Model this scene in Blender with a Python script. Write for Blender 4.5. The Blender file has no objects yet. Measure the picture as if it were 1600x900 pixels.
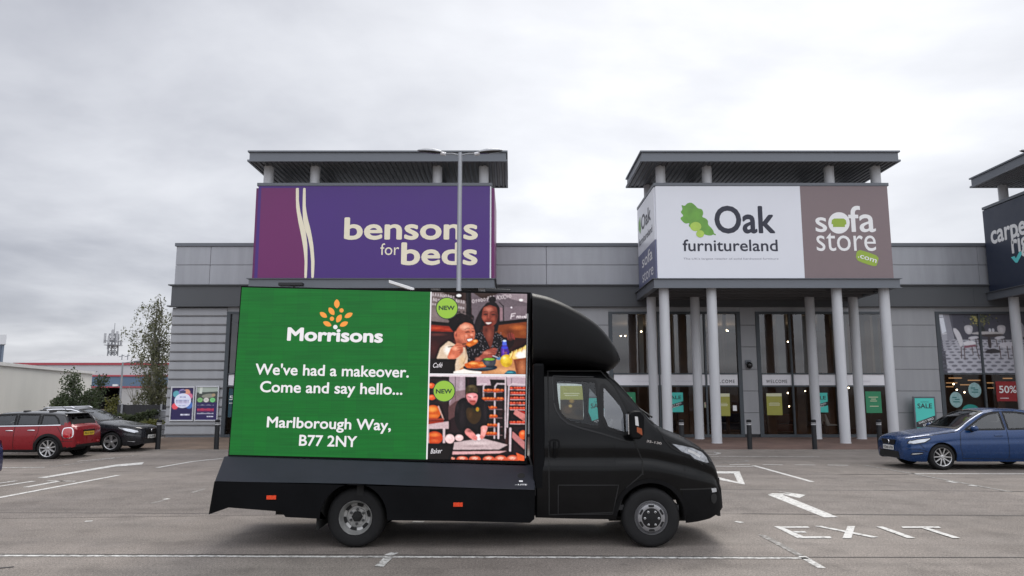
import bpy, bmesh, math, random
import numpy as np
from mathutils import Vector, Matrix
from mathutils.geometry import delaunay_2d_cdt

random.seed(7)
rng = np.random.default_rng(7)
SC = bpy.context.scene
COL = SC.collection

# ------------------------------------------------------------------ camera
FPX, CAM_H = 1160.0, 1.85                      # focal length in pixels of the 1600 px wide photo, eye height
PITCH = math.atan(165 / FPX)
CP, SP = math.cos(PITCH), math.sin(PITCH)
cam = bpy.data.cameras.new('camera')
cam.lens = FPX / 1600 * 36
cam.sensor_width = 36
cam.clip_start, cam.clip_end = 0.1, 4000
camo = bpy.data.objects.new('camera', cam)
camo.location = (0, 0, CAM_H)
camo.rotation_euler = (math.pi / 2 + PITCH, 0, 0)
COL.objects.link(camo)
SC.camera = camo

# ------------------------------------------------------------------ sky and sun (overcast)
SUN_EL, SUN_AZ = math.radians(52), math.radians(14)     # azimuth measured from +Y towards +X
w = bpy.data.worlds.new('World')
SC.world = w
w.use_nodes = True
N, L = w.node_tree.nodes, w.node_tree.links
N.clear()
def nd(t, **k):
    n = N.new(t)
    for a, b in k.items():
        setattr(n, a, b)
    return n
def wmath(op, a, b=None, c=None):
    n = nd('ShaderNodeMath', operation=op)
    for i, v in enumerate((a, b, c)):
        if v is None: continue
        if isinstance(v, (int, float)): n.inputs[i].default_value = v
        else: L.new(v, n.inputs[i])
    return n.outputs[0]
out = nd('ShaderNodeOutputWorld'); bg = nd('ShaderNodeBackground')
bg.inputs['Strength'].default_value = 0.1
sky = nd('ShaderNodeTexSky', sky_type='NISHITA', sun_disc=False)
sky.sun_elevation = SUN_EL
sky.sun_rotation = SUN_AZ
tc = nd('ShaderNodeTexCoord')
sep = nd('ShaderNodeSeparateXYZ'); L.new(tc.outputs['Generated'], sep.inputs[0])
zz = wmath('ADD', wmath('MAXIMUM', sep.outputs[2], 0.0), 0.16)
cx = wmath('DIVIDE', sep.outputs[0], zz); cy = wmath('DIVIDE', sep.outputs[1], zz)
comb = nd('ShaderNodeCombineXYZ'); L.new(cx, comb.inputs[0]); L.new(cy, comb.inputs[1])
n1 = nd('ShaderNodeTexNoise'); n1.inputs['Scale'].default_value = 0.55; n1.inputs['Detail'].default_value = 7
n1.inputs['Roughness'].default_value = 0.55; n1.inputs['Distortion'].default_value = 0.35
L.new(comb.outputs[0], n1.inputs['Vector'])
n2 = nd('ShaderNodeTexNoise'); n2.inputs['Scale'].default_value = 1.7; n2.inputs['Detail'].default_value = 6
n2.inputs['Roughness'].default_value = 0.5; n2.inputs['Distortion'].default_value = 0.2
L.new(comb.outputs[0], n2.inputs['Vector'])
# thickness of the cloud layer: broad masses plus finer billows
thick = wmath('ADD', wmath('MULTIPLY', n1.outputs['Fac'], 0.68), wmath('MULTIPLY', n2.outputs['Fac'], 0.32))
# glow of the sun behind the cloud deck
sd = Vector((math.sin(SUN_AZ) * math.cos(SUN_EL - .42), math.cos(SUN_AZ) * math.cos(SUN_EL - .42), math.sin(SUN_EL - .42)))
dotn = nd('ShaderNodeVectorMath', operation='DOT_PRODUCT'); L.new(tc.outputs['Generated'], dotn.inputs[0])
dotn.inputs[1].default_value = sd
glow = wmath('POWER', wmath('MAXIMUM', dotn.outputs['Value'], 0.0), 9.0)
leftg = wmath('MULTIPLY', sep.outputs[0], 1.0)
val = wmath('ADD', wmath('MULTIPLY', glow, 0.27), wmath('MULTIPLY', leftg, 0.18))
val = wmath('ADD', val, wmath('MULTIPLY', wmath('SUBTRACT', thick, 0.5), 1.95))
val = wmath('ADD', val, 0.525)
ramp = nd('ShaderNodeValToRGB'); L.new(val, ramp.inputs[0])
e = ramp.color_ramp.elements
e[0].position, e[0].color = 0.0, (2.4, 2.5, 2.9, 1)
e[1].position, e[1].color = 1.0, (8.7, 8.75, 8.85, 1)
e.new(0.3).color = (3.9, 4.0, 4.4, 1); e.new(0.55).color = (5.6, 5.7, 6.05, 1); e.new(0.78).color = (6.9, 7.0, 7.3, 1)
mix = nd('ShaderNodeMix', data_type='RGBA'); mix.inputs[0].default_value = 0.94
L.new(sky.outputs[0], mix.inputs[6]); L.new(ramp.outputs[0], mix.inputs[7])
# added boost: the high sky behind the camera is brightened to light the shop fronts
back = wmath('MULTIPLY', wmath('MAXIMUM', wmath('MULTIPLY', sep.outputs[1], -1.0), 0.0), wmath('MAXIMUM', sep.outputs[2], 0.0))
boost = wmath('ADD', wmath('MULTIPLY', back, 3.2), 1.0)
sc_ = nd('ShaderNodeVectorMath', operation='SCALE'); L.new(mix.outputs[2], sc_.inputs[0]); L.new(boost, sc_.inputs['Scale'])
L.new(sc_.outputs[0], bg.inputs['Color']); L.new(bg.outputs[0], out.inputs[0])

sl = bpy.data.lights.new('sun', 'SUN'); sl.energy = 1.3; sl.angle = math.radians(24); sl.color = (1, .96, .9)
slo = bpy.data.objects.new('sun', sl); COL.objects.link(slo)
to_sun = Vector((math.sin(SUN_AZ) * math.cos(SUN_EL), math.cos(SUN_AZ) * math.cos(SUN_EL), math.sin(SUN_EL)))
slo.rotation_euler = to_sun.to_track_quat('Z', 'Y').to_euler()
slo.location = (0, 0, 60)

SC.view_settings.view_transform = 'Standard'
SC.view_settings.look = 'None'
SC.view_settings.exposure = 0.45
SC.view_settings.gamma = 1.0
SC.view_settings.use_curve_mapping = False

# ------------------------------------------------------------------ measuring helpers
def P(px, py, Y):
    """world (x, z) of a photo point that lies on the vertical plane at distance Y"""
    u = (450 - py) / FPX
    k = Y / (CP - u * SP)
    return ((px - 800) / FPX * k, CAM_H + (SP + u * CP) * k)
def PX(px, Y, py=600): return P(px, py, Y)[0]
def PZ(py, Y): return P(800, py, Y)[1]
def P3(px, py, Y):
    x, z = P(px, py, Y)
    return Vector((x, Y, z))
def G(px, py, z0=0.0):
    """ground point (x, y) under a photo point"""
    u = (450 - py) / FPX
    k = (z0 - CAM_H) / (SP + u * CP)
    return ((px - 800) / FPX * k, (CP - u * SP) * k)

def lin(r, g, b):
    f = lambda c: (c / 255 / 12.92) if c / 255 <= .04045 else ((c / 255 + .055) / 1.055) ** 2.4
    return (f(r), f(g), f(b))
def paint(r, g, b, k=1.6):
    """base colour of a surface whose photographed value on the shaded front is r,g,b"""
    return tuple(min(.85, c * k) for c in lin(r, g, b))

# ------------------------------------------------------------------ materials
MATS = {}
def pmat(name, col, rough=.5, metal=0.0, var=.08, scale=3.0, bump=0.0, bscale=80.0, coat=0.0, spec=.5, streak=0.0):
    if name in MATS: return MATS[name]
    m = bpy.data.materials.new(name); m.use_nodes = True
    n, l = m.node_tree.nodes, m.node_tree.links
    b = n['Principled BSDF']
    b.inputs['Roughness'].default_value = rough
    b.inputs['Metallic'].default_value = metal
    b.inputs['Coat Weight'].default_value = coat
    b.inputs['Coat Roughness'].default_value = .06
    b.inputs['Specular IOR Level'].default_value = spec
    t = n.new('ShaderNodeTexCoord')
    no = n.new('ShaderNodeTexNoise'); no.inputs['Scale'].default_value = scale; no.inputs['Detail'].default_value = 6
    no.inputs['Roughness'].default_value = .6
    if streak:
        mp = n.new('ShaderNodeMapping'); mp.inputs['Scale'].default_value = (1, 1, streak)
        l.new(t.outputs['Object'], mp.inputs[0]); l.new(mp.outputs[0], no.inputs['Vector'])
    else:
        l.new(t.outputs['Object'], no.inputs['Vector'])
    r = n.new('ShaderNodeMapRange')
    r.inputs['From Min'].default_value = .3; r.inputs['From Max'].default_value = .7
    r.inputs['To Min'].default_value = 1 - var; r.inputs['To Max'].default_value = 1 + var
    l.new(no.outputs['Fac'], r.inputs[0])
    v = n.new('ShaderNodeVectorMath'); v.operation = 'SCALE'
    v.inputs[0].default_value = col[:3]
    l.new(r.outputs[0], v.inputs['Scale']); l.new(v.outputs[0], b.inputs['Base Color'])
    if var > 0.0:
        rr = n.new('ShaderNodeMapRange')
        rr.inputs['From Min'].default_value = .3; rr.inputs['From Max'].default_value = .7
        rr.inputs['To Min'].default_value = max(.02, rough - .06); rr.inputs['To Max'].default_value = min(1, rough + .08)
        l.new(no.outputs['Fac'], rr.inputs[0]); l.new(rr.outputs[0], b.inputs['Roughness'])
    if bump:
        nb = n.new('ShaderNodeTexNoise'); nb.inputs['Scale'].default_value = bscale; nb.inputs['Detail'].default_value = 4
        l.new(t.outputs['Object'], nb.inputs['Vector'])
        bp = n.new('ShaderNodeBump'); bp.inputs['Strength'].default_value = bump; bp.inputs['Distance'].default_value = .01
        l.new(nb.outputs['Fac'], bp.inputs['Height']); l.new(bp.outputs[0], b.inputs['Normal'])
    MATS[name] = m
    return m

def glass_mat(name, tint, ior=1.5, base=0.0):
    m = bpy.data.materials.new(name); m.use_nodes = True
    n, l = m.node_tree.nodes, m.node_tree.links
    n.clear()
    o = n.new('ShaderNodeOutputMaterial'); mx = n.new('ShaderNodeMixShader')
    tr = n.new('ShaderNodeBsdfTransparent'); tr.inputs[0].default_value = (*tint, 1)
    gl = n.new('ShaderNodeBsdfGlossy'); gl.inputs['Roughness'].default_value = .015
    gl.inputs['Color'].default_value = (.95, .97, 1, 1)
    fr = n.new('ShaderNodeFresnel'); fr.inputs['IOR'].default_value = ior
    ad = n.new('ShaderNodeMath'); ad.operation = 'ADD'; ad.inputs[1].default_value = base; ad.use_clamp = True
    t = n.new('ShaderNodeTexCoord'); no = n.new('ShaderNodeTexNoise'); no.inputs['Scale'].default_value = .9
    bp = n.new('ShaderNodeBump'); bp.inputs['Strength'].default_value = .02; bp.inputs['Distance'].default_value = .05
    l.new(t.outputs['Object'], no.inputs['Vector']); l.new(no.outputs['Fac'], bp.inputs['Height'])
    l.new(bp.outputs[0], gl.inputs['Normal'])
    l.new(fr.outputs[0], ad.inputs[0]); l.new(ad.outputs[0], mx.inputs[0])
    l.new(tr.outputs[0], mx.inputs[1]); l.new(gl.outputs[0], mx.inputs[2]); l.new(mx.outputs[0], o.inputs[0])
    MATS[name] = m
    return m

def emit_mat(name, col, s):
    m = bpy.data.materials.new(name); m.use_nodes = True
    b = m.node_tree.nodes['Principled BSDF']
    b.inputs['Base Color'].default_value = (.02, .02, .02, 1)
    b.inputs['Emission Color'].default_value = (*col, 1); b.inputs['Emission Strength'].default_value = s
    b.inputs['Roughness'].default_value = .6
    MATS[name] = m
    return m

def art_mat(name, emit=0.0, gain=1.0, rough=.5):
    """surface whose picture is stored per grid point in the colour attribute 'art' (printed, or shown by an LED wall)"""
    m = bpy.data.materials.new(name); m.use_nodes = True
    n, l = m.node_tree.nodes, m.node_tree.links
    b = n['Principled BSDF']; a = n.new('ShaderNodeAttribute'); a.attribute_name = 'art'
    v = n.new('ShaderNodeVectorMath'); v.operation = 'SCALE'; v.inputs['Scale'].default_value = gain
    l.new(a.outputs['Color'], v.inputs[0])
    b.inputs['Roughness'].default_value = rough
    if emit:
        b.inputs['Base Color'].default_value = (.012, .012, .012, 1)
        l.new(v.outputs[0], b.inputs['Emission Color']); b.inputs['Emission Strength'].default_value = emit
        b.inputs['Specular IOR Level'].default_value = .15
    else:
        l.new(v.outputs[0], b.inputs['Base Color'])
    MATS[name] = m
    return m

# ------------------------------------------------------------------ object helpers
def tag(o, label=None, cat=None, group=None, kind=None):
    if label: o['label'] = label
    if cat: o['category'] = cat
    if group: o['group'] = group
    if kind: o['kind'] = kind
    return o
def thing(name, label, cat, loc=(0, 0, 0), rz=0.0, group=None):
    o = bpy.data.objects.new(name, None); COL.objects.link(o)
    o.location = loc; o.rotation_euler = (0, 0, rz); o.empty_display_size = .2
    return tag(o, label, cat, group)
def root_of(o):
    while o.parent: o = o.parent
    return o
def dup(o, loc=None, rz=None, label=None, group=None):
    c = o.copy(); COL.objects.link(c)
    if loc is not None: c.location = loc
    if rz is not None: c.rotation_euler = (0, 0, rz)
    if label: c['label'] = label
    if group: c['group'] = group
    for k in list(o.children):
        k2 = k.copy(); COL.objects.link(k2); k2.parent = c
        for g in k.children:
            g2 = g.copy(); COL.objects.link(g2); g2.parent = k2
    return c

class MB:
    """collects shapes and links them as ONE mesh object; coordinates are world metres unless local=True"""
    def __init__(s): s.v = []; s.f = []; s.m = []; s.cur = 0; s.marks = []
    def each(s, name, mat, parent=None, **k):
        """every shape added becomes an object of its own"""
        e_ = s.marks[1:] + [(len(s.v), len(s.f))]
        for (v0, f0), (v1, f1) in zip(s.marks, e_):
            m_ = MB(); m_.add(s.v[v0:v1], [[i - v0 for i in f] for f in s.f[f0:f1]]); m_.build(name, mat, parent, **k)
    def add(s, vs, fs):
        s.marks.append((len(s.v), len(s.f))); o = len(s.v); s.v += [tuple(p) for p in vs]
        for f in fs: s.f.append([i + o for i in f]); s.m.append(s.cur)
        return s
    def box(s, x0, x1, y0, y1, z0, z1):
        vs = [(x, y, z) for z in (z0, z1) for y in (y0, y1) for x in (x0, x1)]
        return s.add(vs, [(0, 2, 3, 1), (4, 5, 7, 6), (0, 1, 5, 4), (2, 6, 7, 3), (0, 4, 6, 2), (1, 3, 7, 5)])
    def prism(s, poly, axis, a, b):
        """poly of 2D points swept along axis from a to b (x: poly=(y,z), y: poly=(x,z), z: poly=(x,y))"""
        mk = {'x': lambda p, t: (t, p[0], p[1]), 'y': lambda p, t: (p[0], t, p[1]), 'z': lambda p, t: (p[0], p[1], t)}[axis]
        n = len(poly); vs = [mk(p, a) for p in poly] + [mk(p, b) for p in poly]
        fs = [list(range(n))[::-1], list(range(n, 2 * n))] + [(i, (i + 1) % n, n + (i + 1) % n, n + i) for i in range(n)]
        return s.add(vs, fs)
    def sheet(s, pts): return s.add(pts, [list(range(len(pts)))])
    def tube(s, pts, r, n=8, caps=True):
        pts = [Vector(p) for p in pts]; rs = r if isinstance(r, (list, tuple)) else [r] * len(pts)
        vs = []; up = Vector((0, 0, 1))
        for i, p in enumerate(pts):
            d = (pts[min(i + 1, len(pts) - 1)] - pts[max(i - 1, 0)]).normalized()
            a = d.cross(up if abs(d.z) < .95 else Vector((1, 0, 0))).normalized(); b = d.cross(a)
            vs += [p + (a * math.cos(t * 2 * math.pi / n) + b * math.sin(t * 2 * math.pi / n)) * rs[i] for t in range(n)]
        fs = [(i * n + j, i * n + (j + 1) % n, (i + 1) * n + (j + 1) % n, (i + 1) * n + j) for i in range(len(pts) - 1) for j in range(n)]
        if caps: fs += [list(range(n))[::-1], [(len(pts) - 1) * n + j for j in range(n)]]
        return s.add(vs, fs)
    def lathe(s, prof, c, axis='y', n=32, caps=False):
        """prof: (offset along axis, radius)"""
        c = Vector(c); vs = []
        for (a, r) in prof:
            for j in range(n):
                t = 2 * math.pi * j / n; p, q = r * math.cos(t), r * math.sin(t)
                vs.append(c + (Vector((p, a, q)) if axis == 'y' else Vector((p, q, a)) if axis == 'z' else Vector((a, p, q))))
        fs = [(i * n + j, i * n + (j + 1) % n, (i + 1) * n + (j + 1) % n, (i + 1) * n + j) for i in range(len(prof) - 1) for j in range(n)]
        if caps and prof[0][1] > 1e-4: fs.append(list(range(n)))
        if caps and prof[-1][1] > 1e-4: fs.append([(len(prof) - 1) * n + j for j in range(n)])
        return s.add(vs, fs)
    def ball(s, c, rx, ry, rz, n=12):
        c = Vector(c); vs = []; h = n // 2
        for i in range(h + 1):
            a = math.pi * i / h
            for j in range(n):
                t = 2 * math.pi * j / n
                vs.append(c + Vector((rx * math.sin(a) * math.cos(t), ry * math.sin(a) * math.sin(t), rz * math.cos(a))))
        return s.add(vs, [(i * n + j, (i + 1) * n + j, (i + 1) * n + (j + 1) % n, i * n + (j + 1) % n) for i in range(h) for j in range(n)])
    def build(s, name, mat, parent=None, smooth=False, bevel=0.0, loc=None, local=False, angle=35):
        me = bpy.data.meshes.new(name)
        if parent is not None and not local: off = root_of(parent).location
        elif loc is not None and not local: off = Vector(loc)
        else: off = Vector((0, 0, 0))
        me.from_pydata([(x - off[0], y - off[1], z - off[2]) for x, y, z in s.v], [], s.f)
        for m in (mat if isinstance(mat, (list, tuple)) else [mat]): me.materials.append(m)
        me.polygons.foreach_set('material_index', s.m)
        bm = bmesh.new(); bm.from_mesh(me); bmesh.ops.recalc_face_normals(bm, faces=bm.faces)
        if smooth: bmesh.ops.remove_doubles(bm, verts=bm.verts, dist=1e-5)
        bm.to_mesh(me); bm.free()
        if smooth:
            me.shade_smooth() if hasattr(me, 'shade_smooth') else None
            me.set_sharp_from_angle(angle=math.radians(angle))
        o = bpy.data.objects.new(name, me); COL.objects.link(o)
        if parent is not None: o.parent = parent
        elif loc is not None: o.location = loc
        if bevel:
            b = o.modifiers.new('bevel', 'BEVEL'); b.width = bevel; b.segments = 2; b.limit_method = 'ANGLE'
        return o

# ------------------------------------------------------------------ lettering
_tc = {}
def text_geo(s, bold=0.0, shear=0.0, space=1.0, res=4):
    k = (s, bold, shear, space, res)
    if k in _tc: return _tc[k]
    cu = bpy.data.curves.new('lettering', 'FONT'); cu.body = s; cu.offset = bold; cu.shear = shear
    cu.space_character = space; cu.resolution_u = res
    ob = bpy.data.objects.new('lettering', cu); COL.objects.link(ob)
    dg = bpy.context.evaluated_depsgraph_get()
    me = bpy.data.meshes.new_from_object(ob.evaluated_get(dg))
    v = [(p.co.x, p.co.y) for p in me.vertices]; f = [list(q.vertices) for q in me.polygons]
    bpy.data.objects.remove(ob); bpy.data.curves.remove(cu); bpy.data.meshes.remove(me)
    _tc[k] = (v, f)
    return v, f
_cap = []
def put_text(mb, s, p0, p1, h, nrm, bold=0.0, shear=0.0, space=1.0, lift=.004, res=4):
    """flat lettering from baseline p0 to p1, capital height h, on a plane facing nrm; bold lettering is laid in several passes"""
    v, f = text_geo(s, 0.0, shear, space, res)
    if not _cap: _cap.append(max(q[1] for q in text_geo('H')[0]))
    xs = [q[0] for q in v]; x0, wd = min(xs), max(xs) - min(xs); bold = max(0, bold)
    p0, p1, nrm = Vector(p0), Vector(p1), Vector(nrm).normalized()
    ux = p1 - p0; sx = ux.length / (wd + 2 * bold); ux.normalize(); up = nrm.cross(ux).normalized(); sy = h / (_cap[0] + 2 * bold)
    offs = [(0, 0)] if not bold else [(math.cos(a) * bold * r, math.sin(a) * bold * r) for r in ((1, .5) if bold > .02 else (1,)) for a in [k * math.pi / 4 for k in range(8)]]
    for i, (dx, dy) in enumerate(offs):
        mb.add([p0 + ux * ((a - x0 + bold + dx) * sx) + up * ((b + bold + dy) * sy) + nrm * (lift + .00015 * i) for a, b in v], f)
    return mb

# ------------------------------------------------------------------ pictures (numpy canvas -> colour attribute on a fine grid)
class Canvas:
    def __init__(s, W, H, k=.5, bg=(0, 0, 0)):
        s.k = k; s.W, s.H = int(W * k), int(H * k)
        s.a = np.zeros((s.H, s.W, 3)) + np.array(lin(*bg))
        s.yy, s.xx = np.mgrid[0:s.H, 0:s.W]
    def mix(s, msk, c, al=1.0):
        m = (msk * al)[..., None]
        s.a = s.a * (1 - m) + np.array(lin(*c)) * m
    def pmask(s, pts):
        p = np.array(pts, float) * s.k; m = np.zeros((s.H, s.W), bool)
        for i in range(len(p)):
            (x0, y0), (x1, y1) = p[i], p[(i + 1) % len(p)]
            if y0 == y1: continue
            c = ((s.yy >= min(y0, y1)) & (s.yy < max(y0, y1))) & (s.xx < (x1 - x0) * (s.yy - y0) / (y1 - y0) + x0)
            m ^= c
        return m.astype(float)
    def poly(s, pts, c, al=1.0): s.mix(s.pmask(pts), c, al)
    def blob(s, pts, c, al=1.0):
        """smooth closed outline through pts"""
        p = np.array(pts, float)
        for _ in range(3):
            q = np.roll(p, -1, 0); p = np.stack([p * .75 + q * .25, p * .25 + q * .75], 1).reshape(-1, 2)
        s.poly(p, c, al)
    def ell(s, cx, cy, rx, ry, c, al=1.0, soft=.04, rot=0):
        ca, sa = math.cos(math.radians(rot)), math.sin(math.radians(rot))
        dx, dy = s.xx / s.k - cx, s.yy / s.k - cy
        d = np.sqrt(((dx * ca + dy * sa) / rx) ** 2 + ((-dx * sa + dy * ca) / ry) ** 2)
        s.mix(np.clip((1 - d) / soft + (.5 if soft < .3 else 0), 0, 1) ** (1 if soft < .3 else .8), c, al)
    def line(s, pts, wd, c, al=1.0):
        p = np.array(pts, float) * s.k; d = np.full((s.H, s.W), 1e9)
        for i in range(len(p) - 1):
            a, b = p[i], p[i + 1]; ab = b - a; L2 = max(1e-6, ab @ ab)
            t = np.clip(((s.xx - a[0]) * ab[0] + (s.yy - a[1]) * ab[1]) / L2, 0, 1)
            d = np.minimum(d, np.hypot(s.xx - a[0] - t * ab[0], s.yy - a[1] - t * ab[1]))
        s.mix(np.clip(wd * s.k / 2 - d + .5, 0, 1), c, al)
    def noise(s, amt, cell=6, mask=None):
        h, w_ = s.H // cell + 2, s.W // cell + 2
        r = rng.random((h, w_)); n = np.kron(r, np.ones((cell, cell)))[:s.H, :s.W]
        f = 1 + (n - .5) * amt
        if mask is not None: f = 1 + (f - 1) * mask
        s.a = s.a * f[..., None]
    def finish(s):
        """photographic contrast and the slight mottling of an enlarged photograph"""
        for ax in (0, 1):
            for _ in range(2): s.a = (s.a + np.roll(s.a, 1, ax) + np.roll(s.a, -1, ax)) / 3
        soft = s.a.copy()
        for ax in (0, 1):
            for k in (4, 8): soft = (soft + np.roll(soft, k, ax) + np.roll(soft, -k, ax)) / 3
        s.a = np.clip(s.a * 1.25 - soft * .25, 0, 2)
        s.noise(.20, 2); s.noise(.16, 4); s.noise(.12, 9)
        s.a = np.clip(1.16 * s.a ** 1.12, 0, 1)
    def sample(s, x, y):
        """box-filtered colour at canvas coordinates"""
        r = 1
        acc = 0
        for dx in (-r, 0, r):
            for dy in (-r, 0, r):
                xi = np.clip((x * s.k).astype(int) + dx, 0, s.W - 1); yi = np.clip((y * s.k).astype(int) + dy, 0, s.H - 1)
                acc = acc + s.a[yi, xi]
        return acc / 9
def art_panel(name, canvas, quad, to_world, mat, nx, ny, parent=None):
    """quad: canvas corners tl, tr, br, bl; to_world maps canvas (u,v) to a 3D point"""
    tl, tr, br, bl = [np.array(q, float) for q in quad]
    s = np.linspace(0, 1, nx); t = np.linspace(0, 1, ny)
    S, T = np.meshgrid(s, t)
    U = (tl * (1 - S[..., None]) + tr * S[..., None]) * (1 - T[..., None]) + (bl * (1 - S[..., None]) + br * S[..., None]) * T[..., None]
    col = canvas.sample(U[..., 0].ravel(), U[..., 1].ravel())
    pts = [to_world(u, v) for u, v in U.reshape(-1, 2)]
    off = root_of(parent).location if parent is not None else Vector((0, 0, 0))
    me = bpy.data.meshes.new(name)
    fs = [(j * nx + i, (j + 1) * nx + i, (j + 1) * nx + i + 1, j * nx + i + 1) for j in range(ny - 1) for i in range(nx - 1)]
    me.from_pydata([(p[0] - off[0], p[1] - off[1], p[2] - off[2]) for p in pts], [], fs)
    at = me.color_attributes.new('art', 'FLOAT_COLOR', 'POINT')
    at.data.foreach_set('color', np.hstack([col, np.ones((len(col), 1))]).astype(np.float32).ravel())
    me.materials.append(mat)
    o = bpy.data.objects.new(name, me); COL.objects.link(o)
    if parent is not None: o.parent = parent
    return o
# ================================================================== GROUND
def asphalt(name, k):
    m = bpy.data.materials.new(name); m.use_nodes = True
    n, l = m.node_tree.nodes, m.node_tree.links
    b = n['Principled BSDF']; t = n.new('ShaderNodeTexCoord')
    def noise(sc, det, stretch=None):
        x = n.new('ShaderNodeTexNoise'); x.inputs['Scale'].default_value = sc; x.inputs['Detail'].default_value = det
        if stretch:
            mp = n.new('ShaderNodeMapping'); mp.inputs['Scale'].default_value = stretch
            l.new(t.outputs['Object'], mp.inputs[0]); l.new(mp.outputs[0], x.inputs['Vector'])
        else: l.new(t.outputs['Object'], x.inputs['Vector'])
        return x.outputs['Fac']
    def mr(s, lo, hi, a=.3, c=.7):
        x = n.new('ShaderNodeMapRange'); x.inputs[1].default_value = a; x.inputs[2].default_value = c
        x.inputs[3].default_value = lo; x.inputs[4].default_value = hi; l.new(s, x.inputs[0]); return x.outputs[0]
    def mul(a, c):
        x = n.new('ShaderNodeMath'); x.operation = 'MULTIPLY'; l.new(a, x.inputs[0]); l.new(c, x.inputs[1]); return x.outputs[0]
    f = mul(mr(noise(.35, 5), .86, 1.12), mr(noise(.5, 6, (.22, 1.6, 1)), .86, 1.13))      # broad wear and streaks along the lanes
    f = mul(f, mr(noise(2.3, 8), .9, 1.1))
    f = mul(f, mr(noise(95, 2), .55, 1.5))                                                # stones
    f = mul(f, mr(noise(28, 3), .82, 1.18)); f = mul(f, mr(noise(48, 2), .72, 1.3))
    f = mul(f, mr(noise(1.5, 7), 1.02, .85, .56, .68)); f = mul(f, mr(noise(.8, 8, (.1, 3.2, 1)), 1.03, .92, .55, .68))   # damp and oily patches, tyre-darkened strips
    vr = n.new('ShaderNodeTexVoronoi'); vr.inputs['Scale'].default_value = 1.1; l.new(t.outputs['Object'], vr.inputs['Vector'])
    f = mul(f, mr(vr.outputs['Distance'], .72, 1.0, .02, .07))                            # small dark spots (old gum, oil)
    v = n.new('ShaderNodeVectorMath'); v.operation = 'SCALE'; v.inputs[0].default_value = k
    l.new(f, v.inputs['Scale']); l.new(v.outputs[0], b.inputs['Base Color'])
    l.new(mr(noise(1.2, 5), .62, .85), b.inputs['Roughness'])
    bp = n.new('ShaderNodeBump'); bp.inputs['Strength'].default_value = .5; bp.inputs['Distance'].default_value = .006
    l.new(noise(120, 3), bp.inputs['Height']); l.new(bp.outputs[0], b.inputs['Normal'])
    b.inputs['Specular IOR Level'].default_value = .3
    return m
M_ASPH = asphalt('asphalt', (.203, .178, .158))
M_PATCH = asphalt('asphalt_patch', (.178, .156, .140))
M_SEAM = pmat('bitumen_seam', (.045, .042, .042), .7, var=.3, scale=9)

def worn_paint(name, wear):
    m = bpy.data.materials.new(name); m.use_nodes = True
    n, l = m.node_tree.nodes, m.node_tree.links
    b = n['Principled BSDF']; t = n.new('ShaderNodeTexCoord')
    no = n.new('ShaderNodeTexNoise'); no.inputs['Scale'].default_value = 14; no.inputs['Detail'].default_value = 8; no.inputs['Roughness'].default_value = .7
    l.new(t.outputs['Object'], no.inputs['Vector'])
    r = n.new('ShaderNodeMapRange'); r.inputs[1].default_value = wear - .07; r.inputs[2].default_value = wear + .09
    l.new(no.outputs['Fac'], r.inputs[0])
    mx = n.new('ShaderNodeMix'); mx.data_type = 'RGBA'
    mx.inputs[6].default_value = (.2, .185, .17, 1); mx.inputs[7].default_value = (.66, .65, .62, 1)
    l.new(r.outputs[0], mx.inputs[0]); l.new(mx.outputs[2], b.inputs['Base Color']); b.inputs['Roughness'].default_value = .7
    return m
M_LINE = worn_paint('road_paint', .41)
M_LINEW = worn_paint('road_paint_worn', .47)
M_LINEF = worn_paint('road_paint_faded', .58)

g = MB(); R_ = 1500
g.sheet([(-R_, -R_, 0), (R_, -R_, 0), (R_, R_, 0), (-R_, R_, 0)])
tag(g.build('ground', M_ASPH), kind='structure')

def gpoly(name, pts, m, z=.004, wide=None):
    b = MB(); b.sheet([(*G(*p), z) for p in pts]); return tag(b.build(name, m), kind='structure')
def gline(name, pts, wd, m, z=.005):
    """painted strip of width wd along photo points on the ground"""
    q = [Vector((*G(*p), 0)) for p in pts]; L_, R2 = [], []
    for i, p in enumerate(q):
        d = (q[min(i + 1, len(q) - 1)] - q[max(i - 1, 0)]).normalized(); s = Vector((-d.y, d.x, 0)) * wd / 2
        L_.append(p + s); R2.append(p - s)
    b = MB(); vs = [(p.x, p.y, z) for p in L_ + R2]; k = len(q)
    b.add(vs, [(i, i + 1, k + i + 1, k + i) for i in range(k - 1)])
    return tag(b.build(name, m), kind='structure')

# resurfaced darker lane on the left and under the truck, lane seams
gpoly('asphalt_patch', [(-120, 812), (60, 775), (170, 758), (345, 733), (560, 727), (1180, 727), (1560, 768), (1760, 808), (800, 800.5)], M_PATCH, .003)
for pts, wd in (([(-60, 866), (600, 867.5), (1300, 871), (1660, 871.5)], .024), ([(-40, 801.5), (120, 801.8), (340, 803)], .03),
                ([(1105, 765), (1600, 768)], .05), ([(1140, 740.5), (1420, 741.5)], .05), ([(1160, 803), (1640, 806)], .035),
                ([(0, 888), (22, 886)], .05)):
    gline('asphalt_seam', pts, wd, M_SEAM, .0045)

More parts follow.
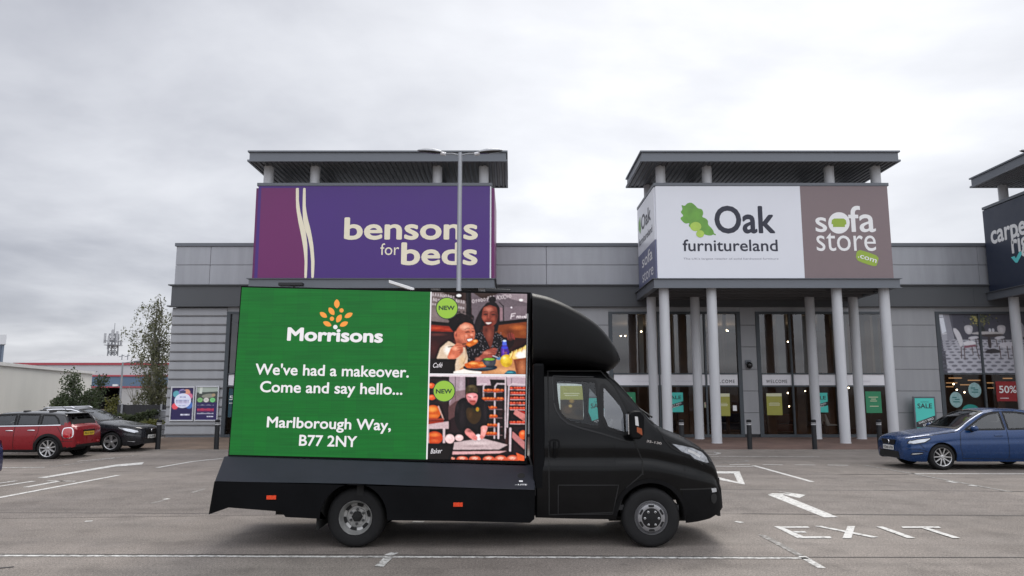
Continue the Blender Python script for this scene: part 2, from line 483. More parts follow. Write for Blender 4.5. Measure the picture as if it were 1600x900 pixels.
# right-hand markings
def letters(name, polys):
    b = MB()
    for i, p in enumerate(polys): b.sheet([(*G(*q), .006 + .0005 * i) for q in p])
    return tag(b.build(name, M_LINE), kind='structure')
K = 1 / 3.077
def cr(x, y): return (1080 + x * K, 690 + y * K)
letters('exit_marking', [
    [cr(398, 409), cr(428, 409), cr(545, 459), cr(512, 466)], [cr(430, 409.5), cr(560, 409.5), cr(570, 416), cr(446, 416.5)],
    [cr(488, 433), cr(545, 433), cr(556, 440), cr(503, 440)], [cr(545, 458), cr(668, 458), cr(676, 467), cr(520, 467)],
    [cr(592, 408), cr(626, 408), cr(902, 462), cr(868, 464)], [cr(752, 409), cr(788, 409), cr(770, 468), cr(727, 467)],
    [cr(888, 411), cr(922, 411), cr(1078, 466), cr(1040, 467)],
    [cr(1010, 411), cr(1190, 411), cr(1202, 418), cr(1018, 418)], [cr(1108, 418.6), cr(1142, 418.6), cr(1296, 467), cr(1258, 467)]])
letters('arrow_marking', [
    [cr(368, 257), cr(440, 257), cr(706, 365), cr(640, 366)], [cr(368, 256), cr(392, 250), cr(480, 252), cr(440, 256.5)],
    [cr(404, 238), cr(550, 258), cr(520, 273), cr(448, 257), cr(482, 251.5)]])
letters('give_way_marking', [
    [cr(70, 144), cr(232, 144), cr(230, 154), cr(60, 154)], [cr(232, 144), cr(259, 207), cr(224, 196), cr(205, 154.5)],
    [cr(80, 154.5), cr(110, 166), cr(228, 197), cr(259, 208), cr(150, 188), cr(60, 160)]])
for (a, b_, wd, m) in (((1177, 727.5), (1269, 753), .11, M_LINE), ((1088, 713.2), (1280, 714), .09, M_LINEW),
                       ((1140, 726), (1172, 726.3), .1, M_LINE), ((1192, 726.2), (1223, 726.5), .1, M_LINE), ((1242, 726.4), (1274, 726.8), .1, M_LINE),
                       ((1293, 726.8), (1325, 727.2), .1, M_LINE), ((1118, 728.6), (1176, 729), .1, M_LINE), ((1350, 727), (1428, 740.6), .1, M_LINEF),
                       ((1422, 740.3), (1760, 741), .11, M_LINE), ((1430, 741), (1580, 769), .1, M_LINEF), ((1480, 752), (1494, 754.5), .1, M_LINE),
                       ((1514, 758.4), (1528, 760), .1, M_LINE), ((1374, 708), (1392, 708.4), .1, M_LINE), ((1149, 815), (1160, 817), .09, M_LINE),
                       ((1190, 836), (1250, 868), .09, M_LINEF), ((1252, 869), (1284, 888), .09, M_LINEW)):
    gline('road_line', [a, b_], wd, m)
gline('road_line', [(1096, 706), (1116, 706.6), (1125, 708.3), (1118, 710), (1096, 710.8)], .1, M_LINEW)
gline('road_line', [(1110, 717), (1150, 717.6), (1168, 719.4), (1166, 721.6), (1140, 723.4), (1106, 724)], .1, M_LINEF)
# long bay line beside the truck
gline('road_line', [(-60, 868.5), (300, 869.4), (600, 870.6), (1262, 872.6)], .085, M_LINEW)
gline('road_line', [(617, 864), (606, 868.5)], .1, M_LINE, .0062)
gline('road_line', [(606, 872.5), (592, 886)], .1, M_LINEW, .0062)
gline('road_line', [(645, 815.5), (662, 816)], .1, M_LINE)
# left-hand markings
gline('road_line', [(-40, 784), (0, 777.6), (186, 742.6)], .12, M_LINE)
letters('arrow_marking', [[(58, 746.8), (68, 745.4), (180, 726.4), (194, 727), (72, 747)], [(180, 726.4), (225, 722.4), (222, 726), (182, 729.6), (194, 727)]])
for (a, b_, wd, m) in (((40, 761.6), (96, 751.4), .13, M_LINE), ((74, 751.4), (118, 752.2), .1, M_LINEW), ((-20, 763), (53, 752), .12, M_LINE),
                       ((-10, 756.5), (25, 751.6), .12, M_LINEW), ((-20, 731), (70, 730.4), .12, M_LINEW), ((78, 729.6), (216, 711), .1, M_LINEF),
                       ((120, 721), (180, 715.4), .1, M_LINEW), ((245, 731), (300, 721.5), .11, M_LINE), ((255, 780.6), (264, 779.5), .1, M_LINE),
                       ((133, 815), (144, 814.6), .09, M_LINE), ((236, 787), (256, 782), .08, M_LINEF), ((300, 770), (320, 764), .08, M_LINEF)):
    gline('road_line', [a, b_], wd, m)
gline('road_line', [(300, 721.5), (322, 719), (348, 716.6)], .11, M_LINE)

# block-paved pavement in front of the shops
def paving(name, c1, c2):
    m = bpy.data.materials.new(name); m.use_nodes = True
    n, l = m.node_tree.nodes, m.node_tree.links
    b = n['Principled BSDF']; t = n.new('ShaderNodeTexCoord')
    br = n.new('ShaderNodeTexBrick'); br.inputs['Scale'].default_value = 2.4; br.inputs['Mortar Size'].default_value = .012
    br.inputs['Color1'].default_value = (*c1, 1); br.inputs['Color2'].default_value = (*c2, 1); br.inputs['Mortar'].default_value = (.07, .06, .055, 1)
    no = n.new('ShaderNodeTexNoise'); no.inputs['Scale'].default_value = .8; no.inputs['Detail'].default_value = 5
    l.new(t.outputs['Object'], br.inputs['Vector']); l.new(t.outputs['Object'], no.inputs['Vector'])
    r = n.new('ShaderNodeMapRange'); r.inputs[1].default_value = .3; r.inputs[2].default_value = .7; r.inputs[3].default_value = .75; r.inputs[4].default_value = 1.2
    v = n.new('ShaderNodeVectorMath'); v.operation = 'SCALE'
    l.new(no.outputs['Fac'], r.inputs[0]); l.new(br.outputs['Color'], v.inputs[0]); l.new(r.outputs[0], v.inputs['Scale'])
    l.new(v.outputs[0], b.inputs['Base Color']); b.inputs['Roughness'].default_value = .8
    return m
KERB_Y = 24.9
b = MB(); b.box(-14.6, -4, KERB_Y + .12, 33.2, -.05, .018); tag(b.build('pavement', paving('tan_paving', (.17, .12, .085), (.22, .155, .11))), kind='structure')
b = MB(); b.box(-4, 60, KERB_Y + .12, 32.2, -.05, .018); tag(b.build('pavement', paving('red_paving', (.135, .082, .066), (.175, .108, .085))), kind='structure')
b = MB(); b.box(-14.6, 60, KERB_Y, KERB_Y + .12, -.05, .024); tag(b.build('kerb', pmat('kerb_stone', (.22, .2, .18), .8, var=.15)), kind='structure')
# ================================================================== RETAIL BUILDING
FY = 32.0                                                  # front plane
M_CLAD = pmat('silver_cladding', (.35, .36, .385), .42, .25, .12, 2.0, streak=.12)
M_CLAD2 = pmat('grey_panel', (.30, .305, .318), .45, .2, .10, 2.0, streak=.14)
M_GREY = pmat('anthracite_trim', (.14, .152, .172), .5, .15, .07, .8)
M_BAND = pmat('charcoal_band', (.085, .09, .097), .55, .1, .08, .5, streak=.4)
M_FRAME = pmat('window_frame', (.062, .072, .082), .45, .2, .05)
M_GAP = pmat('shadow_gap', (.03, .03, .032), .8, var=.05)
M_COLW = pmat('column_paint', (.50, .51, .53), .5, 0, .1, 2.2, streak=.15)
M_SOFF = pmat('soffit_metal', (.11, .11, .115), .55, .2, .1, 1.0)
M_GLASSU = glass_mat('shop_glass', (.66, .67, .66), 1.5, .065)
M_GLASSL = glass_mat('door_glass', (.62, .60, .58), 1.35, 0.0)
M_WBAND = pmat('white_vinyl', (.78, .77, .80), .45, var=.02)
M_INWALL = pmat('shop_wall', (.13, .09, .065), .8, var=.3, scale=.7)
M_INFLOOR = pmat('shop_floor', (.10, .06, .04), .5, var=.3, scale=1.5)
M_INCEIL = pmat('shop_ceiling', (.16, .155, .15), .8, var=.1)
M_WOOD = pmat('brown_board', (.15, .075, .04), .6, var=.3, scale=2)
M_PALE = pmat('pale_streak_board', (.5, .5, .5), .8, var=.1, scale=3, streak=.1)
M_SPOT = emit_mat('spotlight', (1, .78, .5), 14)
M_TEXT = pmat('dark_lettering', (.06, .06, .07), .6, var=0)

ZP, ZP2 = PZ(380, FY), PZ(385, FY)                          # parapet top, cap bottom
ZG1, ZB1, ZB2 = PZ(414, FY), PZ(447, FY), PZ(478, FY)       # cladding groove, dark band
ZH, ZU, ZW = PZ(487, FY), PZ(585, FY), PZ(602, FY)          # window head, white band top and bottom
XL, XR = -14.72, 46.0

bld = thing('retail_building', 'long low grey clad retail building with dark roof band and tall shop windows', 'building', (0, FY, 0))
b = MB()
b.box(XL + .02, XR, FY + .12, FY + .3, ZB2 - .02, ZP2)       # backing of the parapet
b.box(XL + .02, XL + .3, FY + .3, 62, 0, ZP2); b.box(XR - .3, XR, FY + .3, 62, 0, ZP2); b.box(XL + .3, XR - .3, 61.7, 62, 0, ZP2)
b.box(XL + .3, XR - .3, FY + .3, 61.7, ZP - .5, ZP - .3)
b.build('outer_wall', M_CLAD, bld)
b = MB()
for (z0, z1) in ((ZB1 + .004, ZG1 - .008), (ZG1 + .008, ZP2)):
    x = XL
    for x1 in (-13.2, -4.5, 1.5, 11.0, 20.4, 33, XR):
        b.box(x + .006, x1 - .006, FY, FY + .125, z0, z1); x = x1
b.build('parapet_cladding', M_CLAD, bld, bevel=.012)
b = MB(); b.box(XL - .05, XR, FY - .06, FY + .36, ZP2 + .002, ZP); b.build('parapet_cap', M_GREY, bld)
b = MB()
x = XL - .03
for x1 in (-8, -1, 6, 13, 20, 28, 36, XR):
    b.box(x, x1 - .008, FY - .13, FY + .118, ZB2, ZB1); x = x1
b.box(XL - .16, XR, FY - .22, FY + .1, ZB1, ZB1 + .05); b.box(XL - .16, XR, FY - .22, FY + .1, ZB2 - .05, ZB2)
b.build('dark_band', M_BAND, bld)

# ribbed wall at the left end: overlapping boards, each leaning out over the one below
b = MB(); XG0 = PX(349, FY, 600)
nr = 14; z0, z1 = .12, ZB2 - .05; hh = (z1 - z0) / nr
poly = [(FY + .3, z0)]
for i in range(nr):
    a, c = z0 + i * hh, z0 + (i + 1) * hh
    poly += [(FY + .045, a + .002), (FY - .02, a + .012), (FY - .028, a + .05), (FY + .012, c - .05), (FY + .04, c - .018)]
poly += [(FY + .3, z1)]
b.prism(poly, 'x', XL + .0, XG0)
b.build('ribbed_cladding', M_CLAD2, bld)
b = MB(); b.box(XL + .05, XG0, FY + .02, FY + .29, .0, .118); b.box(.95, 3.95, FY + .01, FY + .29, 0, .16)
b.each('plinth', M_GREY, bld)

def panel_wall(x0, x1):
    m = MB(); zz_ = [.14] + [PZ(y, FY) for y in (645, 611, 577, 542, 508)] + [ZB2 - .052]
    for a, c in zip(zz_[:-1], zz_[1:]): m.box(x0, x1, FY + .0, FY + .1, a + .007, c - .007)
    m.build('wall_panel', M_CLAD2, bld, bevel=.008)
    q = MB(); q.box(x0 + .004, x1 - .004, FY + .05, FY + .3, .0, ZB2 - .053); q.build('wall_panel_backing', M_GAP, bld)

def bay(x0, x1, mull, style, text=()):
    """tall shop window: frame, upper panes, white header band, lower panes"""
    fw = .1
    fr = MB(); y0, y1 = FY - .03, FY + .16
    fr.box(x0, x0 + fw + .06, y0, y1, .02, ZH); fr.box(x1 - fw - .06, x1, y0, y1, .02, ZH)
    fr.box(x0 + fw + .06, x1 - fw - .06, y0, y1, ZH - fw, ZH); fr.box(x0 + fw + .06, x1 - fw - .06, y0 + .01, y1, .02, .14)
    for mx_ in mull: fr.box(mx_ - .04, mx_ + .04, y0 + .02, y1 - .02, .14, ZH - fw)
    ed = [x0 + fw + .06] + list(mull) + [x1 - fw - .06]
    for a, c in zip(ed[:-1], ed[1:]):
        e0 = a + (.04 if a in mull else 0); e1 = c - (.04 if c in mull else 0)
        fr.box(e0, e1, y0 + .03, y1 - .03, ZU, ZU + .06)
        if style != 'art': fr.box(e0, e1, y0 + .03, y1 - .03, ZW - .07, ZW)
    f = fr.build('shop_window', M_FRAME, bld)
    for za_, zb_, gm_ in ((.05, ZU if style == 'art' else ZW - .01, M_GLASSL), (ZU + .01, ZH - .03, M_GLASSU)):
        gl = MB(); gl.sheet([(x0 + .02, FY + .075, za_), (x1 - .02, FY + .075, za_), (x1 - .02, FY + .075, zb_), (x0 + .02, FY + .075, zb_)]); gl.build('glass', gm_, f)
    hb = MB()
    for a, c in zip(ed[:-1], ed[1:]):
        hb.box(a + .035, c - .035, FY + .035, FY + .062, ZW + .002, ZU - .002)
    if style != 'art': hb.each('header_band', M_WBAND, f)
    hd = MB(); hd.box(x0, x1, FY + .03, FY + .3, ZH, ZB2 - .052); hd.build('head_panel', M_CLAD2, f)
    for (s, pa, pb) in text:
        t = MB(); put_text(t, s, P3(*pa, FY + .034), P3(*pb, FY + .034), .14, (0, -1, 0), .012, space=1.25); t.build('lettering', M_TEXT, f)
    return f

X2a, X2b = PX(951, FY, 520), PX(1157, FY, 520)
X3a, X3b = PX(1181, FY, 520), PX(1386, FY, 520)
X4a = PX(1463, FY, 520)
bay(XG0, PX(748, FY), [XG0 + 2.4, XG0 + 4.9, XG0 + 7.3], 'plain')
bay(X2a, X2b, [PX(1031, FY), PX(1104, FY)], 'plain', [('WELCOME', (1112, 598.5), (1148, 598.5))])
bay(X3a, X3b, [PX(1239, FY), PX(1308, FY), PX(1340, FY)], 'plain', [('WELCOME', (1197, 598.5), (1230, 598.5))])
bay(X4a, X4a + 8.2, [PX(1539, FY), X4a + 4.4, X4a + 6.2], 'art')
panel_wall(PX(748, FY), PX(850, FY)); panel_wall(PX(850, FY) + .002, X2a); panel_wall(X2b, X3a); panel_wall(X3b, X4a); panel_wall(X4a + 8.2, XR)
# pale illegible notices printed on the header bands
b = MB()
for (xa, xb) in ((988, 1012), (1055, 1080), (1280, 1290), (1348, 1352)):
    b = MB(); put_text(b, 'furnitureland', P3(xa, 597, FY + .034), P3(xb + 8, 597, FY + .034), .09, (0, -1, 0), 0); b.build('faint_lettering', pmat('faint_grey', (.62, .61, .65), .6, var=0), bld)
# inside the shops
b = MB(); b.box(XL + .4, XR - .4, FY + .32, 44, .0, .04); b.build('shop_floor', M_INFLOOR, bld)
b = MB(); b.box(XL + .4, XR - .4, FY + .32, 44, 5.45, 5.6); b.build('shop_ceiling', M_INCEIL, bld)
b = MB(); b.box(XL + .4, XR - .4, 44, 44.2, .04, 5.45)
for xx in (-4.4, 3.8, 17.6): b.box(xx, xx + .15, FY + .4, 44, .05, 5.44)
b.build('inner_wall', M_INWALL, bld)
b = MB()
for (px, wd) in ((990, .42), (1066, .5), (1078, .25), (1135, .12), (1203, .4), (1247, .5), (1292, .45), (1350, .3), (885, .5), (1560, .3), (420, .5), (560, .5), (660, .4)):
    x = PX(px, FY + 1.6); b.box(x - wd / 2, x + wd / 2, FY + 1.5, FY + 1.7, .05, 5.4)
b.each('timber_post', M_WOOD, bld)
b = MB()
for (px, wd) in ((1003, .2), (1057, .22), (1098, .3), (1187, .3), (1224, .42), (1260, .3), (1322, .3), (1372, .25)):
    x = PX(px, FY + 2.2); b.box(x - wd / 2, x + wd / 2, FY + 2.1, FY + 2.3, 2.4, 5.4)
b.each('streak_board', M_PALE, bld)  # pale boards added as the vertical light streaks of the upper panes
for (px, py, dy) in ((970, 525, 2.5), (977, 525, 3.5), (1002, 518, 1.6), (1052, 513, 2.4), (1135, 516, 3), (1137, 517, 2.2), (1199, 543, 4), (1231, 534, 2.5), (1253, 528, 3),
                     (1081, 617, 3), (1231, 614, 2), (1258, 611, 4), (1326, 606, 3), (1233, 635, 6), (1285, 517, 3), (1294, 518, 4), (1291, 561, 5), (1490, 600, 2.5), (1495, 609, 4), (1507, 613, 5)):
    p = P3(px, py, FY + dy); m = MB(); m.ball(p, .035, .035, .035, 8); m.build('spotlight', M_SPOT, bld)
b = MB()
for (xa, xb, py, dy) in ((1484, 1503, 591.5, 3), (1514, 1532, 595, 4), (1480, 1496, 599, 5), (1502, 1522, 602, 5), (1544, 1558, 599, 4), (1565, 1582, 592, 3), (1480, 1490, 605, 6), (1545, 1557, 607, 6)):
    p, q = P3(xa, py, FY + dy), P3(xb, py, FY + dy); b.box(p.x, q.x, p.y, p.y + .1, p.z, p.z + .05)
b.each('strip_light', emit_mat('strip_light', (1, .55, .25), .4), bld)
for (px, dy) in ((990, 6.5), (1130, 7), (1250, 6), (1350, 7), (1500, 5), (1570, 6), (560, 6)):
    la = bpy.data.lights.new('shop_downlight', 'POINT'); la.energy = 30; la.color = (1, .72, .48); la.shadow_soft_size = .25
    lo_ = bpy.data.objects.new('shop_downlight', la); lo_.location = (PX(px, FY + dy), FY + dy, 4.6); COL.objects.link(lo_); lo_.parent = bld; lo_.location = lo_.location - bld.location
# a few pieces of stock seen through the glass
def sofa(x, y, c, label, w_=1.7):
    t = thing('sofa', label, 'sofa', (x, y, .04))
    m = pmat('fabric_' + label.split()[0], c, .85, var=.15, scale=6)
    s = MB(); s.box(x - w_ / 2, x + w_ / 2, y, y + .8, .14, .46); s.build('seat', m, t, bevel=.05)
    s = MB(); s.box(x - w_ / 2, x + w_ / 2, y + .62, y + .85, .462, .9); s.build('backrest', m, t, bevel=.06)
    for k in (-1, 1):
        s = MB(); xx = x + k * (w_ / 2 + .1); s.box(xx - .1, xx + .1, y, y + .85, .14, .62); s.build('armrest', m, t, bevel=.05)
    for k in (-1, 1):
        s = MB(); s.box(x + k * w_ / 2 - .03, x + k * w_ / 2 + .03, y + .06, y + .12, .045, .14); s.build('leg', M_WOOD, t)
sofa(PX(1220, 34.5), 34.5, (.16, .05, .02), 'rust coloured sofa inside the shop behind the first welcome door glass', 1.2)
sofa(PX(1018, 35), 35, (.05, .03, .03), 'brown sofa inside the shop beside the green poster window', 1.8)
sofa(PX(1140, 36), 36, (.06, .06, .09), 'navy sofa deep inside the shop behind the olive poster door', 1.4)
sofa(PX(1590, 35), 35, (.2, .05, .03), 'red sofa inside the shop under the red poster', 1.6)
def dining_chair(x, y):
    t = thing('dining_chair', 'white shell dining chair inside the shop under the sale poster', 'chair', (x, y, .04))
    s = MB(); s.prism([(x - .22, .44), (x + .26, .44), (x + .28, .5), (x - .1, .52), (x - .26, .95), (x - .32, .95), (x - .27, .5)], 'y', y, y + .46); s.build('seat', pmat('white_plastic', (.6, .58, .55), .5), t, bevel=.02)
    for a in (-.2, .2):
        for c in (.04, .42):
            s = MB(); s.tube([(x + a, y + c, .04), (x + a * .7, y + .23 + (c - .23) * .6, .44)], .018); s.build('leg', M_WOOD, t)
dining_chair(PX(1297, 33.4), 33.4)

# ------------------------------------------------------------------ small things on the wall
def wall_lamp():
    p = P3(1170, 570, FY - .12); t = thing('wall_camera', 'small black dome security camera on the grey panel between the shop windows', 'camera', p)
    s = MB(); s.box(p.x - .13, p.x + .13, FY - .06, FY - .002, p.z + .02, p.z + .2); s.build('bracket', M_GREY, t, bevel=.02)
    s = MB(); s.ball((p.x + .02, FY - .16, p.z - .02), .13, .13, .15, 14); s.build('dome', pmat('black_gloss', (.015, .015, .016), .15), t, smooth=True)
    s = MB(); s.tube([(p.x - .06, FY - .06, p.z + .1), (p.x - .02, FY - .17, p.z + .1)], .03); s.build('arm', M_GREY, t)
wall_lamp()

# ------------------------------------------------------------------ entrance towers
TY0, TY1 = 28.0, FY - .14                                   # sign face, back against the wall
ZS0, ZS1 = PZ(436, TY0), PZ(291, TY0)                       # sign bottom, top
ZF0, ZT1 = PZ(449, TY0 - .16), PZ(285.5, TY0 - .06)         # fascia bottom, top rail
ROY0, ROY1 = 27.4, 31.15
ZR0, ZR1 = PZ(252, ROY0), PZ(235, ROY0)
TW = 9.0
def tower(x0, label, ol, orr):
    x1 = x0 + TW
    t = thing('entrance_tower', label, 'tower', (x0 + TW / 2, TY0 + 2, 0), group='square entrance towers along the shop front')
    s = MB(); s.box(x0 + .03, x1 - .03, TY0 + .03, TY1, ZS0 + .001, ZS1 - .001); s.build('sign_box', M_GREY, t)
    s = MB(); s.box(x0 - .06, x1 + .06, TY0 - .06, TY1 - .01, ZS1 + .001, ZT1); s.build('top_rail', M_GREY, t, bevel=.01)
    s = MB(); o = .16
    s.box(x0 - o, x1 + o, TY0 - o, TY0 + .05, ZF0, ZS0 - .02); s.box(x0 - o, x0 + .05, TY0 + .05, TY1 - .005, ZF0, ZS0 - .02); s.box(x1 - .05, x1 + o, TY0 + .05, TY1 - .005, ZF0, ZS0 - .02)
    s.box(x0 - o - .07, x1 + o + .07, TY0 - o - .07, TY1 - .006, ZS0 - .019, ZS0 + .0)
    s.box(x0 - o - .05, x1 + o + .05, TY0 - o - .05, TY0 - o + .02, ZF0 - .03, ZF0 - .001)
    s.build('fascia', M_GREY, t)
    s = MB(); s.box(x0 + .05, x1 - .05, TY0 + .05, TY1 - .006, ZF0 + .12, ZF0 + .16)
    for k in range(4): s.box(x0 + .06, x1 - .06, TY0 + .5 + k * .95, TY0 + .62 + k * .95, ZF0 - .02, ZF0 + .115)
    s.build('soffit', M_SOFF, t)
    rx0, rx1 = x0 - ol, x1 + orr
    s = MB()
    s.box(rx0 + .06, rx1 - .06, ROY0 + .06, ROY1 - .06, ZR0 + .06, ZR1 - .03)
    for (za, zb, g_) in ((ZR1 - .06, ZR1, 0), (ZR0, ZR0 + .07, .0)):
        s.box(rx0 - g_, rx1 + g_, ROY0 - g_, ROY0 + .08, za, zb); s.box(rx0 - g_, rx0 + .08, ROY0 + .081, ROY1 - .081, za, zb)
        s.box(rx1 - .08, rx1 + g_, ROY0 + .081, ROY1 - .081, za, zb); s.box(rx0, rx1, ROY1 - .08, ROY1, za, zb)
    s.box(rx0 + .02, rx1 - .02, ROY0 + .02, ROY1 - .02, ZR1 - .055, ZR1 - .028)
    s.build('roof', M_GREY, t)
    s = MB(); k = rx0 + .1
    while k < rx1 - .2:
        s.prism([(k, ZR0 + .07), (k + .03, ZR0 + .012), (k + .1, ZR0 + .012), (k + .13, ZR0 + .07)], 'y', ROY0 + .09, ROY1 - .09); k += .2
    s.build('roof_soffit', M_SOFF, t)
    c0 = x0 + .28
    for cx_ in (c0, c0 + 1.82, x1 - .28 - 1.82, x1 - .28):
        for cy_ in (TY0 + .24, TY0 + 2.85):
            s = MB(); s.lathe([(.018, .19), (ZR0 + .05, .19)], (cx_, cy_, 0), 'z', 28); s.build('column', M_COLW, t, smooth=True)
            s = MB(); s.lathe([(.018, .198), (.05, .198), (.055, .191)], (cx_, cy_, 0), 'z', 28); s.build('column_base', M_COLW, t, smooth=True)
    return t
TX = (-9.83, 5.55, 20.72)
tower(TX[0], 'grey entrance tower carrying the purple sign, with flat overhanging roof', .29, .66)
tower(TX[1], 'grey entrance tower carrying the white and brown sign, on round columns', .64, .31)
tower(TX[2], 'grey entrance tower carrying the navy sign at the right edge', .95, .3)
# ================================================================== SIGNS AND POSTERS
def QX(px, py, X):
    """world point of a photo point on the plane x = X"""
    u = (450 - py) / FPX; k = X / ((px - 800) / FPX)
    return Vector((X, (CP - u * SP) * k, CAM_H + (SP + u * CP) * k))
SGY = TY0 - .05                                             # face of the front sign panels
def flat(mb, pts, fn, y): mb.sheet([fn(*p, y) for p in pts]); return mb
def chaikin(p, n=3):
    p = np.array(p, float)
    for _ in range(n):
        q = np.roll(p, -1, 0); p = np.stack([p * .75 + q * .25, p * .25 + q * .75], 1).reshape(-1, 2)
    return [tuple(x) for x in p]
M_PURP = pmat('purple_sign', paint(69, 36, 118, 1.05), .4, var=.04, scale=.5)
M_MAG = pmat('magenta_sign', paint(110, 33, 98, 1.0), .4, var=.04, scale=.5)
M_CREAM = pmat('cream_vinyl', paint(208, 200, 178, 1.35), .5, var=.02)
M_SIGNW = pmat('white_sign', paint(192, 194, 200, 1.35), .35, var=.02, scale=.5)
M_TAUPE = pmat('taupe_sign', paint(112, 98, 100, 1.25), .45, var=.03)
M_NAVYS = pmat('navy_sign', paint(36, 44, 62, 1.15), .45, var=.04)
M_INK = pmat('navy_lettering', paint(28, 30, 44), .5, var=0)
M_GREYT = pmat('grey_lettering', paint(120, 120, 128), .5, var=0)
M_WHITET = pmat('white_lettering', paint(215, 215, 215, 1.2), .5, var=.01)
M_LEAF = pmat('leaf_green', paint(84, 128, 52), .5, var=.15, scale=3)
M_LEAF2 = pmat('acorn_green', paint(140, 165, 70), .5, var=.1, scale=3)
M_LIME = pmat('lime_vinyl', paint(118, 140, 48), .5, var=.02)

# --- purple sign
def c1(u, v, y=SGY): return P3(370 + .2875 * u, 210 + .2875 * v, y)
x0, x1 = TX[0], TX[0] + TW
s1 = thing('shop_sign', 'wide purple and magenta shop sign with cream lettering and a wavy cream ribbon', 'sign', (x0 + TW / 2, TY0, ZS0))
b = MB(); b.box(x0 + .005, x1 - .005, SGY, TY0 + .02, ZS0 + .004, ZS1 - .012); b.build('front_panel', M_PURP, s1)
b = MB(); b.box(x1 + .002, x1 + .15, TY0 + .1, TY1 - .1, ZS0 + .01, ZS1 - .05); b.build('side_panel', M_MAG, s1)
b = MB(); b.box(x0 - .13, x0 - .002, TY0 + .1, TY1 - .1, ZS0 + .01, ZS1 - .05); b.build('side_panel', M_MAG, s1)
b = MB(); b.box(x1 - .02, x1 + .03, TY0 - .055, TY0 + .09, ZS0 + .01, ZS1 - .02); b.build('edge_trim', M_SIGNW, s1)
LS = [(320, 288), (338, 288), (337, 360), (345, 420), (360, 475), (375, 530), (384, 600), (384, 700), (381, 782), (366, 782), (369, 690), (362, 620), (350, 550), (335, 480), (322, 400)]
RS = [(360, 288), (375, 288), (374, 390), (385, 455), (402, 520), (416, 600), (423, 690), (419, 782), (404, 782), (404, 690), (398, 620), (386, 560), (372, 520), (360, 470), (357, 400)]
b = MB(); flat(b, [(134, 291), (330, 291), (329, 400), (342, 480), (358, 550), (370, 620), (376, 690), (374, 780), (112, 780)], c1, SGY - .003); b.build('magenta_field', M_MAG, s1)
def spl(p):
    p = np.array(p, float)
    for _ in range(2):
        q = np.roll(p, -1, 0); p = np.stack([p, (p + q) / 2], 1).reshape(-1, 2)
        p = p * .84 + .08 * (np.roll(p, 1, 0) + np.roll(p, -1, 0))
    p[:, 1] = np.clip(p[:, 1], 291, 781); return p
b = MB(); flat(b, spl(LS), c1, SGY - .006); flat(b, spl(RS), c1, SGY - .0075); b.build('ribbon', M_CREAM, s1)
b = MB()
for (s, ua, ub, v, h, bo) in (('bensons', 582, 1310, 572, 121, .024), ('for', 780, 882, 655, 62, .0), ('beds', 892, 1308, 710, 123, .024)):
    b = MB(); put_text(b, s, c1(ua, v), c1(ub, v), (c1(ua, v - h) - c1(ua, v)).length, (0, -1, 0), bo, lift=.006); b.build('lettering', M_CREAM, s1)

# --- white and brown sign
def c2(u, v, y=SGY): return P3(950 + .3 * u, 210 + .3 * v, y)
x0, x1 = TX[1], TX[1] + TW; xd = P(1253.5, 360, SGY)[0]
s2 = thing('shop_sign', 'white and taupe shop sign with a green oak leaf and dark lettering', 'sign', (x0 + TW / 2, TY0, ZS0))
b = MB(); b.box(x0 + .005, xd - .002, SGY, TY0 + .02, ZS0 + .004, ZS1 - .012); b.build('white_panel', M_SIGNW, s2)
b = MB(); b.box(xd + .002, x1 - .005, SGY, TY0 + .02, ZS0 + .004, ZS1 - .012); b.build('taupe_panel', M_TAUPE, s2)
b = MB()
for (s, ua, ub, v, h, bo) in (('Oak', 557, 872, 515, 142, .022), ('furnitureland', 390, 885, 608, 60, .012)):
    b = MB(); put_text(b, s, c2(ua, v), c2(ub, v), (c2(ua, v - h) - c2(ua, v)).length, (0, -1, 0), bo); b.build('lettering', M_INK, s2)
b = MB(); put_text(b, "The UK's largest retailer of solid hardwood furniture", c2(393, 652), c2(888, 652), .07, (0, -1, 0), 0); b.build('tagline', M_GREYT, s2)
leaf = [(380, 365), (400, 374), (412, 358), (435, 354), (455, 370), (468, 386), (490, 388), (498, 412), (488, 430), (508, 436), (522, 450), (520, 470), (540, 488), (553, 508), (548, 524), (525, 528), (500, 520), (470, 505), (440, 492), (418, 478), (426, 460), (405, 466), (388, 454), (374, 435), (396, 424), (376, 405), (390, 390)]
b = MB(); flat(b, chaikin(leaf, 2), c2, SGY - .003); b.build('leaf_logo', M_LEAF, s2)
b = MB()
for (cx_, cy_, rx, ry, dy) in ((457, 480, 29, 24, .006), (480, 518, 21, 19, .008)):
    flat(b, [(cx_ + rx * math.cos(t / 24 * 6.2832), cy_ + ry * math.sin(t / 24 * 6.2832)) for t in range(24)], c2, SGY - dy)
b.each('acorn_logo', M_LEAF2, s2)
b = MB(); b.sheet([c2(*p, SGY - .005) for p in ((540, 508), (562, 520), (560, 526), (538, 516))]); b.build('stalk_logo', M_LEAF, s2)
b = MB()
for (s, ua, ub, v, h, bo) in (('s', 1082, 1142, 508, 112, .01), ('fa', 1256, 1396, 508, 134, .01), ('store', 1088, 1398, 606, 118, -.004)):
    put_text(b, s, c2(ua, v), c2(ub, v), (c2(ua, v - h) - c2(ua, v)).length, (0, -1, 0), bo)
flat(b, [(1203 + 56 * math.cos(t / 32 * 6.2832), 461 + 56 * math.sin(t / 32 * 6.2832)) for t in range(32)], c2, SGY - .004)
b.build('lettering', M_WHITET, s2)
b = MB(); flat(b, [(1166, 446), (1178, 438), (1228, 438), (1240, 448), (1242, 468), (1234, 470), (1234, 482), (1172, 482), (1172, 468), (1164, 466)], c2, SGY - .008); b.build('sofa_logo', M_LIME, s2)
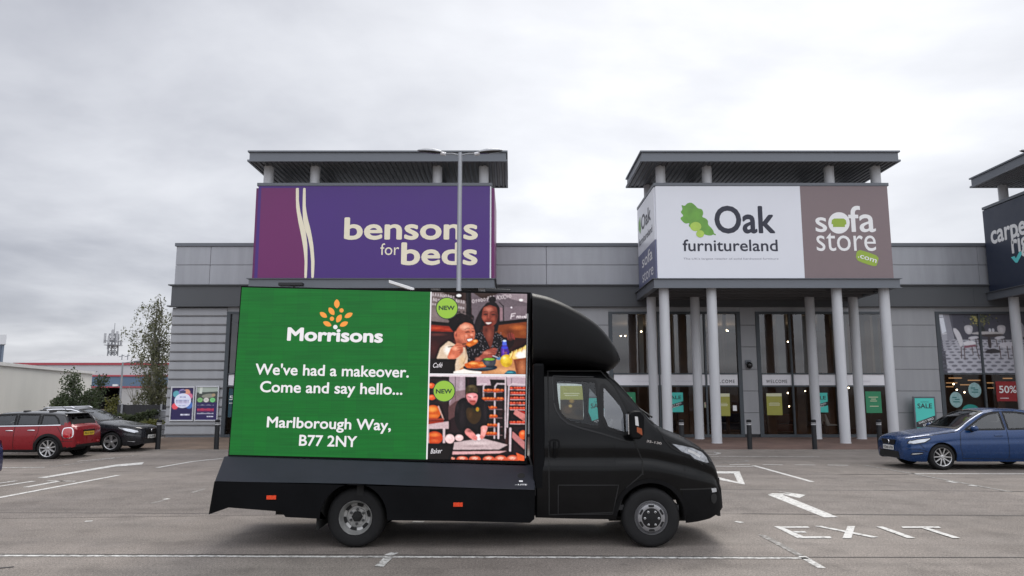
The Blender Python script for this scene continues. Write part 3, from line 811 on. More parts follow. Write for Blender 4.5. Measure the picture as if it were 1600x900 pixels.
b = MB(); flat(b, chaikin([(1298, 598), (1350, 612), (1412, 636), (1404, 668), (1396, 690), (1340, 674), (1288, 652)], 1), c2, SGY - .004); b.build('green_tag', M_LIME, s2)
b = MB(); put_text(b, '.com', c2(1300, 640, SGY), c2(1396, 670, SGY), .2, (0, -1, 0), .01, lift=.008); b.build('lettering', M_WHITET, s2)
# its left return
SX = x0 - .05
b = MB(); b.box(SX, x0 + .02, TY0 + .02, TY1 - .06, ZS0 + 1.55, ZS1 - .03); b.build('side_panel', M_SIGNW, s2)
b = MB(); b.box(SX, x0 + .02, TY0 + .02, TY1 - .06, ZS0 + .01, ZS0 + 1.546); b.build('side_panel', pmat('slate_sign', paint(84, 88, 112), .45, var=.03), s2)
b = MB(); put_text(b, 'Oak', (SX, 30.9, ZS0 + 2.5), (SX, 28.75, ZS0 + 2.5), .62, (-1, 0, 0), .022); put_text(b, 'furnitureland', (SX, 31.5, ZS0 + 1.95), (SX, 28.5, ZS0 + 1.95), .3, (-1, 0, 0), .012); b.build('lettering', M_INK, s2)
b = MB(); flat(b, [(y_, z_) for y_, z_ in ((31.5, 3.0), (31.1, 3.2), (30.95, 2.6), (31.2, 2.45), (31.55, 2.7))], lambda y_, z_, _: Vector((SX - .004, y_, ZS0 + z_)), 0); b.build('leaf_logo', M_LEAF, s2)
b = MB(); put_text(b, 'sofa', (SX, 30.9, ZS0 + .9), (SX, 28.6, ZS0 + .9), .5, (-1, 0, 0), .01); put_text(b, 'store', (SX, 30.9, ZS0 + .28), (SX, 28.5, ZS0 + .28), .48, (-1, 0, 0), -.002); b.build('lettering', M_WHITET, s2)

# --- navy sign
x0, x1 = TX[2], TX[2] + TW; SX = x0 - .05
s3 = thing('shop_sign', 'navy shop sign with white lettering and a turquoise tick at the right edge', 'sign', (x0 + TW / 2, TY0, ZS0))
b = MB(); b.box(x0 + .005, x1 - .005, SGY, TY0 + .02, ZS0 + .004, ZS1 - .012); b.build('front_panel', M_NAVYS, s3)
b = MB(); b.box(SX, x0 + .02, TY0 + .02, TY1 - .03, ZS0 + .01, ZS1 - .04); b.build('side_panel', M_NAVYS, s3)
def c3(u, v): return QX(1380 + .3 * u, 210 + .3 * v, SX)
b = MB(); p0 = c3(564, 574); e1 = c3(733, 535); p1 = Vector((SX, p0.y + (e1.y - p0.y) * 1.27, p0.z)); hh = .66
put_text(b, 'carpet', p0, p1, hh * 1.25, (-1, 0, 0), .025)
q0 = c3(672, 622); q0 = Vector((SX, q0.y, q0.z)); q1 = Vector((SX, q0.y + (e1.y - p0.y) * .92, q0.z)); put_text(b, 'right', q0, q1, hh * 1.25, (-1, 0, 0), .025)
b.build('lettering', M_WHITET, s3); b = MB(); put_text(b, 'carpet', (x0 + 1.6, SGY, ZS0 + 1.9), (x0 + 6.4, SGY, ZS0 + 1.9), .9, (0, -1, 0), .025); put_text(b, 'right', (x0 + 3.4, SGY, ZS0 + .8), (x0 + 6.6, SGY, ZS0 + .8), .9, (0, -1, 0), .025)
b.build('lettering', M_WHITET, s3)
b = MB(); t_ = [c3(*p) for p in ((666, 640), (684, 634), (692, 645), (712, 606), (726, 618), (700, 668), (690, 668))]; b.sheet([p + Vector((-.006, 0, 0)) for p in t_]); b.build('tick_logo', pmat('turquoise_vinyl', paint(90, 190, 190, 1.3), .5, var=0), s3)

# --- floodlights on the purple tower's fascia
def sign_light(px, py, wpx, tilt, m, label):
    y = TY0 - .75; p = P3(px, py, y); t = thing('sign_light', label, 'light', (p.x, y, p.z), group='floodlights under the purple sign')
    hw = wpx / FPX * y / 2
    b = MB(); b.prism([(-hw + 0, 0), (hw, -tilt), (hw, -tilt + .12), (-hw, .12)], 'y', -.14, .14)
    b.v = [(x + p.x, yy + y, z + p.z) for x, yy, z in b.v]; b.build('housing', m, t, bevel=.02)
    b = MB(); b.tube([(p.x, y + .14, p.z + .03 - tilt / 2), (p.x, TY0 - .165, p.z + .02)], .025); b.build('arm', M_GREY, t)
M_BLK = pmat('black_metal', (.02, .021, .023), .4, .2, .1)
sign_light(455, 447, 38, .0, M_BLK, 'black floodlight box under the left end of the purple sign')
sign_light(628, 443, 40, .3, pmat('white_housing', (.8, .8, .8), .3, var=.02), 'white tilted floodlight bar under the middle of the purple sign')
sign_light(778, 456, 40, .05, M_BLK, 'dark floodlight box under the right end of the purple sign')

# --- printed posters
M_ART = art_mat('printed_picture', 0, 1.5, .45)
M_SILV = pmat('silver_frame', (.62, .63, .66), .35, .4, .03)
M_TEAL = pmat('teal_print', paint(70, 182, 170, 1.3), .5, var=.02); M_OLIVE = pmat('olive_print', paint(142, 140, 62, 1.3), .5, var=.04)
M_GREENP = pmat('green_print', paint(40, 122, 84, 1.2), .5, var=.03); M_PALEP = pmat('pale_print', paint(190, 190, 160, 1.3), .5, var=.02)
M_BLACKP = pmat('black_print', (.03, .03, .035), .5, var=.02)

def framed(label, quad, cv, cq, mpos):
    (ax, az), (bx, bz) = P(*quad[0], FY), P(*quad[2], FY)
    x0_, x1_ = P(quad[0][0] * .5 + quad[3][0] * .5, (quad[0][1] + quad[3][1]) / 2, FY)[0], P(quad[1][0] * .5 + quad[2][0] * .5, (quad[0][1] + quad[3][1]) / 2, FY)[0]
    z0_, z1_ = bz, az
    t = thing('poster_frame', label, 'poster', ((x0_ + x1_) / 2, FY - .04, z0_)); f = .055; y = FY - .034
    b = MB(); b.box(x0_, x1_, y - .05, y, z0_, z0_ + f); b.box(x0_, x1_, y - .05, y, z1_ - f, z1_); b.box(x0_, x0_ + f, y - .05, y, z0_ + f, z1_ - f); b.box(x1_ - f, x1_, y - .05, y, z0_ + f, z1_ - f)
    b.build('frame', M_SILV, t, bevel=.008)
    W_, H_ = cv.W / cv.k, cv.H / cv.k
    art_panel('printed_sheet', cv, [(0, 0), (W_, 0), (W_, H_), (0, H_)], lambda u, v: Vector((x0_ + f + (x1_ - x0_ - 2 * f) * u / W_, y - .02, z1_ - f - (z1_ - z0_ - 2 * f) * v / H_)), M_ART, 60, 90, t)
    b = MB()
    for (s, ua, ub, v, h) in mpos:
        mp = lambda u, v: Vector((x0_ + f + (x1_ - x0_ - 2 * f) * u / W_, y - .024, z1_ - f - (z1_ - z0_ - 2 * f) * v / H_))
        put_text(b, s, mp(ua, v), mp(ub, v), h, (0, -1, 0), .01)
    if mpos: b.build('lettering', M_WHITET, t)
cv = Canvas(300, 460, 1, (36, 28, 72))
for (x, y, r, c) in ((60, 90, 48, (90, 160, 170)), (205, 70, 50, (220, 150, 120)), (250, 120, 42, (205, 110, 140)), (50, 265, 44, (230, 80, 90)), (250, 250, 50, (70, 110, 180)), (130, 60, 40, (120, 100, 170))): cv.ell(x, y, r, r, c, .9, .25)
cv.ell(155, 185, 118, 105, (205, 208, 225), 1, .03)
for y, wd, c in ((125, 90, (120, 120, 160)), (172, 190, (90, 90, 140)), (196, 190, (110, 80, 130)), (222, 180, (180, 170, 200)), (250, 110, (150, 150, 180))):
    for k in range(int(wd / 11)): cv.poly([(155 - wd / 2 + k * 11, y), (155 - wd / 2 + k * 11 + 8, y), (155 - wd / 2 + k * 11 + 8, y + 15), (155 - wd / 2 + k * 11, y + 15)], c)
for k in range(12): cv.poly([(135 + k * 11, 375), (143 + k * 11, 375), (143 + k * 11, 397), (135 + k * 11, 397)], (215, 215, 230))
cv.poly([(110, 40), (190, 40), (190, 78), (110, 78)], (60, 60, 95)); cv.line([(115, 40), (150, 18), (185, 40)], 6, (160, 160, 190))
framed('indigo poster with a pale disc, left one of the two framed posters', [(269, 604), (306, 604.5), (302, 658), (265, 657)], cv, None, [])
cv = Canvas(300, 460, 1, (40, 30, 78))
cv.poly([(0, 0), (300, 0), (300, 215), (0, 215)], (60, 66, 62)); cv.poly([(0, 0), (300, 0), (300, 60), (0, 75)], (150, 160, 150)); cv.poly([(40, 0), (80, 0), (72, 90), (34, 90)], (190, 195, 185))
cv.blob([(60, 120), (150, 90), (250, 95), (255, 130), (200, 150), (90, 150)], (130, 130, 118)); cv.ell(240, 110, 26, 22, (160, 140, 110))
for x, c in ((50, (120, 175, 110)), (138, (200, 195, 190)), (230, (110, 190, 120))): cv.ell(x, 180, 38, 32, c); cv.line([(x - 18, 180), (x + 18, 180)], 7, (70, 90, 70))
for y, c, wd in ((250, (175, 175, 195), 10), (300, (205, 60, 85), 34), (325, (190, 50, 80), 18), (362, (190, 190, 205), 22)):
    for k in range(17): cv.poly([(20 + k * 14, y + 4 * math.sin(k)), (30 + k * 14, y + 3 * math.sin(k)), (30 + k * 14, y + wd * .7), (20 + k * 14, y + wd * .7)], c, .9)
for k in range(8): cv.poly([(160 + k * 12, 405), (169 + k * 12, 405), (169 + k * 12, 422), (160 + k * 12, 422)], (210, 210, 225))
framed('purple poster with a bedroom picture and green discs, right one of the two framed posters', [(307, 603), (344, 604), (340.5, 658), (304, 658)], cv, None, [])

def sticker(name, label, cat, x0_, x1_, z0_, z1_, m, y, parts=(), group=None):
    """flat print on the shop glass; parts: (name, material, [polys in 0..1], [(text, u0, u1, v, capheight)])"""
    t = thing(name, label, cat, ((x0_ + x1_) / 2, y, z0_), group=group); mp = lambda u, v, d: Vector((x0_ + (x1_ - x0_) * u, y - d, z0_ + (z1_ - z0_) * v))
    b = MB(); b.box(x0_, x1_, y - .003, y, z0_, z1_); b.build('printed_sheet', m, t)
    for i, (n_, mm, polys, txt) in enumerate(parts):
        b = MB(); d = .004 + .002 * i
        for p in polys: b.sheet([mp(u, v, d) for u, v in p])
        for tx in txt:
            s, u0, u1, v, h = tx[:5]; v1 = tx[5] if len(tx) > 5 else v
            put_text(b, s, mp(u0, v, d), mp(u1, v1, d), h * (z1_ - z0_), (0, -1, 0), .012, lift=.0005)
        b.build(n_, mm, t)
    return t
def px_rect(xa, xb, ya, yb, Y=FY): 
    ym = (ya + yb) / 2; return PX(xa, Y, ym), PX(xb, Y, ym), PZ(yb, Y), PZ(ya, Y)
GYF = FY + .07
SALEP = [('black_strip', M_BLACKP, [[(0, .12), (1, .36), (1, .56), (0, .30)]], []), ('lettering', M_BLACKP, [], [('SALE', .1, .9, .66, .18)]), ('lettering', M_WHITET, [], [('EARLY BIRD', .12, .9, .235, .07, .43), ('DEALS', .34, .78, .2, .06, .31)])]
sticker('window_poster', 'teal sale poster in the shop window just right of the truck bonnet', 'poster', *px_rect(1041, 1068, 613.3, 644), M_TEAL, GYF, SALEP)
sticker('window_poster', 'teal sale poster in the shop window between the two middle columns', 'poster', *px_rect(1268, 1294.5, 613.8, 644.4), M_TEAL, GYF, SALEP)
for (xa, xb, ya, yb, lb) in ((1117, 1141.3, 614.8, 650, 'olive green poster on the door of the shop left of the camera panel'), (1198.8, 1223, 614.5, 648.7, 'olive green poster on the door under the second welcome band')):
    sticker('window_poster', lb, 'poster', *px_rect(xa, xb, ya, yb), M_OLIVE, GYF, [('pale_header', M_PALEP, [[(0, .86), (1, .86), (1, 1), (0, 1)]], []), ('lettering', M_PALEP, [], [('welcome back', .15, .85, .6, .03), ('please respect', .15, .85, .5, .035), ('distancing', .25, .75, .43, .03)])][:1] + [('lettering', M_PALEP, [[(.14, .5), (.86, .5), (.86, .53), (.14, .53)], [(.2, .56), (.8, .56), (.8, .575), (.2, .575)], [(.16, .44), (.84, .44), (.84, .47), (.16, .47)]], [])])
for (xa, xb, ya, yb, lb) in ((1354, 1378.5, 611.6, 645.4, 'green poster in the shop window beside the rightmost front column'), (964, 993.6, 613, 645, 'green poster in the shop window behind the truck windscreen')):
    sticker('window_poster', lb, 'poster', *px_rect(xa, xb, ya, yb), M_GREENP, GYF, [('lettering', M_PALEP, [[(.2, .72), (.8, .72), (.8, .75), (.2, .75)], [(.34, .63), (.66, .63), (.66, .66), (.34, .66)], [(.28, .54), (.72, .54), (.72, .57), (.28, .57)], [(.24, .3), (.8, .3), (.8, .33), (.24, .33)]], [])])
sticker('door_notice', 'small white notice with a pink top on the shop door', 'notice', *px_rect(1101.5, 1107, 628.5, 637), M_PALEP, GYF, [('pink_mark', pmat('pink_print', paint(180, 120, 130, 1.3), .5, var=0), [[(.15, .55), (.85, .55), (.85, .9), (.15, .9)]], [])])
sticker('door_notice', 'small white notice at the edge of the olive poster door', 'notice', *px_rect(1146, 1152, 633.5, 642), M_WHITET, GYF)
# big picture poster behind the cab
cv = Canvas(200, 300, 1, (200, 205, 200))
cv.poly([(25, 20), (195, 20), (195, 300), (25, 300)], (150, 150, 80)); cv.poly([(25, 130), (195, 130), (195, 300), (25, 300)], (58, 46, 32))
for x, y, r, c in ((60, 150, 30, (40, 34, 26)), (110, 140, 22, (150, 120, 60)), (150, 165, 34, (46, 38, 30)), (80, 210, 40, (80, 60, 40)), (160, 230, 40, (36, 32, 28)), (100, 180, 16, (190, 160, 90))): cv.ell(x, y, r, r * .9, c, .9, .5)
cv.poly([(50, 78), (170, 78), (170, 84), (50, 84)], (205, 205, 170)); cv.poly([(60, 94), (160, 94), (160, 99), (60, 99)], (205, 205, 170)); cv.noise(.3, 5)
framed('white framed olive and brown picture poster seen through the truck cab windows', [(868, 597), (914, 597), (914, 660), (868, 660)], cv, None, [])
# left window poster with a discount
sticker('window_poster', 'dark teal window poster with the start of a discount number, at the screen\'s left edge', 'poster', *px_rect(356, 402, 607, 652), pmat('dark_teal_print', paint(24, 56, 66), .5, var=.05), GYF, [('lettering', M_WHITET, [], [('50%', .02, .62, .6, .15), ('off', .02, .3, .47, .06)])])
# right-hand window: dining room picture, discs, red poster
cv = Canvas(1750, 1080, .5, (62, 62, 70))
cv.poly([(185, 400), (330, 400), (355, 700), (240, 820), (215, 820)], (150, 150, 158)); cv.poly([(190, 404), (240, 404), (262, 610), (212, 630)], (205, 208, 215)); cv.line([(240, 404), (265, 612)], 8, (120, 120, 130)); cv.line([(190, 455), (245, 450)], 6, (120, 120, 130)); cv.poly([(212, 630), (275, 618), (278, 630), (218, 645)], (190, 190, 196))
cv.poly([(255, 405), (305, 405), (335, 690), (265, 720)], (130, 130, 138))
cv.poly([(232, 830), (360, 700), (1750, 700), (1750, 1080), (240, 1080)], (164, 164, 172))
for r in range(12):
    y = 715 + 26 * r + r * r * .9
    for c_ in range(-4, 30):
        x = 640 + (c_ - 8 + .5 * (r % 2)) * (60 + 5.2 * r) * 1.05
        cv.ell(x, y, 20 + r * 1.6, 6 + r * .75, (84, 84, 94), .85, .2)
        cv.line([(x + 30 + 2.5 * r, y - 12), (x + 60 + 5 * r, y + 14 + r)], 3, (110, 110, 120), .6)
cv.poly([(300, 405), (1750, 405), (1750, 690), (340, 690)], (66, 66, 76), .9)
for _ in range(150):
    a = rng.normal(0, 1, 2); cv.ell(640 + a[0] * 60, 470 + a[1] * 36, 11, 7, [(60, 66, 52), (84, 92, 66), (46, 50, 44), (120, 116, 60)][int(rng.integers(4))], .9, .3, rng.random() * 180)
for _ in range(24): a = rng.normal(0, 1, 2); cv.ell(585 + a[0] * 18, 475 + a[1] * 24, 8, 6, (160, 150, 90), .9)
cv.line([(650, 600), (640, 520), (620, 450)], 6, (50, 44, 40)); cv.blob([(640, 615), (645, 560), (660, 545), (680, 575), (688, 612)], (42, 46, 44))
W_, D_ = (186, 184, 190), (70, 52, 50)
def chair(cx_, sw, back=True, fl=1):
    if back: cv.blob([(cx_ - 46, 540), (cx_ + 46, 540), (cx_ + 42, 600), (cx_ + 20, 640), (cx_ - 20, 640), (cx_ - 46, 600)], (175, 172, 176)); cv.ell(cx_, 590, 26, 36, (200, 198, 202), .6, .5)
    cv.blob([(cx_ - 50 + fl * 36, 668), (cx_ + 56 + fl * 36, 655), (cx_ + 70 + fl * 36, 682), (cx_ - 40 + fl * 36, 704)], W_)
    for lx in (-34, 30, 60): cv.line([(cx_ + fl * 36 + lx, 690), (cx_ + fl * 36 + lx + 8, 770)], 9, D_)
chair(505, 1); chair(862, 1, True, -1)
cv.blob([(330, 570), (378, 575), (420, 650), (436, 745), (400, 790), (385, 730), (350, 640)], (190, 188, 192)); cv.blob([(425, 722), (540, 705), (585, 745), (450, 768)], (200, 198, 202)); cv.poly([(440, 765), (568, 748), (566, 772), (444, 788)], (120, 70, 82))
for (a, c_) in (((408, 780), (402, 900)), ((440, 785), (438, 910)), ((525, 775), (530, 860)), ((570, 765), (592, 905))): cv.line([a, c_], 10, D_)
cv.blob([(525, 622), (700, 604), (880, 622), (870, 650), (700, 642), (540, 640)], (172, 168, 168)); cv.blob([(600, 642), (870, 632), (880, 650), (760, 672), (660, 664)], (60, 52, 52))
cv.blob([(700, 665), (735, 665), (742, 790), (702, 790)], (56, 48, 50)); cv.blob([(640, 845), (700, 795), (800, 800), (850, 835), (760, 850)], (44, 40, 44))
cv.blob([(815, 735), (940, 720), (1010, 730), (1010, 790), (830, 785)], W_)
for x in (822, 905, 960): cv.line([(x, 770), (x + 6, 900)], 10, D_)
for x in (735, 770): cv.ell(x, 595, 14, 20, (190, 190, 196))
cv.blob([(1010, 520), (1100, 500), (1120, 640), (1000, 640)], (150, 150, 158)); cv.ell(1250, 640, 180, 60, (150, 148, 152)); cv.ell(1500, 700, 120, 120, (120, 118, 124)); cv.noise(.12, 3)
dp = thing('window_poster', 'big grey dining room picture poster filling the top of the right-hand window', 'poster', (X4a + 4, FY + .07, ZU))
zA, zB = PZ(488.5, FY), PZ(585.5, FY); xA = X4a + .17; xB = X4a + 8.03
uL = 185
def dmap(u, v):
    return Vector((xA + (u - uL) * (PX(1560, FY, 530) - PX(1470, FY, 530)) / (90 / .1444), FY + .066, zA + (zB - zA) * (v - 405) / (1078 - 405)))
uR = uL + (xB - xA) / ((PX(1560, FY, 530) - PX(1470, FY, 530)) / (90 / .1444))
art_panel('printed_sheet', cv, [(uL, 405), (min(uR, 1749), 405), (min(uR, 1749), 1078), (uL, 1078)], dmap, art_mat('printed_picture_dim', 0, 1.35, .5), 260, 120, dp)
def disc(px, py, rx, ry, m, label, txt=None):
    Y = FY + .066; x, z = P(px, py, Y); k = Y / FPX
    t = thing('window_sticker', label, 'sticker', (x, Y, z - ry * k)); b = MB()
    b.prism([(x + rx * k * math.cos(a / 32 * 6.2832), z + ry * k * math.sin(a / 32 * 6.2832)) for a in range(32)], 'y', Y - .003, Y); b.build('printed_sheet', m, t)
    b = MB()
    if txt: put_text(b, txt, (x - rx * k * .62, Y - .003, z - ry * k * .25), (x + rx * k * .62, Y - .003, z - ry * k * .25), ry * k * .55, (0, -1, 0), .01); b.build('lettering', M_WHITET, t)
    else:
        for (a, c_, h) in ((-.6, .1, .2), (-.2, .55, -.05), (-.5, .5, -.35)): b.box(x + a * rx * k, x + c_ * rx * k, Y - .006, Y - .0035, z + h * ry * k, z + (h + .16) * ry * k)
        b.build('lettering', pmat('dark_teal_ink', paint(40, 90, 90), .5, var=0), t)
M_PT = pmat('pale_teal_print', paint(120, 150, 150, 1.3), .5, var=.25, scale=8)
disc(1494, 624.5, 9.8, 12, M_PT, 'pale teal oval sticker low in the right-hand window'); disc(1523, 609.5, 10, 11.5, M_PT, 'pale teal round sticker below the dining picture')
disc(1517, 642, 13.5, 10, pmat('deep_teal_print', paint(20, 120, 112, 1.3), .5, var=.03), 'deep teal oval sticker with a percentage, just above the blue car', '0%')
sticker('window_poster', 'red discount poster in the right-hand window beside the column', 'poster', *px_rect(1558, 1592, 596, 627), pmat('red_print', paint(128, 14, 22, 1.3), .5, var=.03), FY + .06, [('lettering', M_WHITET, [[(.16, .14), (.55, .14), (.55, .17), (.16, .17)]], [('50%', .14, .94, .42, .36)])])
# free-standing sale board
def sale_board(xa, xb, label):
    Y = 31.6; x0_, x1_ = PX(xa, Y, 645), PX(xb, Y, 645); z1_ = PZ(619.5, Y); z0_ = .35
    t = thing('sale_board', label, 'sign', ((x0_ + x1_) / 2, Y, .02), group='teal sale boards on stands')
    b = MB(); f = .07
    pts = chaikin([(x0_, z0_), (x1_, z0_), (x1_, z1_), (x0_, z1_)], 0)
    b.box(x0_, x1_, Y - .05, Y + .05, z0_, z0_ + f); b.box(x0_, x1_, Y - .05, Y + .05, z1_ - f, z1_); b.box(x0_, x0_ + f, Y - .05, Y + .05, z0_ + f, z1_ - f); b.box(x1_ - f, x1_, Y - .05, Y + .05, z0_ + f, z1_ - f); b.build('frame', M_GREY, t, bevel=.03)
    b = MB(); b.box(x0_ + .1, x1_ - .1, Y - .16, Y + .16, .02, .1); b.box((x0_ + x1_) / 2 - .1, (x0_ + x1_) / 2 + .1, Y - .03, Y + .03, .1, z0_); b.build('stand', M_GREY, t, bevel=.02)
    mp = lambda u, v, d: Vector((x0_ + f + (x1_ - x0_ - 2 * f) * u, Y - .035 - d, z0_ + f + (z1_ - z0_ - 2 * f) * v))
    b = MB(); b.box(x0_ + f, x1_ - f, Y - .035, Y, z0_ + f, z1_ - f); b.build('printed_sheet', M_TEAL, t)
    b = MB(); b.sheet([mp(u, v, .003) for u, v in ((0, .02), (1, .02), (1, .42), (0, .2))]); b.build('black_strip', M_BLACKP, t)
    b = MB(); put_text(b, 'SALE', mp(.12, .66, .003), mp(.88, .66, .003), .2, (0, -1, 0), .015); put_text(b, 'SUMMER', mp(.3, .86, .003), mp(.72, .86, .003), .035, (0, -1, 0), 0); b.build('lettering', M_BLACKP, t)
    b = MB(); put_text(b, 'EARLY BIRD', mp(.14, .135, .005), mp(.92, .295, .005), .085, (0, -1, 0), .012); put_text(b, 'DEALS', mp(.36, .06, .005), mp(.86, .17, .005), .085, (0, -1, 0), .012); b.build('lettering', M_WHITET, t)
sale_board(1427.5, 1462.5, 'teal sale board in a silver frame standing by the grey wall behind the blue car')
sale_board(917, 951, 'teal sale board standing by the grey wall, seen through the truck cab windows')
# ================================================================== VEHICLE KIT
def pchip(keys):
    """monotone cubic through (x, y) keys"""
    x = np.array([k[0] for k in keys], float); y = np.array([k[1] for k in keys], float)
    h = np.diff(x); d = np.diff(y) / h; m = np.zeros(len(x))
    for i in range(1, len(x) - 1):
        if d[i - 1] * d[i] > 0:
            w1, w2 = 2 * h[i] + h[i - 1], h[i] + 2 * h[i - 1]; m[i] = (w1 + w2) / (w1 / d[i - 1] + w2 / d[i])
    m[0], m[-1] = d[0], d[-1]
    def f(q):
        q = min(max(q, x[0]), x[-1]); i = min(max(int(np.searchsorted(x, q, side='right')) - 1, 0), len(h) - 1)
        t = (q - x[i]) / h[i]; h00 = 2 * t**3 - 3 * t**2 + 1; h10 = t**3 - 2 * t**2 + t; h01 = -2 * t**3 + 3 * t**2; h11 = t**3 - t**2
        return h00 * y[i] + h10 * h[i] * m[i] + h01 * y[i + 1] + h11 * h[i] * m[i + 1]
    return f
def inpoly(x, y, p):
    c = False; n = len(p)
    for i in range(n):
        (x0, y0), (x1, y1) = p[i], p[(i + 1) % n]
        if (y0 > y) != (y1 > y) and x < (x1 - x0) * (y - y0) / (y1 - y0) + x0: c = not c
    return c
def densify(p, st):
    q = []
    for i in range(len(p)):
        a, b = np.array(p[i], float), np.array(p[(i + 1) % len(p)], float); k = max(1, int(np.linalg.norm(b - a) / st))
        q += [tuple(a + (b - a) * t / k) for t in range(k)]
    return q
def roundpoly(p, n=2): return chaikin(densify(p, .12), n)

class Shell:
    """car body lofted from cross-sections; s runs from the nose (0) to the tail, y across, z up"""
    N1, N2, N3 = 20, 14, 11
    def __init__(c, length, zhi, zlo, belt, wid, tumble=.32, arches=(), crown=.07, tuck=.07, shoulder=.03, crease=None, sx=-1, topw=.92):
        c.L = length; c.zhi, c.belt, c.wid = pchip(zhi), pchip(belt), pchip(wid); c._zlo = pchip(zlo); c.tum = tumble
        c.arch = arches; c.crown = crown; c.tuck = tuck; c.sh = shoulder; c.crease = crease; c.sx = sx
    def zlo(c, s):
        z = c._zlo(s)
        for (sc, zc, r) in c.arch:
            if abs(s - sc) < r: z = max(z, zc + math.sqrt(r * r - (s - sc) ** 2))
        return z
    def side(c, s, z):
        W, zb = c.wid(s), c.zb(s)
        if z <= zb:
            t = (z - .2) / max(.1, zb - .2); y = W - c.tuck * max(0, (.5 - t) / .5) ** 2 - c.sh * max(0, (t - .62) / .38) ** 1.5
            if c.crease: y -= c.crease[1] * math.exp(-((t - c.crease[0]) / .06) ** 2)
            return y
        return W - c.sh - c.tum * (z - zb) - .12 * (z - zb) ** 2
    def zb(c, s): return min(c.belt(s), c.zhi(s) - c.crown * .9)
    def zt(c, s): return max(c.zb(s), c.zhi(s) - c.crown)
    def top(c, s, y):
        zt = c.zt(s); yt = c.side(s, zt); f = min(1, abs(y) / yt)
        return zt + (c.zhi(s) - zt) * (1 - f ** 3.2) ** .75
    def ring(c, s):
        zl, zb, zt = min(c.zlo(s), c.zb(s) - .01), c.zb(s), c.zt(s); r = []
        for i in range(c.N1): z = zl + (zb - zl) * i / c.N1; r.append((c.side(s, z), z, 0))
        for i in range(c.N2): z = zb + (zt - zb) * i / c.N2; r.append((c.side(s, z), z, 0))
        yt = c.side(s, zt)
        for i in range(c.N3 + 1): a = (1 - (1 - i / c.N3) ** 2.0) ** 1.0; y = yt * (1 - a); r.append((y, c.top(s, y), 1))
        return r
    def X(c, s): return c.sx * s
    def build(c, root, paint_m, holes=(), doors=(), trims=(), step=.03, tops=(), parts=None):
        """holes: side outlines cut through; tops: outlines cut through the upper surface; doors: (name, outline, sides)"""
        ss = set(np.linspace(0, c.L, int(c.L / step) + 1).tolist())
        for (sc, zc, r) in c.arch:
            for e in (-r, r): ss |= {sc + e * .9995, sc + e * 1.0005, sc + e * .985, sc + e * .96}
        ss = sorted(x for x in ss if 0 <= x <= c.L)
        rings = [c.ring(s) for s in ss]; n = len(rings[0]); V = []
        for s, r in zip(ss, rings):
            full = [(-y, z) for y, z, _ in r] + [(y, z) for y, z, _ in r[-2::-1]]
            V += [(c.X(s), y, z) for y, z in full]
        nf = 2 * n - 1; groups = {'body': []}
        for i in range(len(ss) - 1):
            for j in range(nf - 1):
                q = (i * nf + j, i * nf + j + 1, (i + 1) * nf + j + 1, (i + 1) * nf + j)
                ctr = np.mean([V[k] for k in q], 0); s = (ss[i] + ss[i + 1]) / 2; jj = min(j, nf - 2 - j); sd = -1 if ctr[1] < 0 else 1
                g_ = 'body'
                if jj < c.N1 + c.N2 + 1 and any(inpoly(s, ctr[2], h) for h in holes): continue
                if jj >= c.N1 + c.N2 - 1 and any(inpoly(s, ctr[1], h) for h in tops): continue
                if jj < c.N1 + c.N2 + 2:
                    for (dn, poly) in doors:
                        if inpoly(s, ctr[2], poly): g_ = (dn, sd, id(poly))
                for (dn, fn) in trims:
                    if fn(s, ctr[1], ctr[2], jj >= c.N1 + c.N2): g_ = (dn, 0 if dn in ('roof', 'greenhouse') else sd, 0)
                groups.setdefault(g_, []).append(q)
        for e in (0, len(ss) - 1): groups['body'].append(tuple(range(e * nf, e * nf + nf)))
        me = bpy.data.meshes.new('body'); me.from_pydata(V, [], [f for g_ in groups.values() for f in g_])
        bm = bmesh.new(); bm.from_mesh(me); bmesh.ops.recalc_face_normals(bm, faces=bm.faces); bm.to_mesh(me); bm.free()
        nrm = np.array([v.normal[:] for v in me.vertices])
        flip = 1.0
        polys = [list(p.vertices) for p in me.polygons]; k0 = 0
        for g_ in groups: groups[g_] = polys[k0:k0 + len(groups[g_])]; k0 += len(groups[g_])
        mid = (len(ss) // 2) * nf + c.N1 // 2
        if nrm[mid][1] > 0: flip = -1.0
        bpy.data.meshes.remove(me); out_ = {}
        for g_, fs in groups.items():
            ids = sorted({i for f in fs for i in f}); mp = {k: i for i, k in enumerate(ids)}
            nm = g_ if isinstance(g_, str) else g_[0]
            m = bpy.data.meshes.new(nm); m.from_pydata([V[k] for k in ids], [], [[mp[i] for i in f] for f in fs])
            m.shade_smooth(); m.normals_split_custom_set_from_vertices([tuple(nrm[k] * flip) for k in ids])
            pm = paint_m.get(nm, paint_m['body']); m.materials.append(pm)
            o = bpy.data.objects.new(nm, m); COL.objects.link(o); o.parent = root; out_[g_] = o
        return out_
    def patch(c, name, poly, mat, root, off=.004, st=.05, sides=(-1, 1), top=False, smooth=True):
        """a piece of trim, glass or lamp lying on the body surface"""
        bd = densify(poly, st); xs = [p[0] for p in bd]; ys = [p[1] for p in bd]; pts = list(bd)
        for x in np.arange(min(xs) + st / 2, max(xs), st):
            for y in np.arange(min(ys) + st / 2, max(ys), st):
                if inpoly(x, y, bd) and min(math.hypot(x - a, y - b) for a, b in bd) > st * .4: pts.append((x, y))
        n = len(bd); r = delaunay_2d_cdt([Vector(p) for p in pts], [(i, (i + 1) % n) for i in range(n)], [], 1, 1e-6)
        objs = []
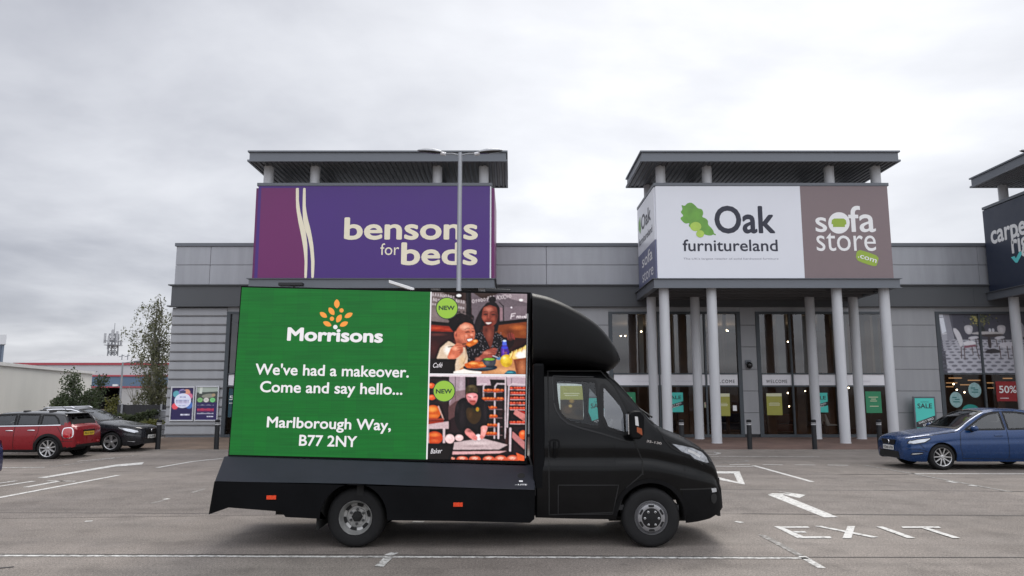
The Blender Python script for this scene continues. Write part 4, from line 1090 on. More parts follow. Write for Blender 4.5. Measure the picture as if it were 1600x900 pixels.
        for sd in ((0,) if top else sides):
            b = MB()
            vs = []
            for p in r[0]:
                if top: vs.append((c.X(p.x), p.y, c.top(p.x, p.y) + off))
                else: vs.append((c.X(p.x), sd * (c.side(p.x, p.y) + off), p.y))
            b.add(vs, [list(f) for f in r[2]]); o = b.build(name, mat, root, smooth=smooth, local=True, angle=60); objs.append(o)
        return objs
    def strip(c, mb, line, wd, off=.004, sides=(-1, 1), closed=False, top=False):
        """thin ribbon along a line on the body surface"""
        p = [np.array(q, float) for q in (densify(line, .05) if closed else [x for i in range(len(line) - 1) for x in densify([line[i], line[i + 1]], .05)[:max(1, int(math.dist(line[i], line[i + 1]) / .05))]] + [line[-1]])]
        n = len(p); A, B = [], []
        for i in range(n):
            a, b = (p[i - 1], p[(i + 1) % n]) if closed else (p[max(i - 1, 0)], p[min(i + 1, n - 1)])
            d = b - a; d /= (np.linalg.norm(d) + 1e-9); s = np.array((-d[1], d[0])) * wd / 2; A.append(p[i] + s); B.append(p[i] - s)
        for sd in ((0,) if top else sides):
            f3 = (lambda q: (c.X(q[0]), q[1], c.top(q[0], q[1]) + off)) if top else (lambda q: (c.X(q[0]), sd * (c.side(q[0], q[1]) + off), q[1]))
            vs = [f3(q) for q in A] + [f3(q) for q in B]
            mb.add(vs, [(i, (i + 1) % n, n + (i + 1) % n, n + i) for i in range(n if closed else n - 1)])
        return mb
M_TYRE = pmat('tyre_rubber', (.0125, .0125, .013), .78, var=.25, scale=8, bump=.25, bscale=120, spec=.25)
M_ALLOY = pmat('alloy', (.5, .5, .5), .3, .8, .06)
M_DARKALLOY = pmat('dark_alloy', (.09, .09, .095), .4, .6, .1)
M_GLASSC = glass_mat('car_glass', (.33, .37, .37), 1.5, .03)
M_GLASSD = glass_mat('privacy_glass', (.08, .085, .09), 1.5, .03)
M_TRIM = pmat('black_trim', (.009, .009, .0095), .5, var=.15, scale=5, spec=.25)
M_WELL = pmat('wheel_well', (.012, .012, .012), .9, var=.1)
M_INT = pmat('interior_trim', (.025, .025, .027), .7, var=.15)
M_SEAT = pmat('seat_cloth', (.03, .03, .032), .85, var=.2)
M_CHROME = pmat('chrome', (.75, .75, .77), .12, 1.0, 0)
M_LAMP = pmat('lamp_lens', (.55, .57, .6), .08, .4, .12, 14, coat=1)
M_REDLAMP = pmat('red_lens', (.42, .012, .018), .12, 0, .15, 20, coat=1)
M_AMBER = pmat('amber_lens', (.30, .06, .012), .15, 0, .1, 20, coat=1)
M_PLW = pmat('white_plate', (.72, .72, .7), .4, var=.02); M_PLY = pmat('yellow_plate', (.72, .5, .04), .4, var=.02); M_PLT = pmat('plate_black', (.015, .015, .015), .5, var=0)

def half_tube(mb, ya, yb, r, cx_, cz_, n=20):
    """upper half of a cylinder lying across the car: the inside of a wheel arch"""
    vs = [(cx_ + r * math.cos(a), y, cz_ + r * math.sin(a)) for y in (ya, yb) for a in np.linspace(-.1, math.pi + .1, n)]
    return mb.add(vs, [(i, i + 1, n + i + 1, n + i) for i in range(n - 1)])
def wheel(root, x, y, z, R, Wd, rr, face, style):
    """wheel centred at x,z; y is its outer face, face = -1/+1 outward direction"""
    f = face; t = MB()
    t.lathe([(-f * Wd, rr * .95), (-f * Wd, R * .9), (-f * (Wd - .03), R * .985), (-f * Wd * .5, R), (-f * .035, R * .985), (-f * .006, R * .93), (f * .004, R * .86), (f * .002, rr + .02), (-f * .008, rr)], (x, y, z), 'y', 48)
    for k in (.3, .5, .7):
        pass
    w_ = t.build('wheel', M_TYRE, root, smooth=True, local=True)
    if style == 'steel':
        b = MB(); b.lathe([(-f * .005, rr), (f * .004, rr * .985), (-f * .004, rr * .955), (-f * .05, rr * .93), (-f * .075, rr * .88), (-f * .105, rr * .80), (-f * .115, rr * .66), (-f * .135, rr * .62), (-f * .135, rr * .52), (-f * .12, rr * .5), (-f * .12, rr * .02)], (x, y, z), 'y', 48)
        b.build('rim', pmat('grey_steel', (.36, .36, .35), .42, .5, .25, 9), w_, smooth=True, local=True)
        b = MB()
        for k in range(6):
            a = k * math.pi / 3 + .26; ro = rr * .73
            q = []
            for (da, dr) in ((-.26, .075), (-.2, .1), (.2, .1), (.26, .075), (.26, -.075), (.2, -.1), (-.2, -.1), (-.26, -.075)):
                q.append((x + (ro + dr * rr) * math.cos(a + da), y - f * .098, z + (ro + dr * rr) * math.sin(a + da)))
            b.sheet(q)
        b.lathe([(-f * .112, rr * .34), (-f * .085, rr * .31), (-f * .06, rr * .16), (-f * .055, rr * .02)], (x, y, z), 'y', 6); b.build('hub', M_WELL, w_, local=True)
        b = MB()
        for k in range(6):
            a = k * math.pi / 3 + .5; b.lathe([(-f * .13, .016), (-f * .095, .016), (-f * .09, .01)], (x + rr * .42 * math.cos(a), y, z + rr * .42 * math.sin(a)), 'y', 6)
        b.each('wheel_nut', M_DARKALLOY, w_, local=True)
    elif style == 'cover':
        b = MB(); b.lathe([(-f * .008, rr), (-f * .002, rr * .985), (-f * .012, rr * .95), (-f * .03, rr * .9), (-f * .02, rr * .86), (f * .012, rr * .80), (f * .02, rr * .62), (f * .018, rr * .55)], (x, y, z), 'y', 48)
        b.build('rim', pmat('silver_cover', (.3, .3, .31), .32, .7, .1), w_, smooth=True, local=True)
        b = MB(); b.lathe([(f * .017, rr * .58), (f * .035, rr * .54), (f * .04, rr * .3), (f * .042, .001)], (x, y, z), 'y', 32); b.build('hub', M_TRIM, w_, smooth=True, local=True)
        b = MB()
        for k in range(6):
            a = k * math.pi / 3 + .52; ro = rr * .71
            b.sheet([(x + (ro + dr * rr) * math.cos(a + da), y + f * .0205, z + (ro + dr * rr) * math.sin(a + da)) for (da, dr) in ((-.2, .07), (.2, .07), (.24, .03), (.24, -.04), (.18, -.07), (-.18, -.07), (-.24, -.04), (-.24, .03))])
        b.build('cover_slot', M_WELL, w_, local=True)
        b = MB()
        for k in range(6):
            a = k * math.pi / 3; b.lathe([(f * .036, .016), (f * .05, .014), (f * .052, .006)], (x + rr * .42 * math.cos(a), y, z + rr * .42 * math.sin(a)), 'y', 8)
        b.each('wheel_nut', M_ALLOY, w_, local=True)
    else:
        nsp, wsp, mt = {'double': (10, .03, M_ALLOY), 'multi': (9, .045, M_ALLOY), 'five': (5, .075, M_ALLOY)}[style]
        b = MB(); b.lathe([(-f * .006, rr), (f * .002, rr * .985), (-f * .006, rr * .93), (-f * .03, rr * .9), (-f * Wd * .8, rr * .88)], (x, y, z), 'y', 40); b.build('rim', mt, w_, smooth=True, local=True)
        b = MB(); b.lathe([(-f * .09, rr * .9), (-f * .09, .01)], (x, y, z), 'y', 32); b.build('brake_disc', M_WELL, w_, local=True)
        b = MB()
        for k in range(nsp):
            if style == 'double': a0 = (k // 2) * 2 * math.pi / 5 + (.17 if k % 2 else -.17) + .3; a1 = (k // 2) * 2 * math.pi / 5 + (.34 if k % 2 else -.34) + .3
            else: a0 = a1 = k * 2 * math.pi / nsp + .25
            r0, r1 = rr * .16, rr * .93
            p0 = Vector((x + r0 * math.cos(a0), 0, z + r0 * math.sin(a0))); p1 = Vector((x + r1 * math.cos(a1), 0, z + r1 * math.sin(a1)))
            d = (p1 - p0).normalized(); s = Vector((-d.z, 0, d.x))
            w0, w1 = wsp * .5, wsp * (.42 if style != 'five' else .62)
            q = []
            for (p, ww, yo) in ((p0, w0, -.018), (p1, w1, -.008)):
                for yy in (y + f * yo, y + f * (yo - .03)): q += [(p + s * ww) + Vector((0, yy, 0)), (p - s * ww) + Vector((0, yy, 0))]
            b.add(q, [(0, 1, 5, 4), (2, 6, 7, 3), (0, 4, 6, 2), (1, 3, 7, 5), (0, 2, 3, 1), (4, 5, 7, 6)])
        b.lathe([(-f * .05, rr * .2), (-f * .012, rr * .19), (-f * .006, rr * .12), (-f * .006, .001)], (x, y, z), 'y', 20)
        b.build('spokes', mt, w_, local=True)
    return w_

def plate(root, s_x, y, z, facing, m, txt):
    """number plate across the car: facing +1 towards local +x, -1 towards -x"""
    t = MB(); t.box(min(s_x, s_x + facing * .012), max(s_x, s_x + facing * .012), y - .26, y + .26, z - .055, z + .055); p = t.build('number_plate', m, root, local=True)
    b = MB(); e = s_x + facing * .012
    p0, p1 = ((e, y - .235 * facing, z - .032), (e, y + .235 * facing, z - .032))
    put_text(b, txt, p0, p1, .066, (facing, 0, 0), .02, lift=.002); b.build('plate_lettering', M_PLT, p, local=True)

def cabin(root, sh, s0, s1, rows, halfw, zf, zs):
    b = MB(); X = sh.X
    lo, hi = sorted((X(s0), X(s1))); b.box(lo, hi, -halfw, halfw, zf - .05, zf)
    b.build('cabin_floor', M_INT, root, local=True)
    for s in rows:
        for y in (-.37, .37):
            d = MB(); sg = 1 if X(1) > X(0) else -1
            q = lambda a, z: (X(s + a), z)
            d.prism([q(-.3, zs - .14), q(-.32, zs), q(.1, zs - .02), q(.24, zs + .52), q(.36, zs + .52), q(.26, zs - .14)], 'y', y - .24, y + .24)
            d.prism([q(.27, zs + .54), q(.25, zs + .74), q(.35, zs + .75), q(.38, zs + .54)], 'y', y - .13, y + .13)
            d.build('seat', M_SEAT, root, local=True, bevel=.03)
    d = MB(); q = lambda a, z: (X(s0 + a), z)
    d.prism([q(-.15, zf), q(-.15, zs + .3), q(.2, zs + .36), q(.38, zs + .27), q(.4, zf)], 'y', -halfw + .05, halfw - .05); d.build('dashboard', M_INT, root, local=True, bevel=.03)
    d = MB(); c0 = Vector((X(s0 + .56), .36, zs + .28)); n = 20
    d.tube([c0 + Vector((sh.sx * -.06 * math.sin(a), .18 * math.cos(a), .17 * math.sin(a))) for a in [i / n * 2 * math.pi for i in range(n + 1)]], .015, 6); d.tube([c0, c0 + Vector((-sh.sx * .2, 0, -.08))], .03); d.build('steering_wheel', M_INT, root, local=True)
# ================================================================== ADVERTISING TRUCK
TY, TC = 9.31, 10.31                                        # near side of the cab, centre line
XN = P(1128, 782, 9.7)[0]
trk = thing('advertising_truck', 'black flatbed advertising truck with a green and photo LED screen and a rounded cab fairing', 'truck', (XN, TC, 0))
M_VAN = pmat('black_van_paint', (.003, .0031, .0035), .4, 0, .35, 2.5, coat=.36, spec=.05)
M_MATT = pmat('matt_black_panel', (.0042, .0044, .0052), .5, 0, .3, 2.0, spec=.08)
M_EDGE = pmat('grey_edge_highlight', (.017, .017, .018), .4, 0, .15, 4, spec=.3)  # lifted above the black so the strips paint in edge highlights
M_PLASTIC = pmat('black_plastic', (.0055, .0055, .006), .6, 0, .25, 4, bump=.1, bscale=200, spec=.1)
def sz(px, py, Y=TY):
    x, z = P(px, py, Y); return (XN - x, z)
zhi = [sz(px, py, 9.75) for px, py in ((1128, 776), (1125, 760), (1118, 738), (1112, 719), (1104, 705), (1090, 693.5), (1065, 680), (1032, 665.5))] + \
      [sz(px, py, 9.4) for px, py in ((1020, 652), (1004, 634), (984, 609), (964, 587), (950, 576), (932, 571), (890, 569), (835, 568))]
zhi[0] = (0.0, zhi[0][1])
zlo = [(0, sz(1128, 796)[1])] + [sz(px, py) for px, py in ((1124, 808), (1112, 813), (1066, 818.5), (958, 812), (900, 811), (835, 809))]
LEN = sz(836, 600)[0]; zlo[-1] = (LEN + .01, zlo[-1][1]); zhi[-1] = (LEN + .01, zhi[-1][1])
bz = PZ(688, TY)
fw = sz(1018, 811); WR = .355
van = Shell(LEN, zhi, zlo, [(0, bz - .35), (.6, bz - .1), (1.1, bz), (LEN, bz)], [(0, .66), (.05, .76), (.18, .87), (.4, .95), (.75, .99), (1.0, 1.0), (LEN, 1.0)], tumble=.10, arches=((fw[0], WR, .425),), crown=.13, tuck=.04, shoulder=.03, crease=(.8, .02))
def pz(pts, Y=TY + .03): return [sz(x, y, Y) for x, y in pts]
WIN = pz([(868, 593.5), (870, 592), (930, 594.5), (933, 600), (936, 630), (938, 666), (930, 667.5), (900, 662.5), (885, 657), (876, 648), (871, 636)], TY + .06)
QTR = pz([(941, 603), (943.5, 601.5), (947, 604), (962, 621), (975, 638), (978, 660), (979, 678), (973, 677), (940.5, 666)], TY + .07)
WIN = chaikin(WIN, 1); QTR = chaikin(QTR, 1)
DOOR = pz([(857, 579), (941, 579), (962, 603), (986, 648), (991, 690), (1003, 718), (1003, 740), (978, 762), (964, 800), (858, 804)])
sc, sr = sz(1022, 655, 9.4)[0], sz(957, 582, 9.4)[0]
SCREEN = [(sc, -.80), (sc - .05, -.4), (sc - .06, 0), (sc - .05, .4), (sc, .80), (sr, .74), (sr - .02, 0), (sr, -.74)]
SCREEN = densify(SCREEN, .1)
bump_s, bump_z = sz(1066, 766)
grey_m = {'body': M_VAN, 'door': M_VAN, 'bumper': M_PLASTIC, 'side_cladding': M_PLASTIC}
cl = pz([(872, 757), (968, 757), (958, 806), (872, 806)])
parts = van.build(trk, grey_m, holes=[WIN, QTR], doors=[('door', DOOR)], tops=[SCREEN],
                  trims=[('bumper', lambda s, y, z, t: (not t) and s < bump_s and z < bump_z)], step=.026)
for k, o in parts.items():
    if k == 'body': o.name = 'cab_body'
doorN = [o for k, o in parts.items() if isinstance(k, tuple) and k[1] == -1][0]; doorF = [o for k, o in parts.items() if isinstance(k, tuple) and k[1] == 1][0]
M_QTRG = glass_mat('quarter_glass', (.8, .85, .85), 1.45, .10)
M_CABG = glass_mat('cab_glass', (.86, .9, .9), 1.4, 0)
for d, sd in ((doorN, -1), (doorF, 1)):
    van.patch('window', WIN, M_CABG, d, .001, .3, (sd,))
    b = MB(); van.strip(b, WIN, .04, .005, (sd,), True); b.build('window_seal', M_TRIM, d, local=True)
    b = MB(); van.strip(b, DOOR, .014, .003, (sd,), True); b.build('door_gap', M_WELL, d, local=True)
    h = [sz(px, py)for px, py in ((859, 690), (862, 687.5), (871, 687.5), (874, 691), (873, 708), (869, 715), (864, 715), (860, 709))]
    b = MB(); van.strip(b, chaikin(h, 1), .022, .012, (sd,), True); s_, z_ = sz(866.5, 690); s2_, z2_ = sz(866.5, 712)
    yy = sd * (van.side(s_, z_) + .02); b.tube([(-s_, yy, z_), (-s_, yy + sd * .02, (z_ + z2_) / 2), (-s2_, yy, z2_)], .018); b.build('handle', M_PLASTIC, d, local=True)
    b = MB(); van.strip(b, pz([(872, 757.5), (966, 757.5), (957, 803), (872, 803)]), .012, .004, (sd,), True); b.build('door_moulding', M_EDGE, d, local=True); b = MB(); van.strip(b, pz([(866, 630), (870, 642), (877, 653), (888, 662), (910, 669.5), (940, 677.5), (984, 691)], TY), .02, .012, (sd,)); b.build('waist_moulding', M_EDGE, d, local=True); b = MB(); van.strip(b, pz([(866, 626), (864, 590), (866, 587), (930, 588.5)], TY), .012, .007, (sd,)); b.build('window_edge_highlight', M_EDGE, d, local=True)  # lighter tone paints highlights on door moulding, waist ridge and window edge
for sd in (-1, 1):
    van.patch('quarter_window', QTR, M_QTRG, trk, .001, .3, (sd,))
    b = MB(); van.strip(b, QTR, .045, .005, (sd,), True); b.build('window_seal', M_TRIM, trk, local=True)
ws = van.patch('windscreen', SCREEN, MATS['cab_glass'], trk, .002, .12, top=True)[0]
b = MB(); van.strip(b, SCREEN, .06, .006, closed=True, top=True); b.build('screen_seal', M_TRIM, ws, local=True)
b = MB(); b.tube([(-sc + .03, -.6, van.top(sc, .6) + .03), (-sc - .12, -.05, van.top(sc + .12, .05) + .03)], .012); b.tube([(-sc + .03, .1, van.top(sc, .1) + .03), (-sc - .12, .62, van.top(sc + .12, .62) + .03)], .012)
b.build('wiper', M_TRIM, ws, local=True)
# body lines: bonnet shut line, wing crease, sill line
b = MB()
van.strip(b, pz([(1026, 668), (1033, 677), (1043, 690), (1070, 704), (1100, 727)]), .012, .003); van.strip(b, pz([(1004, 722), (1004, 742)]), .01, .003); van.strip(b, pz([(1062, 764.5), (1127, 764.5)]), .016, .003)
b.build('panel_gap', M_WELL, trk, local=True)
for sd in (-1, 1):
    b = MB(); van.strip(b, [(fw[0] + .44 * math.cos(a), WR + .44 * math.sin(a)) for a in np.linspace(.05, math.pi - .05, 24)], .05, .012, (sd,)); b.build('arch_lip', M_PLASTIC, trk, local=True)
for sd in (-1, 1):
    L1 = pz([(1050, 693), (1066, 696), (1084, 700.5), (1099, 707), (1107, 715), (1111, 724), (1106, 724), (1094, 720.5), (1086, 717), (1079, 710.5), (1066, 706)])
    h = van.patch('headlight', L1, pmat('grey_lens', (.30, .31, .33), .1, .4, .45, 18, coat=.8), trk, .006, .03, (sd,))[0]
    b = MB(); van.strip(b, pz([(1036, 684), (1050, 692), (1066, 695), (1084, 699), (1100, 706), (1109, 715), (1113, 726), (1107, 725.5), (1086, 718.5), (1078, 711.5), (1064, 707), (1049, 699)]), .02, .009, (sd,), True); b.build('lamp_surround', M_TRIM, h, local=True)
    b = MB(); van.strip(b, pz([(1076, 704), (1086, 708), (1096, 714)]), .03, .008, (sd,)); b.build('reflector', M_ALLOY, h, local=True)
    f = van.patch('fog_lamp', pz([(1114.5, 764.5), (1123.5, 764.5), (1124.5, 770.5), (1116, 771)]), M_LAMP, trk, .006, .02, (sd,))[0]
    van.patch('bumper_recess', chaikin(pz([(1114, 773), (1124, 773), (1125, 785), (1119, 790), (1114, 784)]), 1), M_WELL, trk, .005, .03, (sd,))
b = MB(); b.box(-.03, .003, -.52, .52, .60, .78); b.box(-.03, .004, -.5, .5, .3, .44)
b.build('grille', M_TRIM, trk, local=True)
b = MB(); put_text(b, '35-130', (-sz(1010.5, 691)[0], -(van.side(*sz(1024, 692)) + .006), sz(1010.5, 691)[1]), (-sz(1034, 695)[0], -(van.side(*sz(1024, 692)) + .006), sz(1034, 695)[1]), .028, (0, -1, 0), .03)
b.build('badge', M_CHROME, trk, local=True)
# mirrors
for sd in (-1, 1):
    Ym = 9.05; x0_, x1_ = P(983, 660, Ym)[0] - XN, P(1008, 660, Ym)[0] - XN; z0_, z1_ = PZ(687, Ym), PZ(642, Ym)
    y0 = sd * 1.13; m = MB(); m.prism([(x0_ + .01, z1_ - .05), (x0_ + .06, z1_ - .005), (x1_ - .05, z1_), (x1_, z1_ - .06), (x1_ - .01, z0_ + .06), (x1_ - .06, z0_), (x0_ + .03, z0_ + .01), (x0_, z0_ + .08)], 'y', y0 - .12, y0 + .12)
    mi = m.build('wing_mirror', M_PLASTIC, trk, local=True, bevel=.025)
    m = MB(); m.box(x0_ - .006, x0_ + .002, y0 - .1, y0 + .1, z0_ + .06, z1_ - .04); m.build('mirror_glass', M_CHROME, mi, local=True)
    m = MB(); ye = y0 + sd * .1215; m.prism([(x1_ - .10, z0_ + .09), (x1_ - .035, z0_ + .05), (x1_ - .04, z0_ + .13), (x1_ - .1, z0_ + .15)], 'y', ye - .004, ye + .004); m.build('indicator', M_AMBER, mi, local=True)
    m = MB(); m.prism([(x1_ - .115, z0_ + .17), (x1_ - .075, z0_ + .16), (x1_ - .085, z0_ + .27), (x1_ - .12, z0_ + .275)], 'y', ye - .004, ye + .004); m.build('mirror_strip', pmat('pale_strip', (.6, .6, .6), .3, var=.05), mi, local=True)
    m = MB(); m.tube([(x0_ + .05, sd * .95, z0_ + .14), (x0_ + .07, sd * 1.05, z0_ + .14)], .03); m.tube([(x0_ + .05, sd * .95, z0_ + .3), (x0_ + .07, sd * 1.05, z0_ + .3)], .025); m.build('mirror_arm', M_PLASTIC, mi, local=True)
# inside of the cab
b = MB(); b.box(-LEN + .02, -.62, -.93, .93, .44, .5); b.build('cab_floor', M_INT, trk, local=True)
b = MB(); b.box(-LEN + .012, -LEN + .02, -.9, .9, .5, 1.55); b.build('cab_bulkhead', M_INT, trk, local=True)
for y in (-.45, .45):
    s0 = sz(905, 690)[0]; d = MB()
    d.prism([(-s0 + .3, .78), (-s0 + .3, .93), (-s0 - .15, .9), (-s0 - .22, 1.13), (-s0 - .33, 1.13), (-s0 - .28, .78)], 'y', y - .24, y + .24); d.build('seat', M_SEAT, trk, local=True, bevel=.03)
d = MB(); sd_ = sz(975, 690)[0]; d.prism([(-sd_ - .06, .95), (-sd_ - .02, 1.26), (-sd_ + .3, 1.33), (-sd_ + .52, 1.22), (-sd_ + .6, .8), (-sd_, .8)], 'y', -.85, .85); d.build('dashboard', M_INT, trk, local=True, bevel=.03)
d = MB(); c0 = Vector((-sd_ - .1, .42, 1.32)); d.tube([c0 + Vector((.14 * math.sin(a), .23 * math.cos(a), .16 * math.sin(a))) for a in np.linspace(0, 2 * math.pi, 25)], .018, 6); d.tube([c0, c0 + Vector((.2, 0, -.18))], .03); d.build('steering_wheel', M_INT, trk, local=True)

# rounded fairing above the cab
tp = pchip(sorted((px, PZ(py, 9.42)) for px, py in ((832, 454.5), (855.6, 460), (877, 468.5), (894.7, 477.5), (912.5, 488.5), (930, 500.5), (944.5, 512.5), (955, 524.5), (964, 538.5), (969, 548.5), (971.6, 560))))
bt = pchip(sorted((px, PZ(py, 9.42)) for px, py in ((832, 571), (870, 571), (910, 572.5), (927, 574.5), (940, 578.5), (948, 580.5), (957, 578.5), (964, 574.5), (969, 569), (971.6, 562))))
wd = pchip([(832, 1.02), (900, 1.015), (935, .97), (955, .90), (966, .80), (971.6, .7)])
st = list(np.linspace(832, 950, 26)) + list(np.linspace(951.5, 971.6, 24)); V, n = [], 40
for px in st:
    zt_, zb_, w_ = tp(px), bt(px), wd(px); zc, hh = (zt_ + zb_) / 2, max(.01, (zt_ - zb_) / 2); ex = .32 + .25 * max(0, (px - 930) / 42)
    x = PX(px, 9.42, 520)
    for k in range(n):
        a = 2 * math.pi * k / n; c_, s_ = math.cos(a), math.sin(a)
        V.append((x, TC + w_ * abs(c_) ** ex * (1 if c_ > 0 else -1), zc + hh * abs(s_) ** ex * (1 if s_ > 0 else -1)))
b = MB(); b.add(V, [(i * n + k, i * n + (k + 1) % n, (i + 1) * n + (k + 1) % n, (i + 1) * n + k) for i in range(len(st) - 1) for k in range(n)] + [list(range(n)), [(len(st) - 1) * n + k for k in range(n)]])
b.build('roof_fairing', pmat('black_fibreglass', (.0042, .0043, .0048), .42, 0, .3, 2.0, spec=.16), trk, smooth=True, angle=50)
b = MB(); xw0, xw1 = PX(832, 9.42, 600), PX(850, 9.42, 600); b.box(xw0 + .003, xw1, TC - 1.0, TC + 1.0, PZ(765, 9.4), PZ(568, 9.42)); b.build('bulkhead', M_MATT, trk, bevel=.03)

# LED display box
SY = 9.56
TLq, TRq, BRq, BLq = (378, 449), (827, 459), (821, 723), (358, 710.5)
q = [P(*p, SY) for p in (TLq, TRq, BRq, BLq)]
cxm, czm = sum(p[0] for p in q) / 4, sum(p[1] for p in q) / 4
qo = [(p[0] + (.022 if p[0] > cxm else -.012), p[1] + (.018 if p[1] > czm else -.018)) for p in q]
b = MB(); b.prism(qo, 'y', SY, 2 * TC - SY); led = b.build('led_screen', M_PLASTIC, trk)
M_LED = art_mat('led_picture', .74, 1.0, .4)
def led_green():
    m = bpy.data.materials.new('led_green'); m.use_nodes = True
    n_, l_ = m.node_tree.nodes, m.node_tree.links; b_ = n_['Principled BSDF']
    b_.inputs['Base Color'].default_value = (.012, .014, .012, 1); b_.inputs['Roughness'].default_value = .4; b_.inputs['Specular IOR Level'].default_value = .2
    t = n_.new('ShaderNodeTexCoord'); br = n_.new('ShaderNodeTexBrick'); br.inputs['Scale'].default_value = 1.0
    br.inputs['Brick Width'].default_value = .16; br.inputs['Row Height'].default_value = .16; br.inputs['Mortar Size'].default_value = .0015; br.offset = 0
    br.inputs['Color1'].default_value = (.0032, .168, .020, 1); br.inputs['Color2'].default_value = (.0042, .150, .021, 1); br.inputs['Mortar'].default_value = (.003, .125, .018, 1)
    mp = n_.new('ShaderNodeMapping'); mp.inputs['Rotation'].default_value = (math.radians(90), 0, 0)
    w_ = n_.new('ShaderNodeTexNoise'); w_.inputs['Scale'].default_value = 7; w_.inputs['Detail'].default_value = 5
    mp2 = n_.new('ShaderNodeMapping'); mp2.inputs['Scale'].default_value = (.25, 1, 9)
    l_.new(t.outputs['Object'], mp2.inputs[0]); l_.new(mp2.outputs[0], w_.inputs['Vector'])
    r_ = n_.new('ShaderNodeMapRange'); r_.inputs[1].default_value = .3; r_.inputs[2].default_value = .7; r_.inputs[3].default_value = .84; r_.inputs[4].default_value = 1.12
    v_ = n_.new('ShaderNodeVectorMath'); v_.operation = 'SCALE'
    l_.new(t.outputs['Object'], mp.inputs[0]); l_.new(mp.outputs[0], br.inputs['Vector']); l_.new(w_.outputs['Fac'], r_.inputs[0])
    l_.new(br.outputs['Color'], v_.inputs[0]); l_.new(r_.outputs[0], v_.inputs['Scale']); l_.new(v_.outputs[0], b_.inputs['Emission Color']); b_.inputs['Emission Strength'].default_value = .66
    return m
def P3s(px, py, d=0.0): return P3(px, py, SY - .004 - d)
b = MB(); b.sheet([P3s(*p) for p in (TLq, (673.5, 456), (666.5, 718), BLq)]); b.build('green_panel', led_green(), led)
M_LEDW = emit_mat('led_white', (.86, .82, .86), .72); M_LEDO = emit_mat('led_orange', (.95, .33, .04), .72); M_LEDL = emit_mat('led_lime', (.31, .56, .04), .68); M_LEDK = emit_mat('led_dark', (.012, .01, .01), 1)
M_LEDINK = emit_mat('led_ink', (.012, .03, .012), 1)
b = MB(); b.sheet([P3s(*p, .001) for p in ((672.6, 456), (674.6, 456.1), (668, 717.6), (665.8, 717.5))]); b.build('white_divider', M_LEDW, led)
def gl(u, v): return (320 + u / 3, 430 + v / 3)             # coordinates measured on an enlargement
def led_text(mb, s, a, c, h, bold, d=.002, space=1.0):
    a, c = gl(*a), gl(*c); mb = MB(); put_text(mb, s, P3s(*a), P3s(*c), h / 3 / FPX * SY * .985, (0, -1, 0), bold, lift=d, space=space); mb.build('white_lettering', M_LEDW, led)
b = MB()
led_text(b, 'Morrisons', (385, 307), (834, 317), 64, .034)
led_text(b, "We've had a makeover.", (236, 466), (956, 480), 52, .018)
led_text(b, 'Come and say hello...', (258, 548), (926, 561), 52, .018)
led_text(b, 'Marlborough Way,', (290, 713), (872, 728), 50, .018)
led_text(b, 'B77 2NY', (441, 799), (712, 806), 50, .018)
cdot = gl(612, 243); b.sheet([P3s(cdot[0] + 3.4 * math.cos(t / 20 * 6.2832), cdot[1] + 3.4 * math.sin(t / 20 * 6.2832), .004) for t in range(20)])
b.build('white_dot', M_LEDW, led)
b = MB()
def petal(u, v, L_, W2, ang):
    pts = []
    for k in range(20):
        a = k / 20 * 2 * math.pi; x = L_ * math.cos(a); y = W2 * math.sin(a) * (1 - .25 * abs(math.cos(a)) ** 3) * abs(math.sin(a)) ** .25
        r = math.radians(ang); pts.append(P3s(*gl(u + x * math.cos(r) - y * math.sin(r), v + x * math.sin(r) + y * math.cos(r)), .003))
    b.sheet(pts)
for a in ((619, 134, 21, 13, 90), (594, 169, 21, 12, 55), (556, 186, 20, 11, 35), (574, 228, 21, 11, 25), (629, 203, 21, 12, -60), (674, 188, 21, 11, -28), (652, 229, 21, 11, -25)): petal(*a)
for (u, v) in ((641, 165), (596, 204)): b.sheet([P3s(*gl(u + 10 * math.cos(t / 16 * 6.2832), v + 10 * math.sin(t / 16 * 6.2832)), .003) for t in range(16)])
b.each('orange_petal', M_LEDO, led)

